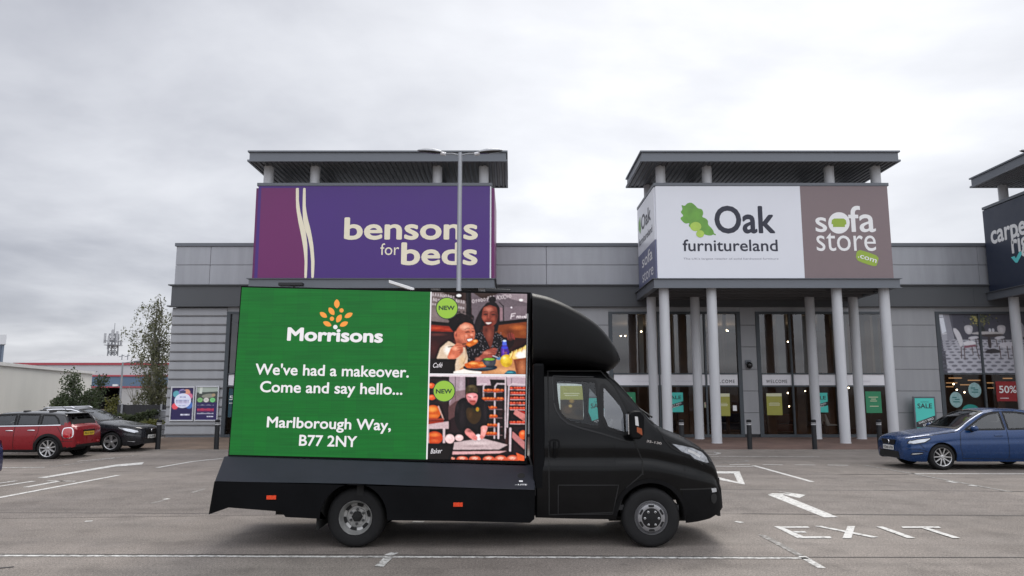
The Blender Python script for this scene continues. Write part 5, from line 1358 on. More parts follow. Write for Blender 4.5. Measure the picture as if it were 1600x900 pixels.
def cafe():
    c = Canvas(1093, 900, .5, (58, 30, 26)); B = lambda p, col, al=1.0, st=26: c.blob(densify(p, st), col, al)
    # glazed screen behind, with chalky writing and ceiling lights
    c.poly([(60, 30), (440, 40), (436, 362), (60, 330)], (118, 104, 104)); c.poly([(180, 30), (442, 40), (440, 130), (320, 100)], (62, 46, 42)); c.poly([(488, 40), (1060, 50), (1054, 332), (820, 332), (500, 362)], (110, 98, 105))
    c.poly([(500, 40), (770, 48), (620, 124)], (64, 48, 44)); c.poly([(770, 48), (1060, 56), (1056, 150), (900, 112)], (150, 136, 142)); c.poly([(820, 190), (1054, 180), (1054, 330), (820, 332)], (122, 108, 116)); c.ell(140, 260, 120, 90, (146, 132, 132), .6, .9); c.ell(620, 260, 90, 70, (96, 84, 90), .6, .9)
    def scrawl(x0_, y0_, n, dx, dy, h):
        for k in range(n):
            x, y = x0_ + k * dx, y0_ + k * dy; r = h * float(rng.uniform(.7, 1.2)); m_ = int(rng.integers(3))
            if m_ == 0: c.line([(x + r * .4 * math.cos(a), y + r * .6 * math.sin(a)) for a in np.linspace(.5, 6.4, 9)], 6, (206, 196, 200), .85)
            elif m_ == 1: c.line([(x - r * .2, y + r * .6), (x + r * .1, y - r * .8), (x + r * .4, y + r * .5)], 6, (206, 196, 200), .85)
            else: c.line([(x - r * .3, y - r * .2), (x + r * .2, y - r * .4), (x, y + r * .6)], 6, (206, 196, 200), .85)
    scrawl(104, 66, 9, 26, 3, 22); scrawl(110, 116, 8, 27, 3, 20); scrawl(104, 160, 3, 22, 4, 16); scrawl(340, 130, 4, 24, 4, 24); scrawl(510, 132, 6, 28, -4, 26); scrawl(750, 96, 6, 26, -3, 28); scrawl(660, 96, 3, 26, -3, 22); scrawl(340, 190, 4, 24, 4, 14)
    c.ell(365, 75, 25, 14, (250, 246, 246)); c.ell(990, 120, 20, 12, (250, 244, 244)); c.ell(893, 195, 8, 8, (240, 230, 240))
    for l_ in ([(886, 306), (896, 260), (934, 254)], [(892, 284), (922, 278)], [(946, 300), (948, 284), (962, 282), (962, 300)], [(972, 300), (976, 280), (988, 284), (988, 300)], [(1012, 282), (1000, 290), (1010, 300)], [(1020, 292), (1034, 288), (1028, 280), (1020, 290), (1034, 300)], [(1042, 300), (1044, 262)]): c.line(l_, 7, (238, 228, 232), .9)
    c.poly([(437, 30), (487, 36), (490, 400), (440, 396)], (22, 17, 21)); c.line([(452, 40), (456, 380)], 4, (70, 64, 68), .7); c.line([(60, 342), (440, 376)], 26, (22, 16, 18)); c.line([(740, 352), (1060, 318)], 28, (23, 17, 20)); c.line([(812, 176), (815, 330)], 10, (36, 28, 32)); c.line([(770, 140), (812, 182)], 8, (36, 28, 32)); c.poly([(776, 190), (806, 200), (806, 320), (776, 326)], (150, 120, 128))
    # booths
    c.poly([(60, 368), (310, 388), (310, 440), (60, 432)], (150, 46, 26)); c.ell(140, 402, 80, 16, (206, 84, 50), .8, .9); c.ell(250, 414, 60, 14, (190, 70, 44), .7, .9); B([(60, 440), (316, 444), (330, 640), (200, 712), (60, 712)], (52, 25, 28)); c.ell(150, 466, 110, 20, (112, 60, 56), .7, .9); c.ell(110, 600, 70, 90, (84, 36, 34), .6, .9)
    c.poly([(760, 374), (1060, 338), (1060, 505), (760, 490)], (132, 66, 32)); c.ell(960, 396, 100, 34, (196, 112, 56), .8, .9); c.ell(870, 440, 60, 40, (90, 40, 24), .7, .9); c.ell(1010, 450, 50, 34, (160, 92, 46), .7, .9); c.poly([(800, 500), (1060, 506), (1060, 612), (800, 602)], (50, 24, 23)); c.ell(742, 414, 20, 46, (196, 112, 50), .7, .9)
    # woman: braided hair, bun, face turned down to the left, spotted dark dress
    B([(606, 190), (650, 142), (736, 142), (778, 200), (776, 330), (752, 440), (640, 430), (590, 410), (548, 520), (502, 430), (532, 320), (580, 225)], (24, 16, 20)); c.ell(702, 116, 38, 34, (26, 18, 23)); c.ell(690, 104, 16, 10, (56, 44, 48), .7, .8)
    for k in range(8): c.line([(574 + k * 3, 236 + k * 10), (520 + k * 7, 330 + k * 12), (516 + k * 7, 430)], 3, (60, 46, 50), .7)
    for k in range(5): c.line([(640 + k * 22, 150), (656 + k * 18, 178)], 3, (58, 46, 50), .6)
    B([(540, 430), (600, 440), (650, 540), (690, 620), (706, 480), (740, 440), (810, 480), (840, 560), (770, 640), (700, 730), (450, 745), (440, 600), (495, 520)], (22, 16, 22))
    for k in range(150):
        x, y = float(rng.uniform(455, 800)), float(rng.uniform(440, 730))
        if x + y > 930: c.ell(x, y, 4, 4, (190, 180, 190), .7, .5)
    B([(606, 380), (722, 380), (716, 460), (706, 540), (684, 612), (648, 530), (608, 460)], (112, 54, 42)); c.ell(670, 470, 34, 70, (158, 86, 68), .7, .9); c.ell(640, 420, 24, 30, (74, 34, 28), .7, .9)
    B([(608, 196), (676, 168), (744, 192), (760, 280), (742, 350), (686, 398), (634, 366), (594, 296)], (132, 64, 50)); c.ell(664, 214, 54, 34, (206, 130, 110), .85, .9); c.ell(622, 300, 30, 30, (184, 100, 80), .8, .9); c.ell(712, 306, 30, 26, (166, 86, 68), .7, .9); c.ell(748, 280, 26, 90, (66, 28, 24), .8, .9); c.ell(680, 384, 44, 16, (96, 42, 34), .7, .9)
    c.ell(632, 262, 24, 10, (70, 32, 28), .8, .7); c.ell(712, 264, 24, 10, (66, 30, 26), .8, .7); c.line([(616, 265), (634, 270), (652, 264)], 5, (22, 12, 14)); c.line([(694, 266), (712, 272), (732, 266)], 5, (22, 12, 14)); c.line([(612, 240), (634, 232), (654, 238)], 5, (46, 22, 20), .8); c.line([(690, 238), (712, 234), (738, 244)], 5, (46, 22, 20), .8)
    c.ell(664, 298, 15, 12, (150, 74, 58), .9, .7); c.line([(650, 308), (664, 313), (680, 308)], 5, (76, 32, 28), .8); c.line([(668, 244), (664, 290)], 8, (200, 124, 104), .45)
    B([(620, 338), (642, 334), (662, 338), (688, 334), (706, 338), (690, 370), (662, 380), (638, 370)], (98, 40, 38), .9, 14); B([(632, 344), (660, 345), (696, 343), (680, 359), (660, 364), (644, 359)], (226, 214, 210), 1, 12); c.line([(628, 350), (700, 349)], 2, (170, 140, 140), .4)
    # her raised right-hand forearm and hand
    B([(820, 560), (850, 500), (920, 520), (920, 560), (870, 620), (790, 656), (756, 620)], (32, 16, 18)); c.ell(884, 490, 42, 44, (96, 44, 38), 1, .4); 
    for k, (x, y) in enumerate(((852, 470), (872, 456), (896, 454), (914, 466))): c.line([(x + 8, y + 44), (x, y)], 13, (132 + 8 * k, 66, 56)); c.line([(x + 12, y + 44), (x + 5, y + 6)], 3, (70, 30, 28), .7)
    # child: curly puff, face in three-quarter view biting a fish cake
    B([(330, 410), (366, 356), (440, 338), (500, 366), (522, 420), (530, 452), (520, 512), (474, 560), (404, 590), (344, 570), (318, 480)], (196, 112, 86)); c.ell(428, 392, 66, 40, (246, 190, 164), .9, .9); c.ell(410, 498, 50, 44, (226, 140, 112), .8, .9); c.ell(360, 540, 60, 40, (128, 64, 52), .7, .9); c.ell(430, 566, 80, 22, (120, 58, 46), .7, .9); c.ell(496, 400, 26, 30, (226, 150, 124), .6, .9)
    B([(258, 350), (296, 276), (380, 248), (470, 282), (512, 336), (520, 386), (484, 352), (424, 344), (374, 374), (342, 420), (330, 470), (312, 440), (276, 400)], (22, 12, 16))
    for k in range(46): a_ = rng.random() * 6.28; c.ell(388 + 122 * math.cos(a_), 318 + 66 * math.sin(a_) - 12, 15, 12, (20, 11, 15), .9, .6) if math.sin(a_) < .35 else None
    for k in range(24): c.ell(float(rng.uniform(290, 480)), float(rng.uniform(268, 340)), 7, 5, (62, 46, 48), .5, .7)
    c.ell(334, 470, 19, 44, (190, 104, 82), 1, .3); c.ell(338, 470, 9, 28, (116, 54, 44), .8, .6); c.ell(330, 452, 8, 14, (226, 144, 120), .7, .7)
    c.ell(452, 440, 26, 12, (136, 72, 56), .8, .8); c.line([(432, 446), (454, 438), (474, 442)], 6, (30, 15, 16)); c.ell(506, 436, 14, 9, (136, 72, 56), .8, .8); c.line([(496, 437), (516, 436)], 6, (30, 15, 16)); c.line([(426, 416), (450, 402), (476, 406)], 6, (74, 38, 32), .75); c.line([(494, 404), (516, 408)], 5, (74, 38, 32), .7)
    c.ell(494, 470, 18, 16, (240, 166, 142), .9, .7); c.line([(480, 486), (494, 490), (508, 484)], 5, (124, 58, 48), .8); c.line([(428, 486), (420, 510), (430, 530)], 5, (140, 70, 56), .6); c.ell(440, 478, 18, 18, (246, 176, 152), .7, .8)
    B([(436, 512), (470, 504), (508, 498), (506, 530), (462, 552)], (120, 42, 40), 1, 14); B([(444, 516), (472, 510), (502, 506), (498, 524), (462, 536)], (248, 242, 236), 1, 12)
    # white top, arm and hand holding the skewer
    B([(336, 560), (440, 588), (430, 640), (320, 622)], (150, 78, 62)); B([(140, 712), (180, 600), (262, 530), (330, 568), (432, 600), (456, 700), (446, 800), (330, 880), (330, 715)], (214, 192, 170)); c.ell(252, 622, 48, 56, (252, 244, 236), 1, .8); c.ell(400, 730, 44, 90, (226, 190, 146), .8, .9); c.line([(430, 610), (440, 690), (410, 760)], 6, (170, 120, 80), .8); c.ell(300, 700, 60, 40, (170, 130, 110), .6, .9)
    B([(428, 566), (480, 530), (540, 512), (564, 532), (536, 562), (470, 594)], (206, 110, 40)); c.ell(528, 532, 26, 15, (250, 190, 116), .9, .8); c.ell(470, 566, 24, 14, (240, 150, 70), .8, .8); c.line([(258, 592), (300, 586), (436, 556)], 8, (72, 50, 34))
    B([(246, 702), (284, 606), (346, 552), (404, 566), (412, 630), (366, 690), (300, 726)], (206, 118, 90)); c.ell(330, 606, 40, 28, (248, 176, 146), .9, .9); c.ell(296, 690, 44, 30, (236, 150, 120), .8, .9); c.ell(390, 640, 24, 40, (140, 70, 54), .6, .9)
    for k in range(4): c.line([(336 + k * 10, 578 + k * 24), (372 + k * 8, 572 + k * 25), (404, 578 + k * 22)], 5, (136, 66, 50), .8)
    # table, plate, bowl, bottle, apple, chips
    c.poly([(300, 880), (440, 760), (740, 716), (1060, 690), (1060, 900), (300, 900)], (196, 138, 92)); c.ell(820, 830, 160, 44, (230, 176, 128), .8, .9); c.ell(500, 850, 130, 30, (170, 110, 70), .6, .9); B([(300, 842), (420, 812), (600, 842), (560, 900), (300, 900)], (250, 238, 230)); c.ell(480, 870, 90, 20, (216, 196, 186), .7, .9)
    B([(506, 744), (600, 664), (640, 622), (720, 598), (762, 614), (744, 652), (704, 694), (600, 726), (540, 752)], (160, 82, 68)); c.ell(646, 650, 56, 22, (216, 140, 118), .9, .9); c.ell(560, 710, 40, 20, (206, 124, 102), .8, .9)
    for k in range(3): c.line([(658, 622 + k * 22), (700, 620 + k * 24), (734, 632 + k * 18)], 5, (100, 44, 38), .8)
    c.line([(706, 680), (810, 716)], 8, (206, 206, 216)); c.line([(740, 640), (800, 560)], 8, (70, 60, 80), .8); B([(740, 700), (800, 690), (806, 716), (750, 726)], (80, 130, 170), .9)
    c.ell(580, 798, 172, 38, (44, 52, 62)); c.ell(580, 788, 150, 26, (92, 98, 110)); c.ell(580, 806, 150, 16, (70, 84, 96), .8, .6); B([(414, 764), (500, 732), (612, 742), (648, 790), (540, 808), (440, 802)], (206, 100, 36)); c.ell(510, 756, 56, 15, (252, 190, 110), .9, .8); c.ell(596, 774, 34, 14, (246, 166, 90), .8, .8); c.ell(540, 796, 70, 10, (150, 60, 24), .8, .8)
    for k in range(18): c.ell(float(rng.uniform(440, 630)), float(rng.uniform(745, 795)), 6, 4, (250, 176, 90), .6, .6)
    B([(600, 708), (742, 710), (734, 772), (692, 794), (640, 786), (606, 752)], (74, 74, 82)); c.ell(650, 748, 30, 30, (118, 116, 124), .7, .9); c.ell(670, 716, 66, 17, (60, 64, 62)); c.ell(670, 715, 56, 13, (126, 172, 62)); c.ell(650, 711, 20, 6, (176, 206, 100), .8, .7); c.ell(690, 790, 56, 12, (44, 48, 58))
    B([(786, 612), (806, 562), (846, 562), (872, 640), (864, 692), (790, 692)], (78, 40, 140)); c.ell(826, 598, 30, 15, (62, 74, 200)); c.ell(812, 640, 12, 40, (150, 96, 206), .7, .8); c.ell(836, 650, 20, 14, (176, 110, 60), .7, .8); c.poly([(806, 532), (842, 532), (846, 575), (802, 575)], (88, 110, 214)); c.ell(824, 530, 17, 10, (206, 222, 250))
    c.ell(843, 730, 60, 64, (214, 176, 44)); c.ell(834, 716, 48, 46, (240, 212, 78), .9, .8); c.ell(822, 700, 22, 20, (255, 246, 176), .9, .8); c.ell(870, 770, 34, 24, (166, 120, 30), .6, .9)
    B([(866, 662), (930, 640), (1000, 604), (1060, 556), (1060, 720), (920, 724)], (232, 196, 120))
    for k in range(11): x = 880 + k * 15; c.line([(x, 700 - k * 2), (x + 22, 640 - k * 6)], 9, [(250, 224, 150), (206, 150, 76), (244, 210, 130)][k % 3], .9)
    c.ell(990, 676, 66, 46, (252, 246, 244), 1, .5); c.ell(1024, 640, 26, 34, (246, 234, 222), 1, .6)
    c.poly([(914, 716), (1060, 694), (1060, 900), (950, 900)], (146, 82, 52)); c.ell(1000, 800, 40, 100, (200, 130, 90), .8, .9); c.line([(930, 730), (962, 890)], 6, (90, 46, 30), .7); B([(796, 882), (860, 824), (934, 830), (950, 892)], (34, 92, 108)); c.ell(876, 846, 46, 10, (96, 176, 190), .8, .6); c.ell(880, 870, 40, 14, (20, 60, 76), .7, .8)
    c.poly([(60, 706), (342, 712), (308, 864), (60, 862)], (24, 18, 18))
    c.finish()
    return c
def baker():
    c = Canvas(1093, 900, .5, (44, 27, 31))
    c.poly([(270, 10), (440, 14), (440, 240), (330, 270), (270, 320)], (170, 150, 160)); c.line([(330, 20), (330, 260)], 6, (90, 76, 84)); c.ell(390, 120, 26, 110, (206, 190, 200), .6, .9); c.poly([(330, 170), (440, 150), (440, 300), (330, 420), (262, 460), (262, 320)], (120, 84, 84), .6); c.poly([(428, 10), (446, 10), (448, 240), (430, 240)], (36, 24, 30))
    c.poly([(470, 40), (545, 40), (545, 140), (470, 120)], (26, 18, 24)); c.poly([(545, 14), (830, 18), (830, 105), (545, 110)], (192, 168, 178)); c.poly([(675, 48), (828, 52), (822, 300), (690, 120)], (38, 27, 32)); c.poly([(846, 20), (1050, 20), (1050, 124), (850, 112)], (188, 166, 176)); c.line([(895, 40), (895, 110)], 6, (100, 84, 92))
    c.poly([(600, 120), (1050, 120), (1050, 660), (600, 660)], (40, 24, 27)); c.line([(60, 10), (1050, 20)], 16, (224, 208, 214))
    for l_ in ([(612, 300), (613, 118), (640, 92), (560, 100)], [(722, 640), (728, 124), (750, 92), (826, 96)], [(846, 640), (868, 116), (900, 94), (1050, 102)], [(834, 20), (832, 640)]): c.line(l_, 14, (206, 190, 196))
    for y in (158, 242, 330, 416, 506, 590):
        c.line([(612, y + 22), (800, y + 20)], 6, (150, 120, 124))
        for k in range(6):
            x = 625 + k * 34 + float(rng.uniform(-6, 6))
            if y > 300 and x > 745: continue
            q = float(rng.uniform(.75, 1.1)); c.ell(x, y + 3, 26 * q, 17 * q, (190 + 40 * q - 30, 66 + 20 * q, 34)); c.ell(x - 4, y - 5, 16 * q, 8, (255, 166, 96), .85 * q, .8); c.ell(x + 6, y + 12, 18, 6, (90, 26, 18), .7, .8)
    for y in (136, 186, 236, 288, 338, 480):
        c.line([(880, y + 16), (1050, y + 18)], 7, (220, 180, 180))
        for k in range(6):
            x = 895 + k * 30 + float(rng.uniform(-5, 5)); c.ell(x, y, 20 * float(rng.uniform(.7, 1.1)), 13, (196, 58, 36)); c.ell(x - 3, y - 5, 12, 6, (250, 160, 120), .8, .8)
    c.poly([(930, 348), (1050, 410), (1050, 490), (914, 396)], (208, 134, 130)); c.poly([(950, 352), (1050, 380), (1050, 408)], (180, 50, 36)); c.poly([(905, 570), (1050, 695), (1050, 780), (898, 634)], (190, 126, 126)); c.ell(1010, 606, 40, 46, (226, 100, 50)); c.ell(1004, 590, 24, 20, (252, 170, 110), .8, .8); c.poly([(840, 530), (880, 540), (880, 760), (830, 700)], (66, 40, 38))
    for k in range(26): c.ell(float(rng.uniform(600, 1050)), float(rng.uniform(120, 650)), 26, 20, (70, 36, 34), .5, .9)
    for (x, y, rx, ry) in ((90, 112, 34, 26), (95, 230, 36, 26)): c.ell(x, y, rx, ry, (222, 96, 52)); c.ell(x - 8, y - 8, rx * .6, ry * .5, (250, 160, 110), .8, .8)
    c.ell(105, 380, 80, 72, (206, 96, 36)); c.ell(96, 350, 62, 34, (246, 172, 84), .9, .8); c.ell(110, 415, 66, 20, (236, 140, 64), .7, .8); c.line([(160, 320), (210, 450)], 12, (206, 170, 160)); c.poly([(40, 442), (212, 440), (210, 502), (40, 500)], (160, 62, 44)); c.line([(44, 466), (206, 464)], 8, (90, 26, 20)); c.poly([(40, 504), (264, 470), (264, 544), (40, 548)], (200, 176, 180))
    c.ell(120, 636, 84, 64, (196, 74, 34)); c.ell(120, 606, 64, 26, (240, 140, 70), .8, .8); c.ell(120, 664, 60, 20, (226, 110, 60), .7, .8); c.poly([(206, 540), (228, 540), (226, 690), (204, 690)], (206, 186, 190)); c.line([(60, 545), (60, 700)], 10, (190, 170, 176))
    c.blob([(444, 222), (360, 248), (320, 350), (326, 520), (420, 610), (600, 610), (664, 490), (676, 380), (656, 290), (600, 240), (548, 226), (505, 310)], (25, 19, 23))
    c.blob([(440, 320), (520, 350), (580, 306), (594, 420), (560, 486), (500, 504), (438, 440)], (64, 47, 26)); c.ell(480, 400, 26, 50, (92, 66, 38), .6, .9); c.ell(552, 350, 16, 22, (170, 146, 40)); c.ell(552, 346, 8, 10, (214, 90, 40)); c.line([(500, 330), (520, 370)], 6, (40, 56, 30)); c.line([(405, 300), (380, 480)], 6, (50, 40, 46), .7); c.line([(620, 290), (640, 460)], 6, (48, 38, 44), .7)
    c.blob([(436, 192), (550, 184), (556, 240), (534, 292), (506, 306), (470, 286), (440, 238)], (236, 156, 160)); c.ell(480, 216, 30, 16, (255, 200, 202), .8, .9); c.ell(536, 232, 16, 40, (200, 110, 112), .5, .9)
    c.line([(458, 224), (486, 229)], 7, (90, 40, 44)); c.line([(514, 229), (540, 222)], 7, (90, 40, 44)); c.ell(502, 246, 11, 13, (214, 120, 122), .8, .6); c.blob([(466, 262), (505, 256), (542, 260), (530, 298), (506, 310), (476, 290)], (176, 92, 84)); c.line([(484, 270), (524, 268)], 6, (150, 40, 50))
    c.blob([(434, 204), (430, 124), (488, 98), (548, 112), (558, 190), (540, 176), (470, 182), (448, 200)], (72, 60, 40)); c.ell(490, 120, 36, 16, (120, 104, 70), .8, .8)
    c.blob([(412, 580), (456, 528), (524, 592), (552, 640), (520, 664), (486, 646)], (232, 150, 146)); c.ell(470, 570, 20, 14, (190, 100, 100), .6, .8); c.blob([(586, 516), (660, 512), (644, 574), (616, 644), (580, 650), (588, 580)], (236, 164, 158)); c.ell(616, 560, 14, 36, (255, 200, 194), .7, .9)
    c.poly([(318, 682), (600, 640), (856, 706), (770, 752), (308, 756)], (196, 176, 178)); c.ell(560, 690, 190, 24, (230, 214, 214), .6, .9); c.ell(520, 720, 150, 14, (150, 130, 132), .5, .9)
    c.ell(560, 630, 30, 30, (252, 228, 232)); c.ell(275, 646, 48, 46, (238, 204, 204)); c.ell(264, 630, 28, 22, (255, 234, 234), .8, .8); c.ell(368, 636, 42, 32, (236, 200, 200)); c.ell(360, 626, 24, 16, (255, 232, 232), .8, .8)
    c.blob([(496, 620), (536, 606), (556, 640), (536, 664), (504, 656)], (224, 140, 136)); c.blob([(570, 612), (604, 606), (616, 640), (586, 656)], (228, 148, 142))
    c.poly([(304, 756), (770, 752), (862, 726), (862, 770), (300, 778)], (52, 30, 32)); c.poly([(300, 774), (850, 768), (770, 792), (288, 804)], (214, 170, 172)); c.poly([(270, 804), (940, 790), (1000, 870), (270, 870)], (40, 22, 25))
    c.ell(470, 262, 34, 30, (150, 76, 78), .5, .9); c.ell(500, 236, 12, 26, (255, 206, 206), .6, .9); c.ell(446, 214, 14, 40, (180, 104, 104), .6, .9); c.ell(400, 420, 40, 150, (46, 38, 43), .7, .9); c.ell(630, 380, 26, 110, (44, 36, 41), .7, .9); c.ell(350, 330, 24, 60, (58, 48, 54), .5, .9); c.ell(500, 560, 90, 30, (14, 10, 13), .7, .9)
    for k in range(5): c.line([(446 + k * 24, 168 - abs(k - 2) * 4), (452 + k * 23, 112 + abs(k - 2) * 6)], 5, (110, 96, 66) if k % 2 else (48, 40, 28), .7)
    for k in range(4): c.line([(506 + k * 11, 634 + k * 5), (530 + k * 7, 646 + k * 4)], 4, (170, 90, 88), .7); c.line([(584 + k * 9, 628 - k * 3), (590 + k * 9, 646 - k * 2)], 4, (176, 96, 92), .7)
    c.line([(762, 640), (764, 496)], 18, (214, 198, 204)); c.line([(880, 764), (883, 542)], 20, (210, 194, 200))
    for (x, rx, ry) in ((296, 30, 22), (400, 58, 32), (526, 60, 34), (666, 60, 34), (786, 64, 40), (906, 64, 42)):
        c.ell(x, 852, rx, ry, (206, 92, 62)); c.ell(x - 6, 838, rx * .7, ry * .45, (250, 190, 168), .9, .8); c.line([(x - 20, 850), (x + 6, 832)], 5, (250, 214, 200), .8); c.line([(x + 4, 856), (x + 26, 838)], 5, (250, 214, 200), .8)
    c.poly([(940, 786), (1050, 830), (1050, 880), (960, 860)], (226, 104, 60)); c.poly([(30, 690), (318, 698), (286, 866), (30, 862)], (26, 21, 21)); c.finish()
    return c
k1 = .15553
up1 = lambda u, v: P3s(660 + u * k1, 450 + v * k1, .0005)
up2 = lambda u, v: P3s(660 + u * k1, 585 + v * k1, .0005)
art_panel('cafe_picture', cafe(), [(92, 42), (1052, 60), (1036, 866), (74, 856)], up1, M_LED, 170, 145, led)
art_panel('baker_picture', baker(), [(72, 2), (1036, 20), (1024, 868), (42, 850)], up2, M_LED, 170, 145, led)
b = MB(); b.sheet([up1(*p) + Vector((0, -.001, 0)) for p in ((74, 858), (1036, 868), (1036, 886), (72, 872))]); b.build('white_divider', M_LEDW, led)
for (fn, cxy, nw, lab, lp) in ((up1, (247, 203), ((163, 222), (325, 222)), 'Café', ((108, 800), (204, 796))), (up2, (218, 167), ((134, 193), (298, 192)), 'Baker', ((82, 795), (200, 790)))):
    for r, m, d, nm in ((113, M_LEDINK, .0015, 'badge_edge'), (104, M_LEDL, .0025, 'lime_badge')):
        b = MB(); b.sheet([fn(cxy[0] + r * math.cos(t / 40 * 6.2832), cxy[1] + r * .985 * math.sin(t / 40 * 6.2832)) + Vector((0, -d, 0)) for t in range(40)]); b.build(nm, m, led)
    b = MB(); put_text(b, 'NEW', fn(*nw[0]), fn(*nw[1]), 46 * k1 / FPX * SY * .985, (0, -1, 0), .04, lift=.0035); b.build('dark_lettering', M_LEDINK, led)
    b = MB(); put_text(b, lab, fn(*lp[0]), fn(*lp[1]), 46 * k1 / FPX * SY, (0, -1, 0), -.006, .35, lift=.0025); b.build('white_lettering', M_LEDW, led)
# thin white edge strip and cable at the front end of the display
b = MB(); b.sheet([P3s(823.6, 490, .001), P3s(825.4, 490, .001), P3s(821.6, 716, .001), P3s(820, 716, .001)]); b.build('edge_strip', pmat('grey_strip', (.4, .4, .4), .4), led)

# flatbed: deck with sloping sides, skirts, chassis
BY0, BY1 = 9.2, 2 * TC - 9.2; UY0, UY1 = 9.52, 2 * TC - 9.52
lo = [P(335, 752, BY0), P(836, 765.5, BY0)]; hi = [P(350, 713, UY0), P(831, 728, UY0)]; hi = [hi[0], (lo[1][0], hi[1][1])]
xa, za = lo[0]; xb, zb = lo[1]; xc, zc = hi[0]; xd, zd = hi[1]
b = MB(); b.add([(xa, BY0, za), (xb, BY0, zb), (xb, BY1, zb), (xa, BY1, za), (xc, UY0, zc), (xd, UY0, zd), (xd, UY1, zd), (xc, UY1, zc)], [(0, 1, 5, 4), (1, 2, 6, 5), (2, 3, 7, 6), (3, 0, 4, 7), (4, 5, 6, 7), (3, 2, 1, 0)])
b.build('deck', pmat('grey_black_panel', (.017, .0195, .028), .42, 0, .2, 1.5, spec=.35), trk, bevel=.012)
b = MB(); pl = [(qo[3][0] + .06, qo[3][1] + .03), (qo[2][0] - .0, qo[2][1] + .03), (xd - .02, zd - .02), (xc + .1, zc - .02)]; b.prism(pl, 'y', SY + .12, 2 * TC - SY - .12); b.build('screen_plinth', M_MATT, trk)
rw = P(555, 811, TY); RX = rw[0]; AR = .405
def skirt(y0, y1):
    up_ = [(xb, zb - .001), (xa, za - .001)]
    low = [P(326, 804, BY0), P(357, 793, BY0), P(440, 799.5, BY0), P(446, 808, BY0), P(508, 811, BY0)]
    arc = [(RX + AR * math.cos(t), .37 + AR * math.sin(t)) for t in np.linspace(math.pi, 0, 18)]
    arc[0] = (arc[0][0], P(508, 811, BY0)[1]); arc[-1] = (arc[-1][0], P(602, 813, BY0)[1])
    b = MB(); b.prism(up_ + low + arc + [P(700, 814, BY0), P(828, 817, BY0), P(835, 811, BY0)], 'y', y0, y1); return b.build('side_skirt', M_MATT, trk)
sk = skirt(BY0, BY0 + .03); skirt(BY1 - .03, BY1)
b = MB(); x_ = P(326, 804, BY0)[0]; b.add([(xa, BY0 + .03, za - .002), (xa, BY1 - .03, za - .002), (x_ + .005, BY1 - .03, .5), (x_ + .005, BY0 + .03, .5), (xa + .03, BY0 + .03, za - .002), (xa + .03, BY1 - .03, za - .002), (x_ + .035, BY1 - .03, .5), (x_ + .035, BY0 + .03, .5)], [(0, 1, 2, 3), (7, 6, 5, 4), (0, 4, 5, 1), (1, 5, 6, 2), (2, 6, 7, 3), (3, 7, 4, 0)]); b.build('tail_panel', M_MATT, trk)
for y in (BY0 + .14, BY1 - .14 - .06): pass
b = MB()
for y in (TC - .45, TC + .45): b.box(xa + .1, xb + 2.2, y - .05, y + .05, .5, .68)
for k in range(6): b.box(xa + .3 + k * .7, xa + .38 + k * .7, TC - 1.0, TC + 1.0, .62, .74)
b.box(-.9, .1, TC - .35, TC + .4, .32, .52); b.box(RX - 1.0, RX - .6, TC - .9, TC - .3, .38, .6); b.box(RX + .55, RX + 1.1, TC + .3, TC + .95, .3, .62)
b.box(xw0 - .1, xw1 + .1, TC - .8, TC + .8, .45, .9)
b.build('chassis', M_WELL, trk)
b = MB(); b.box(xa + .5, RX - .5, TC - .85, TC + .85, .47, .49); b.box(RX + .5, XN - fw[0] - .5, TC - .85, TC + .85, .36, .40); b.box(XN - fw[0] - .45, XN - .35, TC - .5, TC + .5, .24, .3); b.each('underside_light_block', M_WELL, trk)  # added panels that block light, to deepen the shadow under the truck
b = MB(); b.tube([(RX, TC - .9, .36), (RX, TC + .9, .36)], .06); b.tube([(XN - fw[0], TC - .9, .34), (XN - fw[0], TC + .9, .34)], .05); b.ball((RX, TC, .36), .16, .16, .16); b.build('axle', M_WELL, trk)
b = MB(); b.tube([(RX - .35, TC - .2, .5), (RX - .1, TC - .2, .42), (RX + 1.8, TC - .25, .42)], .04); b.tube([(RX - .9, TC - .7, .45), (RX - .5, TC - .7, .42)], .09, 12); b.build('exhaust', M_DARKALLOY, trk)
# mud flap and rear lamp cluster
b = MB(); b.box(RX - .47, RX - .44, TC - 1.0, TC - .55, .22, .6); b.box(RX - .47, RX - .44, TC + .55, TC + 1.0, .22, .6); b.each('mud_flap', M_WELL, trk)
for y in (TC - .85, TC + .85):
    b = MB(); b.box(xa - .03, xa - .004, y - .18, y + .18, .62, .76); b.build('tail_lamp', M_REDLAMP, trk)
lx = XN
for (x, sd) in ((RX, -1), (RX, 1)):
    wheel(trk, x - lx, sd * .99, .355, .355, .2, .203, sd, 'steel')
    b = MB(); ya, yb = sorted((TC + sd * .35, TC + sd * 1.07)); half_tube(b, ya, yb, .42, RX, .37); b.build('wheel_well', M_WELL, trk)
    wheel(trk, x - lx, sd * .74, .355, .355, .2, .203, sd, 'steel')
for sd in (-1, 1): wheel(trk, -fw[0], sd * .985, .355, .355, .22, .203, sd, 'cover')
for sd in (-1, 1):
    b = MB(); ya, yb = sorted((sd * .55, sd * .97)); half_tube(b, ya, yb, .424, -fw[0], WR); b.build('wheel_well', M_WELL, trk, local=True)
M_MARK = pmat('orange_reflector', (.75, .06, .015), .25, var=.1, scale=40)
for (a, c_, y0_, y1_) in ((417, 431.5, 774, 780.2), (708.5, 723, 785, 791.4)):
    (x0_, z1_), (x1_, z0_) = P(a, y0_, BY0), P(c_, y1_, BY0); b = MB(); b.box(x0_, x1_, BY0 - .012, BY0 - .001, z0_, z1_); b.build('side_marker', M_MARK, trk)
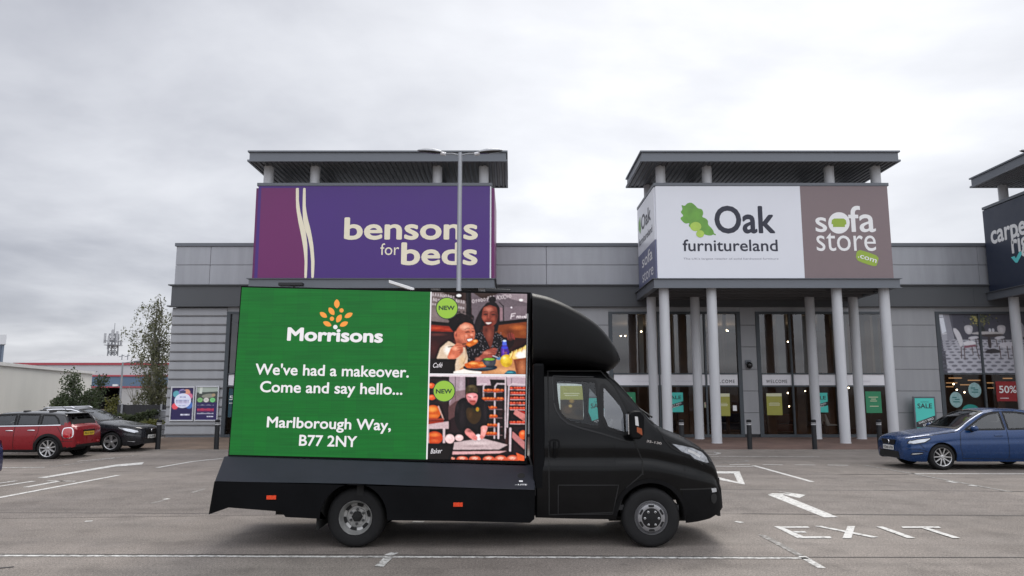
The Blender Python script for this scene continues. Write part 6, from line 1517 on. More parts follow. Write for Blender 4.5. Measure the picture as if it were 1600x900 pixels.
def onslope(px, py):
    """point on the sloping deck side"""
    best = None
    for k in range(61):
        t = k / 60; Y = BY0 + (UY0 - BY0) * t; x, z = P(px, py, Y); zl = za + (zb - za) * (x - xa) / (xb - xa); zh = zc + (zd - zc) * (x - xc) / (xd - xc)
        e_ = abs(z - (zl + (zh - zl) * t))
        if best is None or e_ < best[0]: best = (e_, Vector((x, Y, z)))
    return best[1]
sn = Vector((0, -(zc - za), UY0 - BY0)).normalized(); sn = Vector((0, -abs(sn.y), abs(sn.z)))
c0 = onslope(814.5, 743.5); e2 = sn.cross(Vector((1, 0, 0)))
b = MB(); b.add([c0 + sn * .003 + Vector((1, 0, 0)) * .046 * math.cos(t / 24 * 6.2832) + e2 * .046 * math.sin(t / 24 * 6.2832) for t in range(24)], [list(range(24))]); b.build('round_badge', M_WELL, trk)
b = MB(); put_text(b, 'LITE', onslope(809.5, 758.6), onslope(823.5, 758.9), .022, sn, .04); put_text(b, 'the', onslope(804.5, 758.2), onslope(809, 758.4), .012, sn, 0); b.sheet([onslope(*p) + sn * .004 for p in ((811, 751), (817, 751.2), (817, 753.4), (811, 753.2))]); b.build('maker_lettering', M_WHITET, trk)
# ================================================================== PARKED CARS
def car(root, sh, paint_, o):
    g_ = sh.build(root, {'body': paint_, 'roof': o.get('roofm', paint_), 'sill': M_TRIM, 'greenhouse': o.get('roofm', paint_), 'door': paint_, 'rear_door': paint_, 'bonnet': paint_},
                  holes=o['side'], doors=o['doors'], tops=[o['front'], o['rear']], trims=o.get('trims', ()), step=.035)
    gm = o.get('glass', [M_GLASSC] * len(o['side']))
    for (poly, m) in zip(o['side'], gm):
        for sd in (-1, 1):
            wv = sh.patch('window', poly, m, root, -.002, .3, (sd,))[0]
            b = MB(); sh.strip(b, poly, .045, .003, (sd,), True); b.build('window_seal', M_TRIM, wv, local=True)
    for nm, poly, m in (('windscreen', o['front'], M_GLASSC), ('rear_window', o['rear'], M_GLASSD)):
        wv = sh.patch(nm, poly, m, root, .0, .3, top=True)[0]
        b = MB(); sh.strip(b, poly, .09, .006, closed=True, top=True); b.build('window_seal', M_TRIM, wv, local=True)
    b = MB()
    for _, p in o['doors']: sh.strip(b, p, .012, .002, closed=True)
    for l_ in o.get('gaps', ()): sh.strip(b, l_, .012, .002)
    b.each('panel_gap', M_WELL, root, local=True)
    for (s, z) in o['handles']:
        for sd in (-1, 1):
            b = MB(); y = sd * (sh.side(s, z) + .018); b.tube([(sh.X(s), y - sd * .012, z), (sh.X(s + .04), y, z + .004), (sh.X(s + .16), y, z + .004), (sh.X(s + .2), y - sd * .012, z)], .014, 6); b.build('handle', o.get('handlem', paint_), root, local=True, smooth=True)
    for (sc_, zc, r) in sh.arch:
        for sd in (-1, 1):
            wheel(root, sh.X(sc_), sd * (sh.wid(sc_) - .025), zc, o['R'], .21, o['rim'], sd, o['style'])
            b = MB(); ya, yb = sorted((sd * .45, sd * (sh.wid(sc_) - .05))); half_tube(b, ya, yb, r, sh.X(sc_), zc); b.build('wheel_well', M_WELL, root, local=True)
            if o.get('archtrim'):
                b = MB(); sh.strip(b, [(sc_ + (r + .035) * math.cos(a), zc + (r + .035) * math.sin(a)) for a in np.linspace(-.12, math.pi + .12, 26)], .075, .008, (sd,)); b.build('arch_trim', M_TRIM, root, local=True)
    lo_, hi_ = sorted((sh.X(.5), sh.X(sh.L - .4))); b = MB(); b.box(lo_, hi_, -.6, .6, .2, .34); b.build('underbody', M_WELL, root, local=True)
    cabin(root, sh, 1.35, sh.L - .9, o['rows'], .68, .34, .62)
    s, z = o['mirror']
    for sd in (-1, 1):
        y0 = sd * sh.side(s, z); b = MB(); b.ball((sh.X(s), y0 + sd * .13, z + .05), .085, .11, .07, 14); m_ = b.build('wing_mirror', paint_, root, smooth=True, local=True)
        b = MB(); b.tube([(sh.X(s), y0 - sd * .02, z - .01), (sh.X(s), y0 + sd * .09, z + .0)], [.045, .03]); b.build('mirror_arm', M_TRIM, m_, local=True)
    for nm, poly, m in o['lamps']:
        for sd in (-1, 1):
            l_ = sh.patch(nm, poly, m, root, .005, .03, (sd,))[0]
            b = MB(); sh.strip(b, poly, .02, .007, (sd,), True); b.build('lamp_surround', o.get('surround', M_TRIM), l_, local=True)
    return g_

def front_kit(root, sh, grille, intake, pl, txt, badge):
    for nm, (hw0, hw1, z0, z1), m in (('grille', grille, M_TRIM), ('lower_intake', intake, M_WELL)):
        b = MB(); b.prism([(-hw0, z0), (hw0, z0), (hw1, z1), (-hw1, z1)], 'x', -.02, .006); b.build(nm, m, root, local=True)
    plate(root, -.02, 0, pl, -1, M_PLW, txt)
    b = MB(); b.lathe([(-.034, .05), (-.02, .055)], (0, 0, badge), 'x', 20); b.build('badge', M_CHROME, root, local=True)

# --- blue hatchback
PB = pmat('blue_car_paint', (.0035, .034, .125), .25, .25, .04, 8, coat=.5)
GH = 1.17                                                    # greenhouse height factor of the blue hatchback
def gh(z, k): return z if z <= .935 else .935 + (z - .935) * k
SH1 = lambda k=1.0: Shell(4.26,
    [(s_, gh(z_, k)) for s_, z_ in [(0, .70), (.05, .76), (.25, .83), (.7, .90), (1.1, .955), (1.32, .99), (1.75, 1.21), (2.1, 1.35), (2.5, 1.405), (2.95, 1.4), (3.45, 1.335), (3.8, 1.22), (4.0, 1.06), (4.15, .96), (4.26, .84)]],
    [(0, .25), (.15, .2), (.45, .19), (1.3, .2), (3.0, .2), (3.9, .24), (4.26, .36)],
    [(0, .64), (.3, .74), (1.0, .88), (1.4, .92), (2.2, .935), (3.2, .965), (3.8, .985), (4.26, .9)],
    [(0, .60), (.06, .68), (.2, .79), (.5, .87), (.9, .895), (2, .9), (3.3, .9), (3.9, .85), (4.15, .77), (4.26, .68)],
    tumble=.36, arches=((.86, .315, .352), (3.5, .315, .352)), crown=.075, tuck=.08, shoulder=.035, crease=(.70, .008), sx=1)
O1 = dict(side=[[(1.46, .965), (1.56, 1.015), (1.86, 1.17), (2.08, 1.265), (2.24, 1.305), (2.44, 1.325), (2.44, .975)],
                [(2.53, .975), (2.53, 1.328), (2.85, 1.325), (3.15, 1.285), (3.4, 1.2), (3.46, 1.13), (3.3, 1.02), (3.2, .99)]],
          doors=[('door', [(1.36, .28), (1.3, .55), (1.33, .9), (2.08, 1.3), (2.3, 1.335), (2.485, 1.34), (2.485, .26)]), ('rear_door', [(2.486, .26), (2.486, 1.34), (2.9, 1.335), (3.2, 1.3), (3.48, 1.18), (3.5, 1.1), (3.34, .98), (3.3, .72), (3.1, .5), (3.08, .27)])],
          front=densify([(1.36, -.66), (1.32, -.3), (1.31, 0), (1.32, .3), (1.36, .66), (2.1, .52), (2.14, 0), (2.1, -.52)], .1),
          rear=densify([(3.66, -.46), (3.68, 0), (3.66, .46), (4.0, .56), (4.02, 0), (4.0, -.56)], .1),
          gaps=[[(.08, .745), (.3, .78), (.8, .86), (1.28, .925)], [(.3, .78), (.36, .6), (.44, .5)], [(.06, .5), (.3, .5), (.5, .44)]],
          handles=[(2.16, .83), (3.02, .85)], R=.318, rim=.225, style='double', rows=(2.15, 3.0), mirror=(1.62, .955),
          lamps=[('headlight', [(.10, .63), (.13, .69), (.3, .735), (.6, .775), (.58, .735), (.46, .665), (.24, .62)], M_LAMP), ('fog_lamp', [(.14, .36), (.17, .4), (.4, .42), (.38, .385), (.2, .355)], M_LAMP), ('tail_lamp', [(3.85, .83), (3.95, .92), (4.2, .93), (4.24, .8), (4.1, .77)], M_REDLAMP)])
leon = thing('parked_car', 'metallic blue hatchback parked at the right edge in front of the grey wall', 'car', (9.68, 19.43, 0))
sh = SH1(GH); OL = dict(O1); OL['side'] = [[(s_, gh(z_, GH)) for s_, z_ in p] for p in O1['side']]; OL['doors'] = [(n_, [(s_, gh(z_, GH)) for s_, z_ in p]) for n_, p in O1['doors']]
gL = car(leon, sh, PB, OL)
front_kit(leon, sh, (.30, .34, .58, .70), (.5, .44, .26, .42), .50, 'OG66 UTN', .64)
# --- a second hatchback of the same shape in dark blue, only its tail corner inside the picture
lb = dup(leon, (-14.27, 14.25, 0), 0, 'dark blue car at the extreme left edge with only its rear corner showing')
DB = pmat('dark_blue_car_paint', (.01, .016, .09), .28, .3, .04, 8, coat=.6)
for o_ in lb.children:
    for ms in o_.material_slots:
        if ms.material == PB:
            o_.data = o_.data.copy(); o_.data.materials[0] = DB
# --- red hatchback with black roof, tail towards us
PR = pmat('red_car_paint', (.23, .010, .016), .3, .1, .04, 8, coat=.35, spec=.3)
PK = pmat('black_car_roof', (.012, .012, .014), .25, .1, .04, 8, coat=.8)
SH2 = Shell(3.99,
    [(0, .72), (.08, .80), (.5, .9), (1.0, .955), (1.2, .99), (1.6, 1.24), (1.85, 1.315), (2.4, 1.34), (3.0, 1.335), (3.5, 1.305), (3.66, 1.27), (3.74, 1.16), (3.83, 1.0), (3.92, .945), (3.99, .88)],
    [(0, .28), (.2, .22), (.5, .2), (3.0, .2), (3.7, .26), (3.99, .34)],
    [(0, .68), (.5, .82), (1.0, .885), (2, .905), (3.2, .93), (3.7, .94), (3.99, .86)],
    [(0, .60), (.08, .70), (.25, .79), (.6, .84), (1, .86), (3.3, .865), (3.65, .845), (3.85, .79), (3.94, .73), (3.99, .64)],
    tumble=.24, arches=((.76, .305, .345), (3.32, .305, .345)), crown=.07, tuck=.06, shoulder=.04, crease=None, sx=1)
mini = thing('parked_car', 'red hatchback with a black roof and yellow rear number plate parked at the left', 'car', (-16.53, 22.38, 0))
O2 = dict(side=[[(1.36, .935), (1.42, .99), (1.62, 1.15), (1.74, 1.225), (2.3, 1.25), (2.3, .945)], [(2.38, .945), (2.38, 1.25), (2.98, 1.245), (2.98, .955)], [(3.06, .957), (3.06, 1.24), (3.4, 1.225), (3.52, 1.12), (3.58, .985), (3.5, .962)]],
          glass=[M_GLASSC, M_GLASSD, M_GLASSD],
          doors=[('door', [(1.26, .28), (1.2, .55), (1.24, .9), (1.74, 1.255), (2.335, 1.275), (2.335, .25)]), ('rear_door', [(2.336, .25), (2.336, 1.275), (3.02, 1.27), (3.02, .75), (2.92, .5), (2.9, .26)])],
          front=densify([(1.22, -.62), (1.18, 0), (1.22, .62), (1.72, .55), (1.74, 0), (1.72, -.55)], .1),
          rear=densify([(3.69, -.5), (3.69, 0), (3.69, .5), (3.81, .6), (3.815, 0), (3.81, -.6)], .07),
          gaps=[[(3.6, .5), (3.99, .5)], [(3.55, .9), (3.68, .7), (3.75, .48)]],
          handles=[(2.1, .80), (2.72, .81)], handlem=M_CHROME, roofm=PK, surround=M_CHROME, R=.325, rim=.235, style='multi', rows=(2.05, 2.8), mirror=(1.42, .95), archtrim=True,
          trims=[('greenhouse', lambda s, y, z, t: z > SH2.belt(s) + .012 and s > 1.2 and not (s > 3.70 and z < 1.02)), ('sill', lambda s, y, z, t: (not t) and z < .27 + .06 * (s > 3.6))],
          lamps=[('tail_lamp', chaikin([(3.71, .60), (3.70, .86), (3.80, .885), (3.93, .88), (3.955, .62), (3.86, .585)], 2), M_REDLAMP), ('headlight', chaikin([(.1, .66), (.12, .84), (.36, .87), (.42, .72), (.3, .62)], 2), M_LAMP)])
car(mini, SH2, PR, O2)
b = MB(); SH2.strip(b, [(1.25, .925), (2.0, .93), (3.0, .945), (3.62, .96)], .022, .008); b.each('chrome_strip', M_CHROME, mini, local=True)
plate(mini, 3.994, 0, .70, 1, M_PLY, 'MA15 KNV')
b = MB(); b.box(3.985, 4.01, -.3, .3, .765, .81); b.build('boot_handle', M_TRIM, mini, local=True, bevel=.01)
b = MB(); b.box(3.96, 4.0, -.62, .62, .33, .40); b.build('rear_diffuser', M_TRIM, mini, local=True)
b = MB(); b.box(3.56, 3.79, -.56, .56, 1.262, 1.292); b.build('roof_spoiler', PK, mini, local=True, bevel=.012)
b = MB(); b.tube([(3.35, 0, 1.31), (3.28, 0, 1.36), (3.14, 0, 1.47)], [.02, .008, .004], 6); b.build('aerial', M_TRIM, mini, local=True)
for sd in (-1, 1):
    b = MB(); b.box(3.986, 4.0, sd * .5 - .07, sd * .5 + .07, .44, .475); b.build('rear_reflector', M_REDLAMP, mini, local=True)
# --- charcoal hatchback, nose towards us
PG = pmat('charcoal_car_paint', (.010, .011, .015), .26, .2, .04, 8, coat=.45)
SH3 = SH1(); peug = thing('parked_car', 'charcoal hatchback with chrome window trim parked behind the red car', 'car', (-11.93, 24.98, 0), math.pi)
O3 = dict(O1); O3['style'] = 'five'; O3['trims'] = ()
O3['lamps'] = [('headlight', [(.07, .62), (.1, .68), (.3, .74), (.68, .80), (.62, .74), (.4, .655), (.2, .60)], M_LAMP), ('fog_lamp', [(.12, .32), (.15, .345), (.36, .36), (.34, .33), (.18, .305)], M_LAMP), ('tail_lamp', [(3.85, .83), (3.95, .92), (4.2, .93), (4.24, .8), (4.1, .77)], M_REDLAMP)]
car(peug, SH3, PG, O3); front_kit(peug, SH3, (.36, .42, .54, .70), (.52, .46, .24, .38), .46, 'LJ16 BHK', .66)
b = MB(); SH3.strip(b, [(1.4, .985), (1.56, 1.045), (1.86, 1.20), (2.08, 1.295), (2.3, 1.345), (2.6, 1.355), (2.9, 1.35), (3.2, 1.31), (3.45, 1.22)], .022, .008); b.each('chrome_strip', M_CHROME, peug, local=True)
for y in (-.52, .52):
    b = MB(); b.tube([(2.3, y, 1.385), (2.4, y, 1.425), (3.2, y, 1.405), (3.3, y, 1.365)], .016, 6); b.build('roof_rail', M_CHROME, peug, local=True)
for y in (-.3, .3):
    b = MB(); b.box(-.018, .004, y - .09, y + .09, .585, .6); b.build('grille_bar', M_CHROME, peug, local=True)
# ================================================================== STREET FURNITURE, PLANTS, BACKGROUND
M_GALV = pmat('galvanised_steel', (.30, .31, .33), .45, .5, .1, 2)
M_BOLL = pmat('bollard_black', (.014, .0145, .016), .5, 0, .1, spec=.2)
M_BANDW = pmat('bollard_band', (.55, .55, .56), .4, 0, .05)
BOLL = 'black bollards along the pavement edge'
def bollard(x, y, label):
    t = thing('bollard', label, 'bollard', (x, y, .02), group=BOLL)
    b = MB(); b.lathe([(.015, .085), (.03, .08), (.8, .078), (.82, .07), (.84, .07), (.86, .082), (.96, .082), (.985, .06), (.99, .001)], (x, y, .005), 'z', 20); b.build('post', M_BOLL, t, smooth=True)
    b = MB(); b.lathe([(.815, .081), (.838, .081)], (x, y, .005), 'z', 20); b.lathe([(.865, .0845), (.885, .0845)], (x, y, .005), 'z', 20); b.build('reflective_band', M_BANDW, t, smooth=True)
    return t
b0 = None
for (px, lb) in ((246, 'black bollard left of the framed posters, beside the hedge'), (337.5, 'black bollard by the truck screen, below the right framed poster'), (1066, 'black bollard just above the truck bonnet, between two columns'), (1172, 'black bollard in front of the camera panel between the shop windows'), (1273.5, 'black bollard beside the column under the second welcome band'), (1376, 'black bollard nearest to the blue car')):
    x, y = G(px, 703); 
    if b0 is None: b0 = bollard(x, 25.15, lb)
    else: dup(b0, (x, 25.15, .02), 0, lb)

# twin-headed lamp posts
LY = 22.0; lx_, lz_ = P(719, 240, LY)
def lamp_post(x, y, label):
    t = thing('street_lamp', label, 'street lamp', (x, y, 0), group='twin headed car park lamp posts')
    b = MB(); b.lathe([(0, .12), (.02, .12), (1.3, .115), (1.35, .085), (lz_ - .05, .062), (lz_ + .03, .055)], (x, y, 0), 'z', 16); b.build('post', M_GALV, t, smooth=True)
    for sd in (-1, 1):
        b = MB(); b.tube([(x, y, lz_ - .06), (x + sd * .25, y, lz_ + .0), (x + sd * .52, y, lz_ + .0)], .022, 8); b.build('arm', M_GALV, t)
        b = MB(); b.tube([(x + sd * .44, y, lz_ - .02), (x + sd * .6, y, lz_ + .01)], .055, 10); b.build('bracket', pmat('pale_grey_metal', (.6, .6, .62), .4, .1, .05), t)
        pts = [(0, .0), (.06, .09), (.3, .15), (.55, .13), (.76, .06), (.82, .0)]
        V, n = [], 14
        for (d, w_) in pts:
            for k in range(n):
                a = 2 * math.pi * k / n; V.append((x + sd * (.52 + d), y + w_ * math.cos(a), lz_ + .03 + d * .08 + (.10 if math.sin(a) > 0 else .025) * math.sin(a) * (w_ / .15)))
        b = MB(); b.add(V, [(i * n + k, i * n + (k + 1) % n, (i + 1) * n + (k + 1) % n, (i + 1) * n + k) for i in range(len(pts) - 1) for k in range(n)]); h = b.build('lamp_head', pmat('lamp_shell', (.42, .43, .45), .4, .2, .06), t, smooth=True)
        b = MB(); V = []
        for d in np.linspace(.08, .78, 12):
            w_ = np.interp(d, [p[0] for p in pts], [p[1] for p in pts]) * .9
            for k in range(7): a = math.pi + math.pi * k / 6; V.append((x + sd * (.52 + d), y + w_ * math.cos(a), lz_ + .025 + d * .08 + .05 * math.sin(a) * w_ / .15))
        b.add(V, [(i * 7 + k, i * 7 + k + 1, (i + 1) * 7 + k + 1, (i + 1) * 7 + k) for i in range(11) for k in range(6)]); b.build('lamp_glass', pmat('dark_bowl', (.03, .03, .032), .2, 0, .05), h, smooth=True)
    return t
lp = lamp_post(lx_, LY, 'twin headed galvanised lamp post rising behind the truck in front of the purple sign')
dup(lp, (PX(1591, LY, 235) + 1.36, LY, 0), 0, 'twin headed lamp post at the right edge, only one head tip in view')

# --- foliage
def leaf_mat(name, c, c2):
    m = bpy.data.materials.new(name); m.use_nodes = True
    n_, l_ = m.node_tree.nodes, m.node_tree.links; b_ = n_['Principled BSDF']
    t = n_.new('ShaderNodeTexCoord'); no = n_.new('ShaderNodeTexNoise'); no.inputs['Scale'].default_value = 1.6; no.inputs['Detail'].default_value = 8
    l_.new(t.outputs['Object'], no.inputs['Vector'])
    r = n_.new('ShaderNodeValToRGB'); r.color_ramp.elements[0].position = .35; r.color_ramp.elements[0].color = (*c, 1); r.color_ramp.elements[1].position = .65; r.color_ramp.elements[1].color = (*c2, 1)
    l_.new(no.outputs['Fac'], r.inputs[0]); l_.new(r.outputs[0], b_.inputs['Base Color']); b_.inputs['Roughness'].default_value = .55
    tr = n_.new('ShaderNodeBsdfTranslucent'); l_.new(r.outputs[0], tr.inputs[0]); mx = n_.new('ShaderNodeMixShader'); mx.inputs[0].default_value = .42
    l_.new(b_.outputs[0], mx.inputs[1]); l_.new(tr.outputs[0], mx.inputs[2]); l_.new(mx.outputs[0], n_['Material Output'].inputs[0])
    return m
def leaves(name, pts, size, mat, parent, droop=.5, ar=.55):
    n = len(pts); p = np.array(pts); d = rng.normal(0, 1, (n, 3)); d[:, 2] -= droop * 1.6; d /= np.linalg.norm(d, axis=1)[:, None]
    s = np.cross(d, rng.normal(0, 1, (n, 3))); s /= np.linalg.norm(s, axis=1)[:, None]
    L_ = (size * rng.uniform(.65, 1.3, n))[:, None]
    v = np.stack([p, p + d * L_ * .5 + s * L_ * ar * .5, p + d * L_, p + d * L_ * .5 - s * L_ * ar * .5], 1).reshape(-1, 3) - np.array(root_of(parent).location)
    me = bpy.data.meshes.new(name); me.from_pydata(v.tolist(), [], [(4 * i, 4 * i + 1, 4 * i + 2, 4 * i + 3) for i in range(n)]); me.materials.append(mat)
    o = bpy.data.objects.new(name, me); COL.objects.link(o); o.parent = parent; return o
M_BARK = pmat('birch_bark', (.20, .19, .17), .85, 0, .4, 6)
M_BIRCH = leaf_mat('birch_leaf', (.085, .098, .046), (.19, .19, .105))
def birch():
    Y = 37.5; bx = PX(236, Y, 640); t = thing('birch_tree', 'tall weeping birch with thin hanging foliage at the left end of the building', 'tree', (bx, Y, 0))
    top = P3(246, 470, Y); wood = MB(); trunk = [Vector((bx, Y, 0)), Vector((bx + .1, Y, 2)), P3(238, 560, Y), P3(243, 510, Y), top]
    wood.tube(trunk, [.13, .11, .08, .05, .015], 8); wood.build('trunk', M_BARK, t, smooth=True)
    tw = MB(); pts = []
    # limb ends measured over the crown: photo x, photo y, depth offset, foliage density
    ends = [(246, 462, 0, .5), (238, 470, .3, .5), (252, 476, -.3, .5), (226, 478, .2, .45), (258, 492, .4, .7), (246, 500, -.4, .9), (230, 497, 0, .6), (262, 510, -.2, 1.0), (214, 508, .3, .55), (203, 516, -.2, .6), (222, 520, .5, .8), (240, 520, .2, 1.2), (254, 528, .6, 1.3), (212, 530, .1, .6), (228, 540, -.5, 1.2),
            (246, 548, .3, 1.5), (264, 545, -.3, 1.4), (218, 556, .4, 1.0), (234, 566, .1, 1.6), (256, 570, -.6, 1.7), (228, 582, .5, 1.6), (246, 590, .2, 2.0), (262, 594, .5, 2.0), (238, 604, -.4, 2.2), (225, 612, .2, 1.5), (254, 618, .4, 2.2), (240, 628, 0, 2.0), (258, 604, 1.2, 2.0), (244, 575, 1.2, 1.8), (266, 565, 1.0, 1.5), (268, 530, .8, 1.2)]
    for (px, py, dy, den) in ends:
        e = P3(px, py, Y + dy); h = max(.8, min(e.z - .9, top.z - .4)); k = min(1, h / top.z)
        st_ = Vector((bx + .15 * k * 2 + (top.x - bx) * k * .7, Y, h)); mid = (st_ + e) / 2 + Vector((0, 0, .35))
        tw.tube([st_, mid, e], [.03, .018, .007], 5, False)
        for _ in range(int(7 + 4 * den)):
            a = random.random(); q = (mid.lerp(e, a) if random.random() < .75 else st_.lerp(mid, a)) + Vector((random.gauss(0, .22), random.gauss(0, .3), random.gauss(0, .12)))
            ln = random.uniform(.35, 1.0); sway = Vector((random.gauss(-.12, .15), random.gauss(0, .15), -1)); 
            tw.tube([q, q + sway * ln * .5 + Vector((random.gauss(0, .03), 0, 0)), q + sway * ln], [.006, .004, .003], 3, False)
            for _ in range(int(11 + 9 * den)):
                c_ = random.random() ** .8; pp = q + sway * ln * c_; pts.append((pp.x + random.gauss(0, .055), pp.y + random.gauss(0, .055), pp.z + random.gauss(0, .05)))
    tw.build('branches', M_BARK, t); leaves('foliage', pts, .115, M_BIRCH, t, .7)
birch()
def bush(name, label, x, y, rx, ry, h, n, mat, size, cat='bush', lob=9, group=None):
    t = thing(name, label, cat, (x, y, 0), group=group); b = MB(); pts = []
    for k in range(lob):
        a = random.uniform(0, 6.28); r = math.sqrt(random.random()) * .8; cz = random.uniform(.25, .8) * h; c = Vector((x + rx * r * math.cos(a), y + ry * r * math.sin(a), cz))
        b.tube([(x + random.gauss(0, .06), y, 0), (x + (c.x - x) * .5, y + (c.y - y) * .5, cz * .6), c], [.03, .02, .008], 5, False)
        R3 = Vector((rx * .42, ry * .42, h * .26)) * random.uniform(.7, 1.25)
        for _ in range(n // lob):
            d = Vector((random.gauss(0, 1), random.gauss(0, 1), random.gauss(0, 1))).normalized() * random.random() ** .45
            p = c + Vector((d.x * R3.x, d.y * R3.y, d.z * R3.z)); 
            if p.z > .03: pts.append(tuple(p))
        for _ in range(5):
            d = Vector((random.gauss(0, .5), random.gauss(0, .5), 1)).normalized(); e = c + d * random.uniform(.3, .5) * h * .6; b.tube([c, e], [.008, .003], 4, False)
            for _ in range(14): pts.append(tuple(c.lerp(e, random.random()) + Vector((random.gauss(0, .05), random.gauss(0, .05), random.gauss(0, .05)))))
    b.build('stems', M_BARK, t); leaves('foliage', pts, size, mat, t, .1, .6)
M_BUSH = leaf_mat('bush_leaf', (.038, .058, .026), (.08, .105, .05)); M_YEL = leaf_mat('yellow_hedge_leaf', (.09, .10, .022), (.20, .19, .05)); M_HEDGE = leaf_mat('hedge_leaf', (.045, .062, .028), (.085, .10, .045))
for (px, py, Y, rx, h, n, lb) in ((122, 640, 40, 1.4, 3.0, 2600, 'loose dark green shrub against the white wall, left of the fence'), (152, 640, 41, 1.1, 2.3, 2400, 'dense dark green shrub between the white wall and the fence'), (102, 642, 38.5, .9, 1.8, 1400, 'low dark green shrub rising just behind the car roofs')):
    bush('garden_shrub', lb, PX(px, Y, 640), Y, rx, .8, h, n, M_BUSH, .13)
bush('garden_shrub', 'small yellow green shrub at the left end of the fence', PX(174, 38, 640), 38, .55, .5, 1.75, 1300, M_YEL, .11)
def hedge(label, x0_, x1_, y, d, h, mat, n):
    t = thing('hedge', label, 'hedge', ((x0_ + x1_) / 2, y, 0)); b = MB(); pts = []
    for _ in range(n):
        x = random.uniform(x0_, x1_); hh = h * (.86 + .12 * math.sin(x * 3.1) + .1 * random.random()); f_ = random.random()
        if f_ < .45: p = (x, y + random.uniform(-d, d), hh + random.gauss(0, .03))
        else: p = (x, y - d + abs(random.gauss(0, .08)), random.uniform(.04, hh))
        pts.append(p)
    for k in range(int((x1_ - x0_) / .3)): b.tube([(x0_ + .15 + k * .3, y, 0), (x0_ + .2 + k * .3, y, h * .8)], [.02, .01], 5, False)
    b.build('stems', M_BARK, t)
    b = MB(); b.box(x0_ + .1, x1_ - .1, y - d * .55, y + d * .55, .05, h * .72); b.build('dense_core', M_HEDGE, t)
    leaves('foliage', pts, .1, mat, t, 0, .65)
hedge('clipped green hedge in front of the dark fence', PX(186, 33, 660), PX(246, 33, 660), 33, .5, 1.0, M_HEDGE, 4200)
hedge('low yellow green hedge beside the pavement behind the charcoal car', PX(208, 29, 670), PX(247, 29, 670), 29, .45, .72, M_YEL, 3000)
def bare():
    Y = 52; x = PX(211, Y, 630); t = thing('bare_shrub', 'small leafless shrub above the dark fence', 'shrub', (x, Y, 0)); b = MB()
    b.tube([(x, Y, 0), (x, Y, 1.2)], [.05, .03], 5)
    for k in range(16):
        a = random.uniform(-1, 1); e = Vector((x + a * 1.0, Y + random.gauss(0, .3), random.uniform(1.9, 2.9))); m_ = Vector((x + a * .4, Y, 1.6)); b.tube([(x, Y, .9), m_, e], [.025, .015, .006], 4, False); b.tube([m_, e + Vector((random.gauss(0, .3), 0, -.1))], [.012, .004], 4, False)
    b.build('branches', M_BARK, t)
bare()

# --- fence, low wall, background buildings
def fence():
    Y = 36.2; x0_, x1_ = PX(183, Y, 640), PX(262, Y, 640); zt_ = PZ(632, Y); t = thing('board_fence', 'dark close boarded fence behind the hedge', 'fence', ((x0_ + x1_) / 2, Y, 0))
    b = MB(); k = x0_
    while k < x1_: b.box(k, k + .135, Y, Y + .03, .03, zt_ - random.random() * .02); k += .14
    b.build('boards', pmat('fence_boards', (.026, .026, .029), .7, 0, .25, 3), t)
    for k in range(3): b = MB(); x = x0_ + .2 + k * 1.9; b.box(x, x + .09, Y - .06, Y - .003, 0, zt_ + .03); b.build('post', M_GALV, t)
fence()
def low_wall():
    Y = FY + 1.2; x0_, x1_ = PX(246, Y, 660), XL - .01; t = thing('low_wall', 'low grey clad block at the foot of the building corner', 'wall', (x0_, Y, 0))
    b = MB(); z1_ = PZ(643, Y); n = 4
    for k in range(n): b.box(x0_, x1_, Y, Y + 1.5, .03 + k * z1_ / n, .03 + (k + 1) * z1_ / n - .02)
    b.build('cladding', M_CLAD2, t); b = MB(); b.box(x0_ - .03, x1_, Y - .03, Y + 1.53, z1_ + .012, z1_ + .06); b.build('coping', M_CLAD, t)
low_wall()
def quadbox(mb, a, c, depth, z0_, z1_):
    """box on the ground line a-c, extending depth away to the left"""
    a, c = Vector((*a, 0)), Vector((*c, 0)); d = (c - a).normalized(); nn = Vector((-d.y, d.x, 0)) * depth
    q = [a, c, c + nn, a + nn]; mb.add([(p.x, p.y, z0_) for p in q] + [(p.x, p.y, z1_) for p in q], [(0, 1, 5, 4), (1, 2, 6, 5), (2, 3, 7, 6), (3, 0, 4, 7), (4, 5, 6, 7), (3, 2, 1, 0)]); return mb
M_RENDER = pmat('white_render', (.68, .675, .64), .75, 0, .07, .5, streak=.3)
wa = (PX(0, 35, 600), 35.0); wb = (PX(143, 50, 600), 50.0); dv = Vector((wb[0] - wa[0], wb[1] - wa[1])).normalized(); wa2 = (wa[0] - dv.x * 9, wa[1] - dv.y * 9)
zw = PZ(566, 35.0)
t = thing('white_building', 'low windowless white rendered building behind the parked cars at the far left', 'building', (wb[0], wb[1], 0))
b = MB(); quadbox(b, wa2, wb, 16, 0, zw - .16); b.build('wall', M_RENDER, t)
b = MB(); quadbox(b, (wa2[0] + .06, wa2[1] - .02), (wb[0] + .1, wb[1] + .12), 16.2, zw - .158, zw); b.build('roof_edge', pmat('pale_coping', (.68, .68, .67), .5, 0, .05), t)
t = thing('office_block', 'pale flat roofed block with a dark window at the extreme left edge', 'building', (PX(0, 60, 600), 60, 0))
x1_ = PX(10, 60, 530); b = MB(); b.prism([(x1_ - 14, 60), (x1_, 60), (x1_ * 70 / 60 - 1, 70), (x1_ - 14, 70)], 'z', PZ(538, 60), PZ(523, 60)); b.build('fascia', pmat('white_fascia', (.62, .63, .65), .5, 0, .03), t)
b = MB(); b.prism([(x1_ - 14, 60.2), (x1_ - .25, 60.2), (x1_ * 70 / 60 - 1.3, 69.8), (x1_ - 14, 69.8)], 'z', 0, PZ(538, 60) - .002); b.build('wall', pmat('blue_grey_cladding', (.16, .2, .26), .5, 0, .05), t)
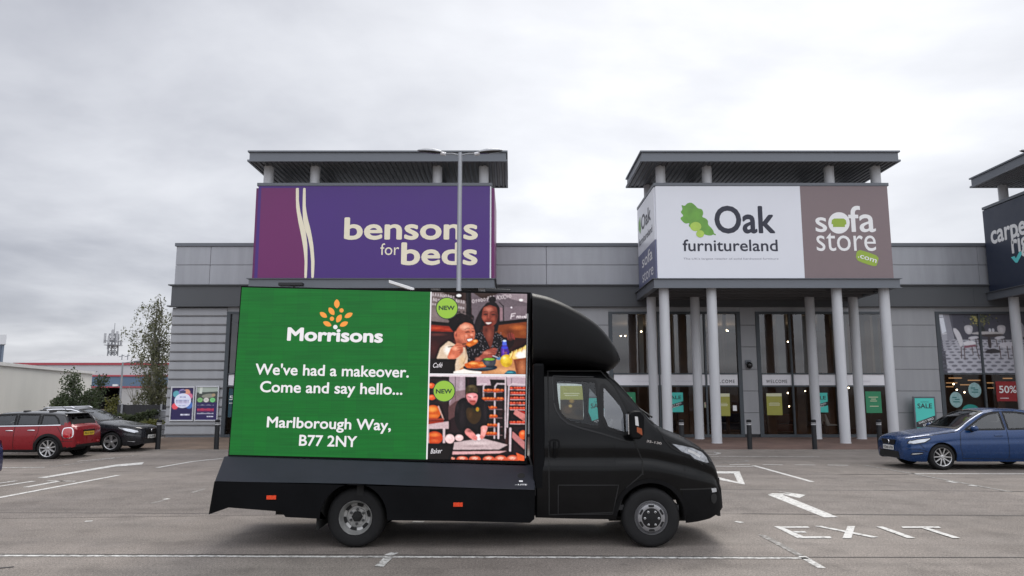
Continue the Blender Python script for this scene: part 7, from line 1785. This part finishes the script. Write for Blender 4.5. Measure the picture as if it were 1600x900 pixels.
b = MB(); b.box(x1_ - 3, x1_ - .45, 60.17, 60.198, 3.2, PZ(541, 60)); b.build('window', pmat('office_glass', (.1, .13, .18), .08, 0, .03), t)
# warehouse
WY = 90.0; t = thing('warehouse', 'wide warehouse with a pale roof, red gutter line and blue band behind the fence', 'building', (PX(140, WY), WY, 0))
X0, X1 = PX(20, WY), PX(330, WY); ze = PZ(567, WY); zb1 = PZ(587, WY); zb0 = PZ(605.5, WY)
M_WR = pmat('pale_profiled_sheet', (.50, .50, .52), .5, 0, .05, .2); M_WB = pmat('blue_sheet', (.105, .165, .25), .5, 0, .06, .2); M_RED = pmat('red_trim', (.42, .06, .08), .5, 0, .05)
b = MB(); b.box(X0, X1, WY, WY + 40, zb1 + .08, ze - .25); b.build('upper_wall', M_WR, t)
b = MB(); b.box(X0, X1, WY - .05, WY + 40, zb0 + .14, zb1 - .1); b.build('blue_band', M_WB, t)
for (za_, zc_) in ((ze - .248, ze), (zb1 - .098, zb1 + .078), (zb0 - .02, zb0 + .138)):
    b = MB(); b.box(X0 - .1, X1 + .1, WY - .16, WY + 40, za_, zc_); b.build('red_trim', M_RED, t)
xd0, xd1 = PX(150, WY, 620), PX(187, WY, 620)
b = MB(); b.box(X0, xd0, WY, WY + .4, 0, zb0 - .022); b.box(xd1, X1, WY, WY + .4, 0, zb0 - .022); b.build('lower_wall', pmat('pale_block', (.42, .41, .40), .7, 0, .08, .3), t)
b = MB(); b.box(xd0, xd1, WY + 5, WY + 5.2, 0, zb0 - .022); b.box(xd0 - .2, xd0 - .002, WY + .41, WY + 5, 0, zb0 - .022); b.box(xd1 + .002, xd1 + .2, WY + .41, WY + 5, 0, zb0 - .022); b.build('open_doorway', M_WELL, t)
zr = PZ(556, WY + 16); ra, rb = PX(150, WY + 16), PX(190, WY + 16); b = MB(); b.add([(X0 - .2, WY - .2, ze + .01), (X1 + .2, WY - .2, ze + .01), (X1 + .2, WY + 40, ze + .01), (X0 - .2, WY + 40, ze + .01), (ra, WY + 16, zr), (rb, WY + 16, zr)], [(0, 1, 5, 4), (1, 2, 5), (2, 3, 4, 5), (3, 0, 4), (3, 2, 1, 0)]); b.build('roof', pmat('pale_roof', (.44, .44, .45), .5, 0, .04, .2), t)
b = MB(); xx, zz2 = P(181, 602, WY - .1); b.box(xx - .3, xx + .3, WY - .3, WY - .06, zz2 - .12, zz2 + .12); b.build('wall_light', pmat('white_light_box', (.8, .8, .8), .4), t)
# lattice mast
def mast():
    Y = 150; x, _ = P(175.5, 560, Y); zt_ = PZ(514, Y); t = thing('radio_mast', 'grey lattice telecom mast with antenna panels beyond the warehouse', 'mast', (x, Y, 0)); b = MB(); hw = .6
    zs = np.linspace(0, zt_ - 1, 12)
    for sx_ in (-1, 1):
        for sy_ in (-1, 1): b.tube([(x + sx_ * (hw + .25), Y + sy_ * hw, 0), (x + sx_ * hw, Y + sy_ * hw, zt_ - 1)], .14, 5)
    for a, c_ in zip(zs[:-1], zs[1:]):
        for sy_ in (-1, 1): b.tube([(x - hw, Y + sy_ * hw, a), (x + hw, Y + sy_ * hw, c_)], .08, 4); b.tube([(x + hw, Y + sy_ * hw, a), (x - hw, Y + sy_ * hw, c_)], .08, 4); b.tube([(x - hw, Y + sy_ * hw, c_), (x + hw, Y + sy_ * hw, c_)], .07, 4)
    b.build('lattice', M_GALV, t)
    b = MB(); zp = PZ(540, Y); b.box(x - 1.25, x + 1.25, Y - 1.25, Y + 1.25, zp, zp + .12)
    for s_ in (-1, 1): b.tube([(x - 1.25, Y + s_ * 1.25, zp + .9), (x + 1.25, Y + s_ * 1.25, zp + .9)], .06, 4); b.tube([(x + s_ * 1.25, Y - 1.25, zp + .9), (x + s_ * 1.25, Y + 1.25, zp + .9)], .06, 4)
    b.build('platform', M_GALV, t)
    for (dx, dy, z_, h) in ((-1.25, -1, PZ(529, Y), 2.0), (-.9, 1, PZ(525, Y), 2.4), (1.15, -1, PZ(527, Y), 2.3), (.4, -1.3, PZ(524, Y), 2.2), (-.3, -1.3, PZ(531, Y), 1.6), (1.35, .3, PZ(536, Y), 1.2), (-1.3, .5, PZ(540, Y), 1.4)):
        b = MB(); b.box(x + dx - .2, x + dx + .2, Y + dy - .12, Y + dy + .12, z_ - h * .5, z_ + h * .5); b.build('antenna_panel', pmat('antenna_grey', (.42, .43, .45), .5), t, bevel=.04)
    b = MB(); b.tube([(x, Y, zt_ - 1), (x, Y, zt_ + 1.2)], .06, 5); b.build('spike', M_GALV, t)
mast()
def pole():
    Y = 60; x, z = P(192, 566, Y); t = thing('street_lamp', 'thin grey street lamp standing in front of the warehouse', 'street lamp', (x, Y, 0))
    b = MB(); b.lathe([(0, .1), (z * .5, .085), (z, .06)], (x, Y, 0), 'z', 10); b.build('post', M_GALV, t, smooth=True)
    b = MB(); b.tube([(x, Y, z - .05), (x + .9, Y, z + .05)], .04, 6); b.build('arm', M_GALV, t)
    b = MB(); b.ball((x + 1.2, Y, z + .05), .38, .14, .09, 12); b.build('lamp_head', M_GREY, t, smooth=True)
pole()
def cameras():
    for (px, lb) in ((190, 'short aerial spike on the warehouse roof near the birch'), (199, 'small aerial on the warehouse roof beside the birch twigs')):
        Y = WY + 6; x, z = P(px, 566, Y); t = thing('roof_aerial', lb, 'aerial', (x, Y, ze + .3)); b = MB(); b.tube([(x, Y, ze + .3), (x, Y, z + 1.0)], .05, 5); b.tube([(x - .4, Y, z + .7), (x + .3, Y, z + .9)], .04, 4); b.build('spike', M_GREY, t)
cameras()
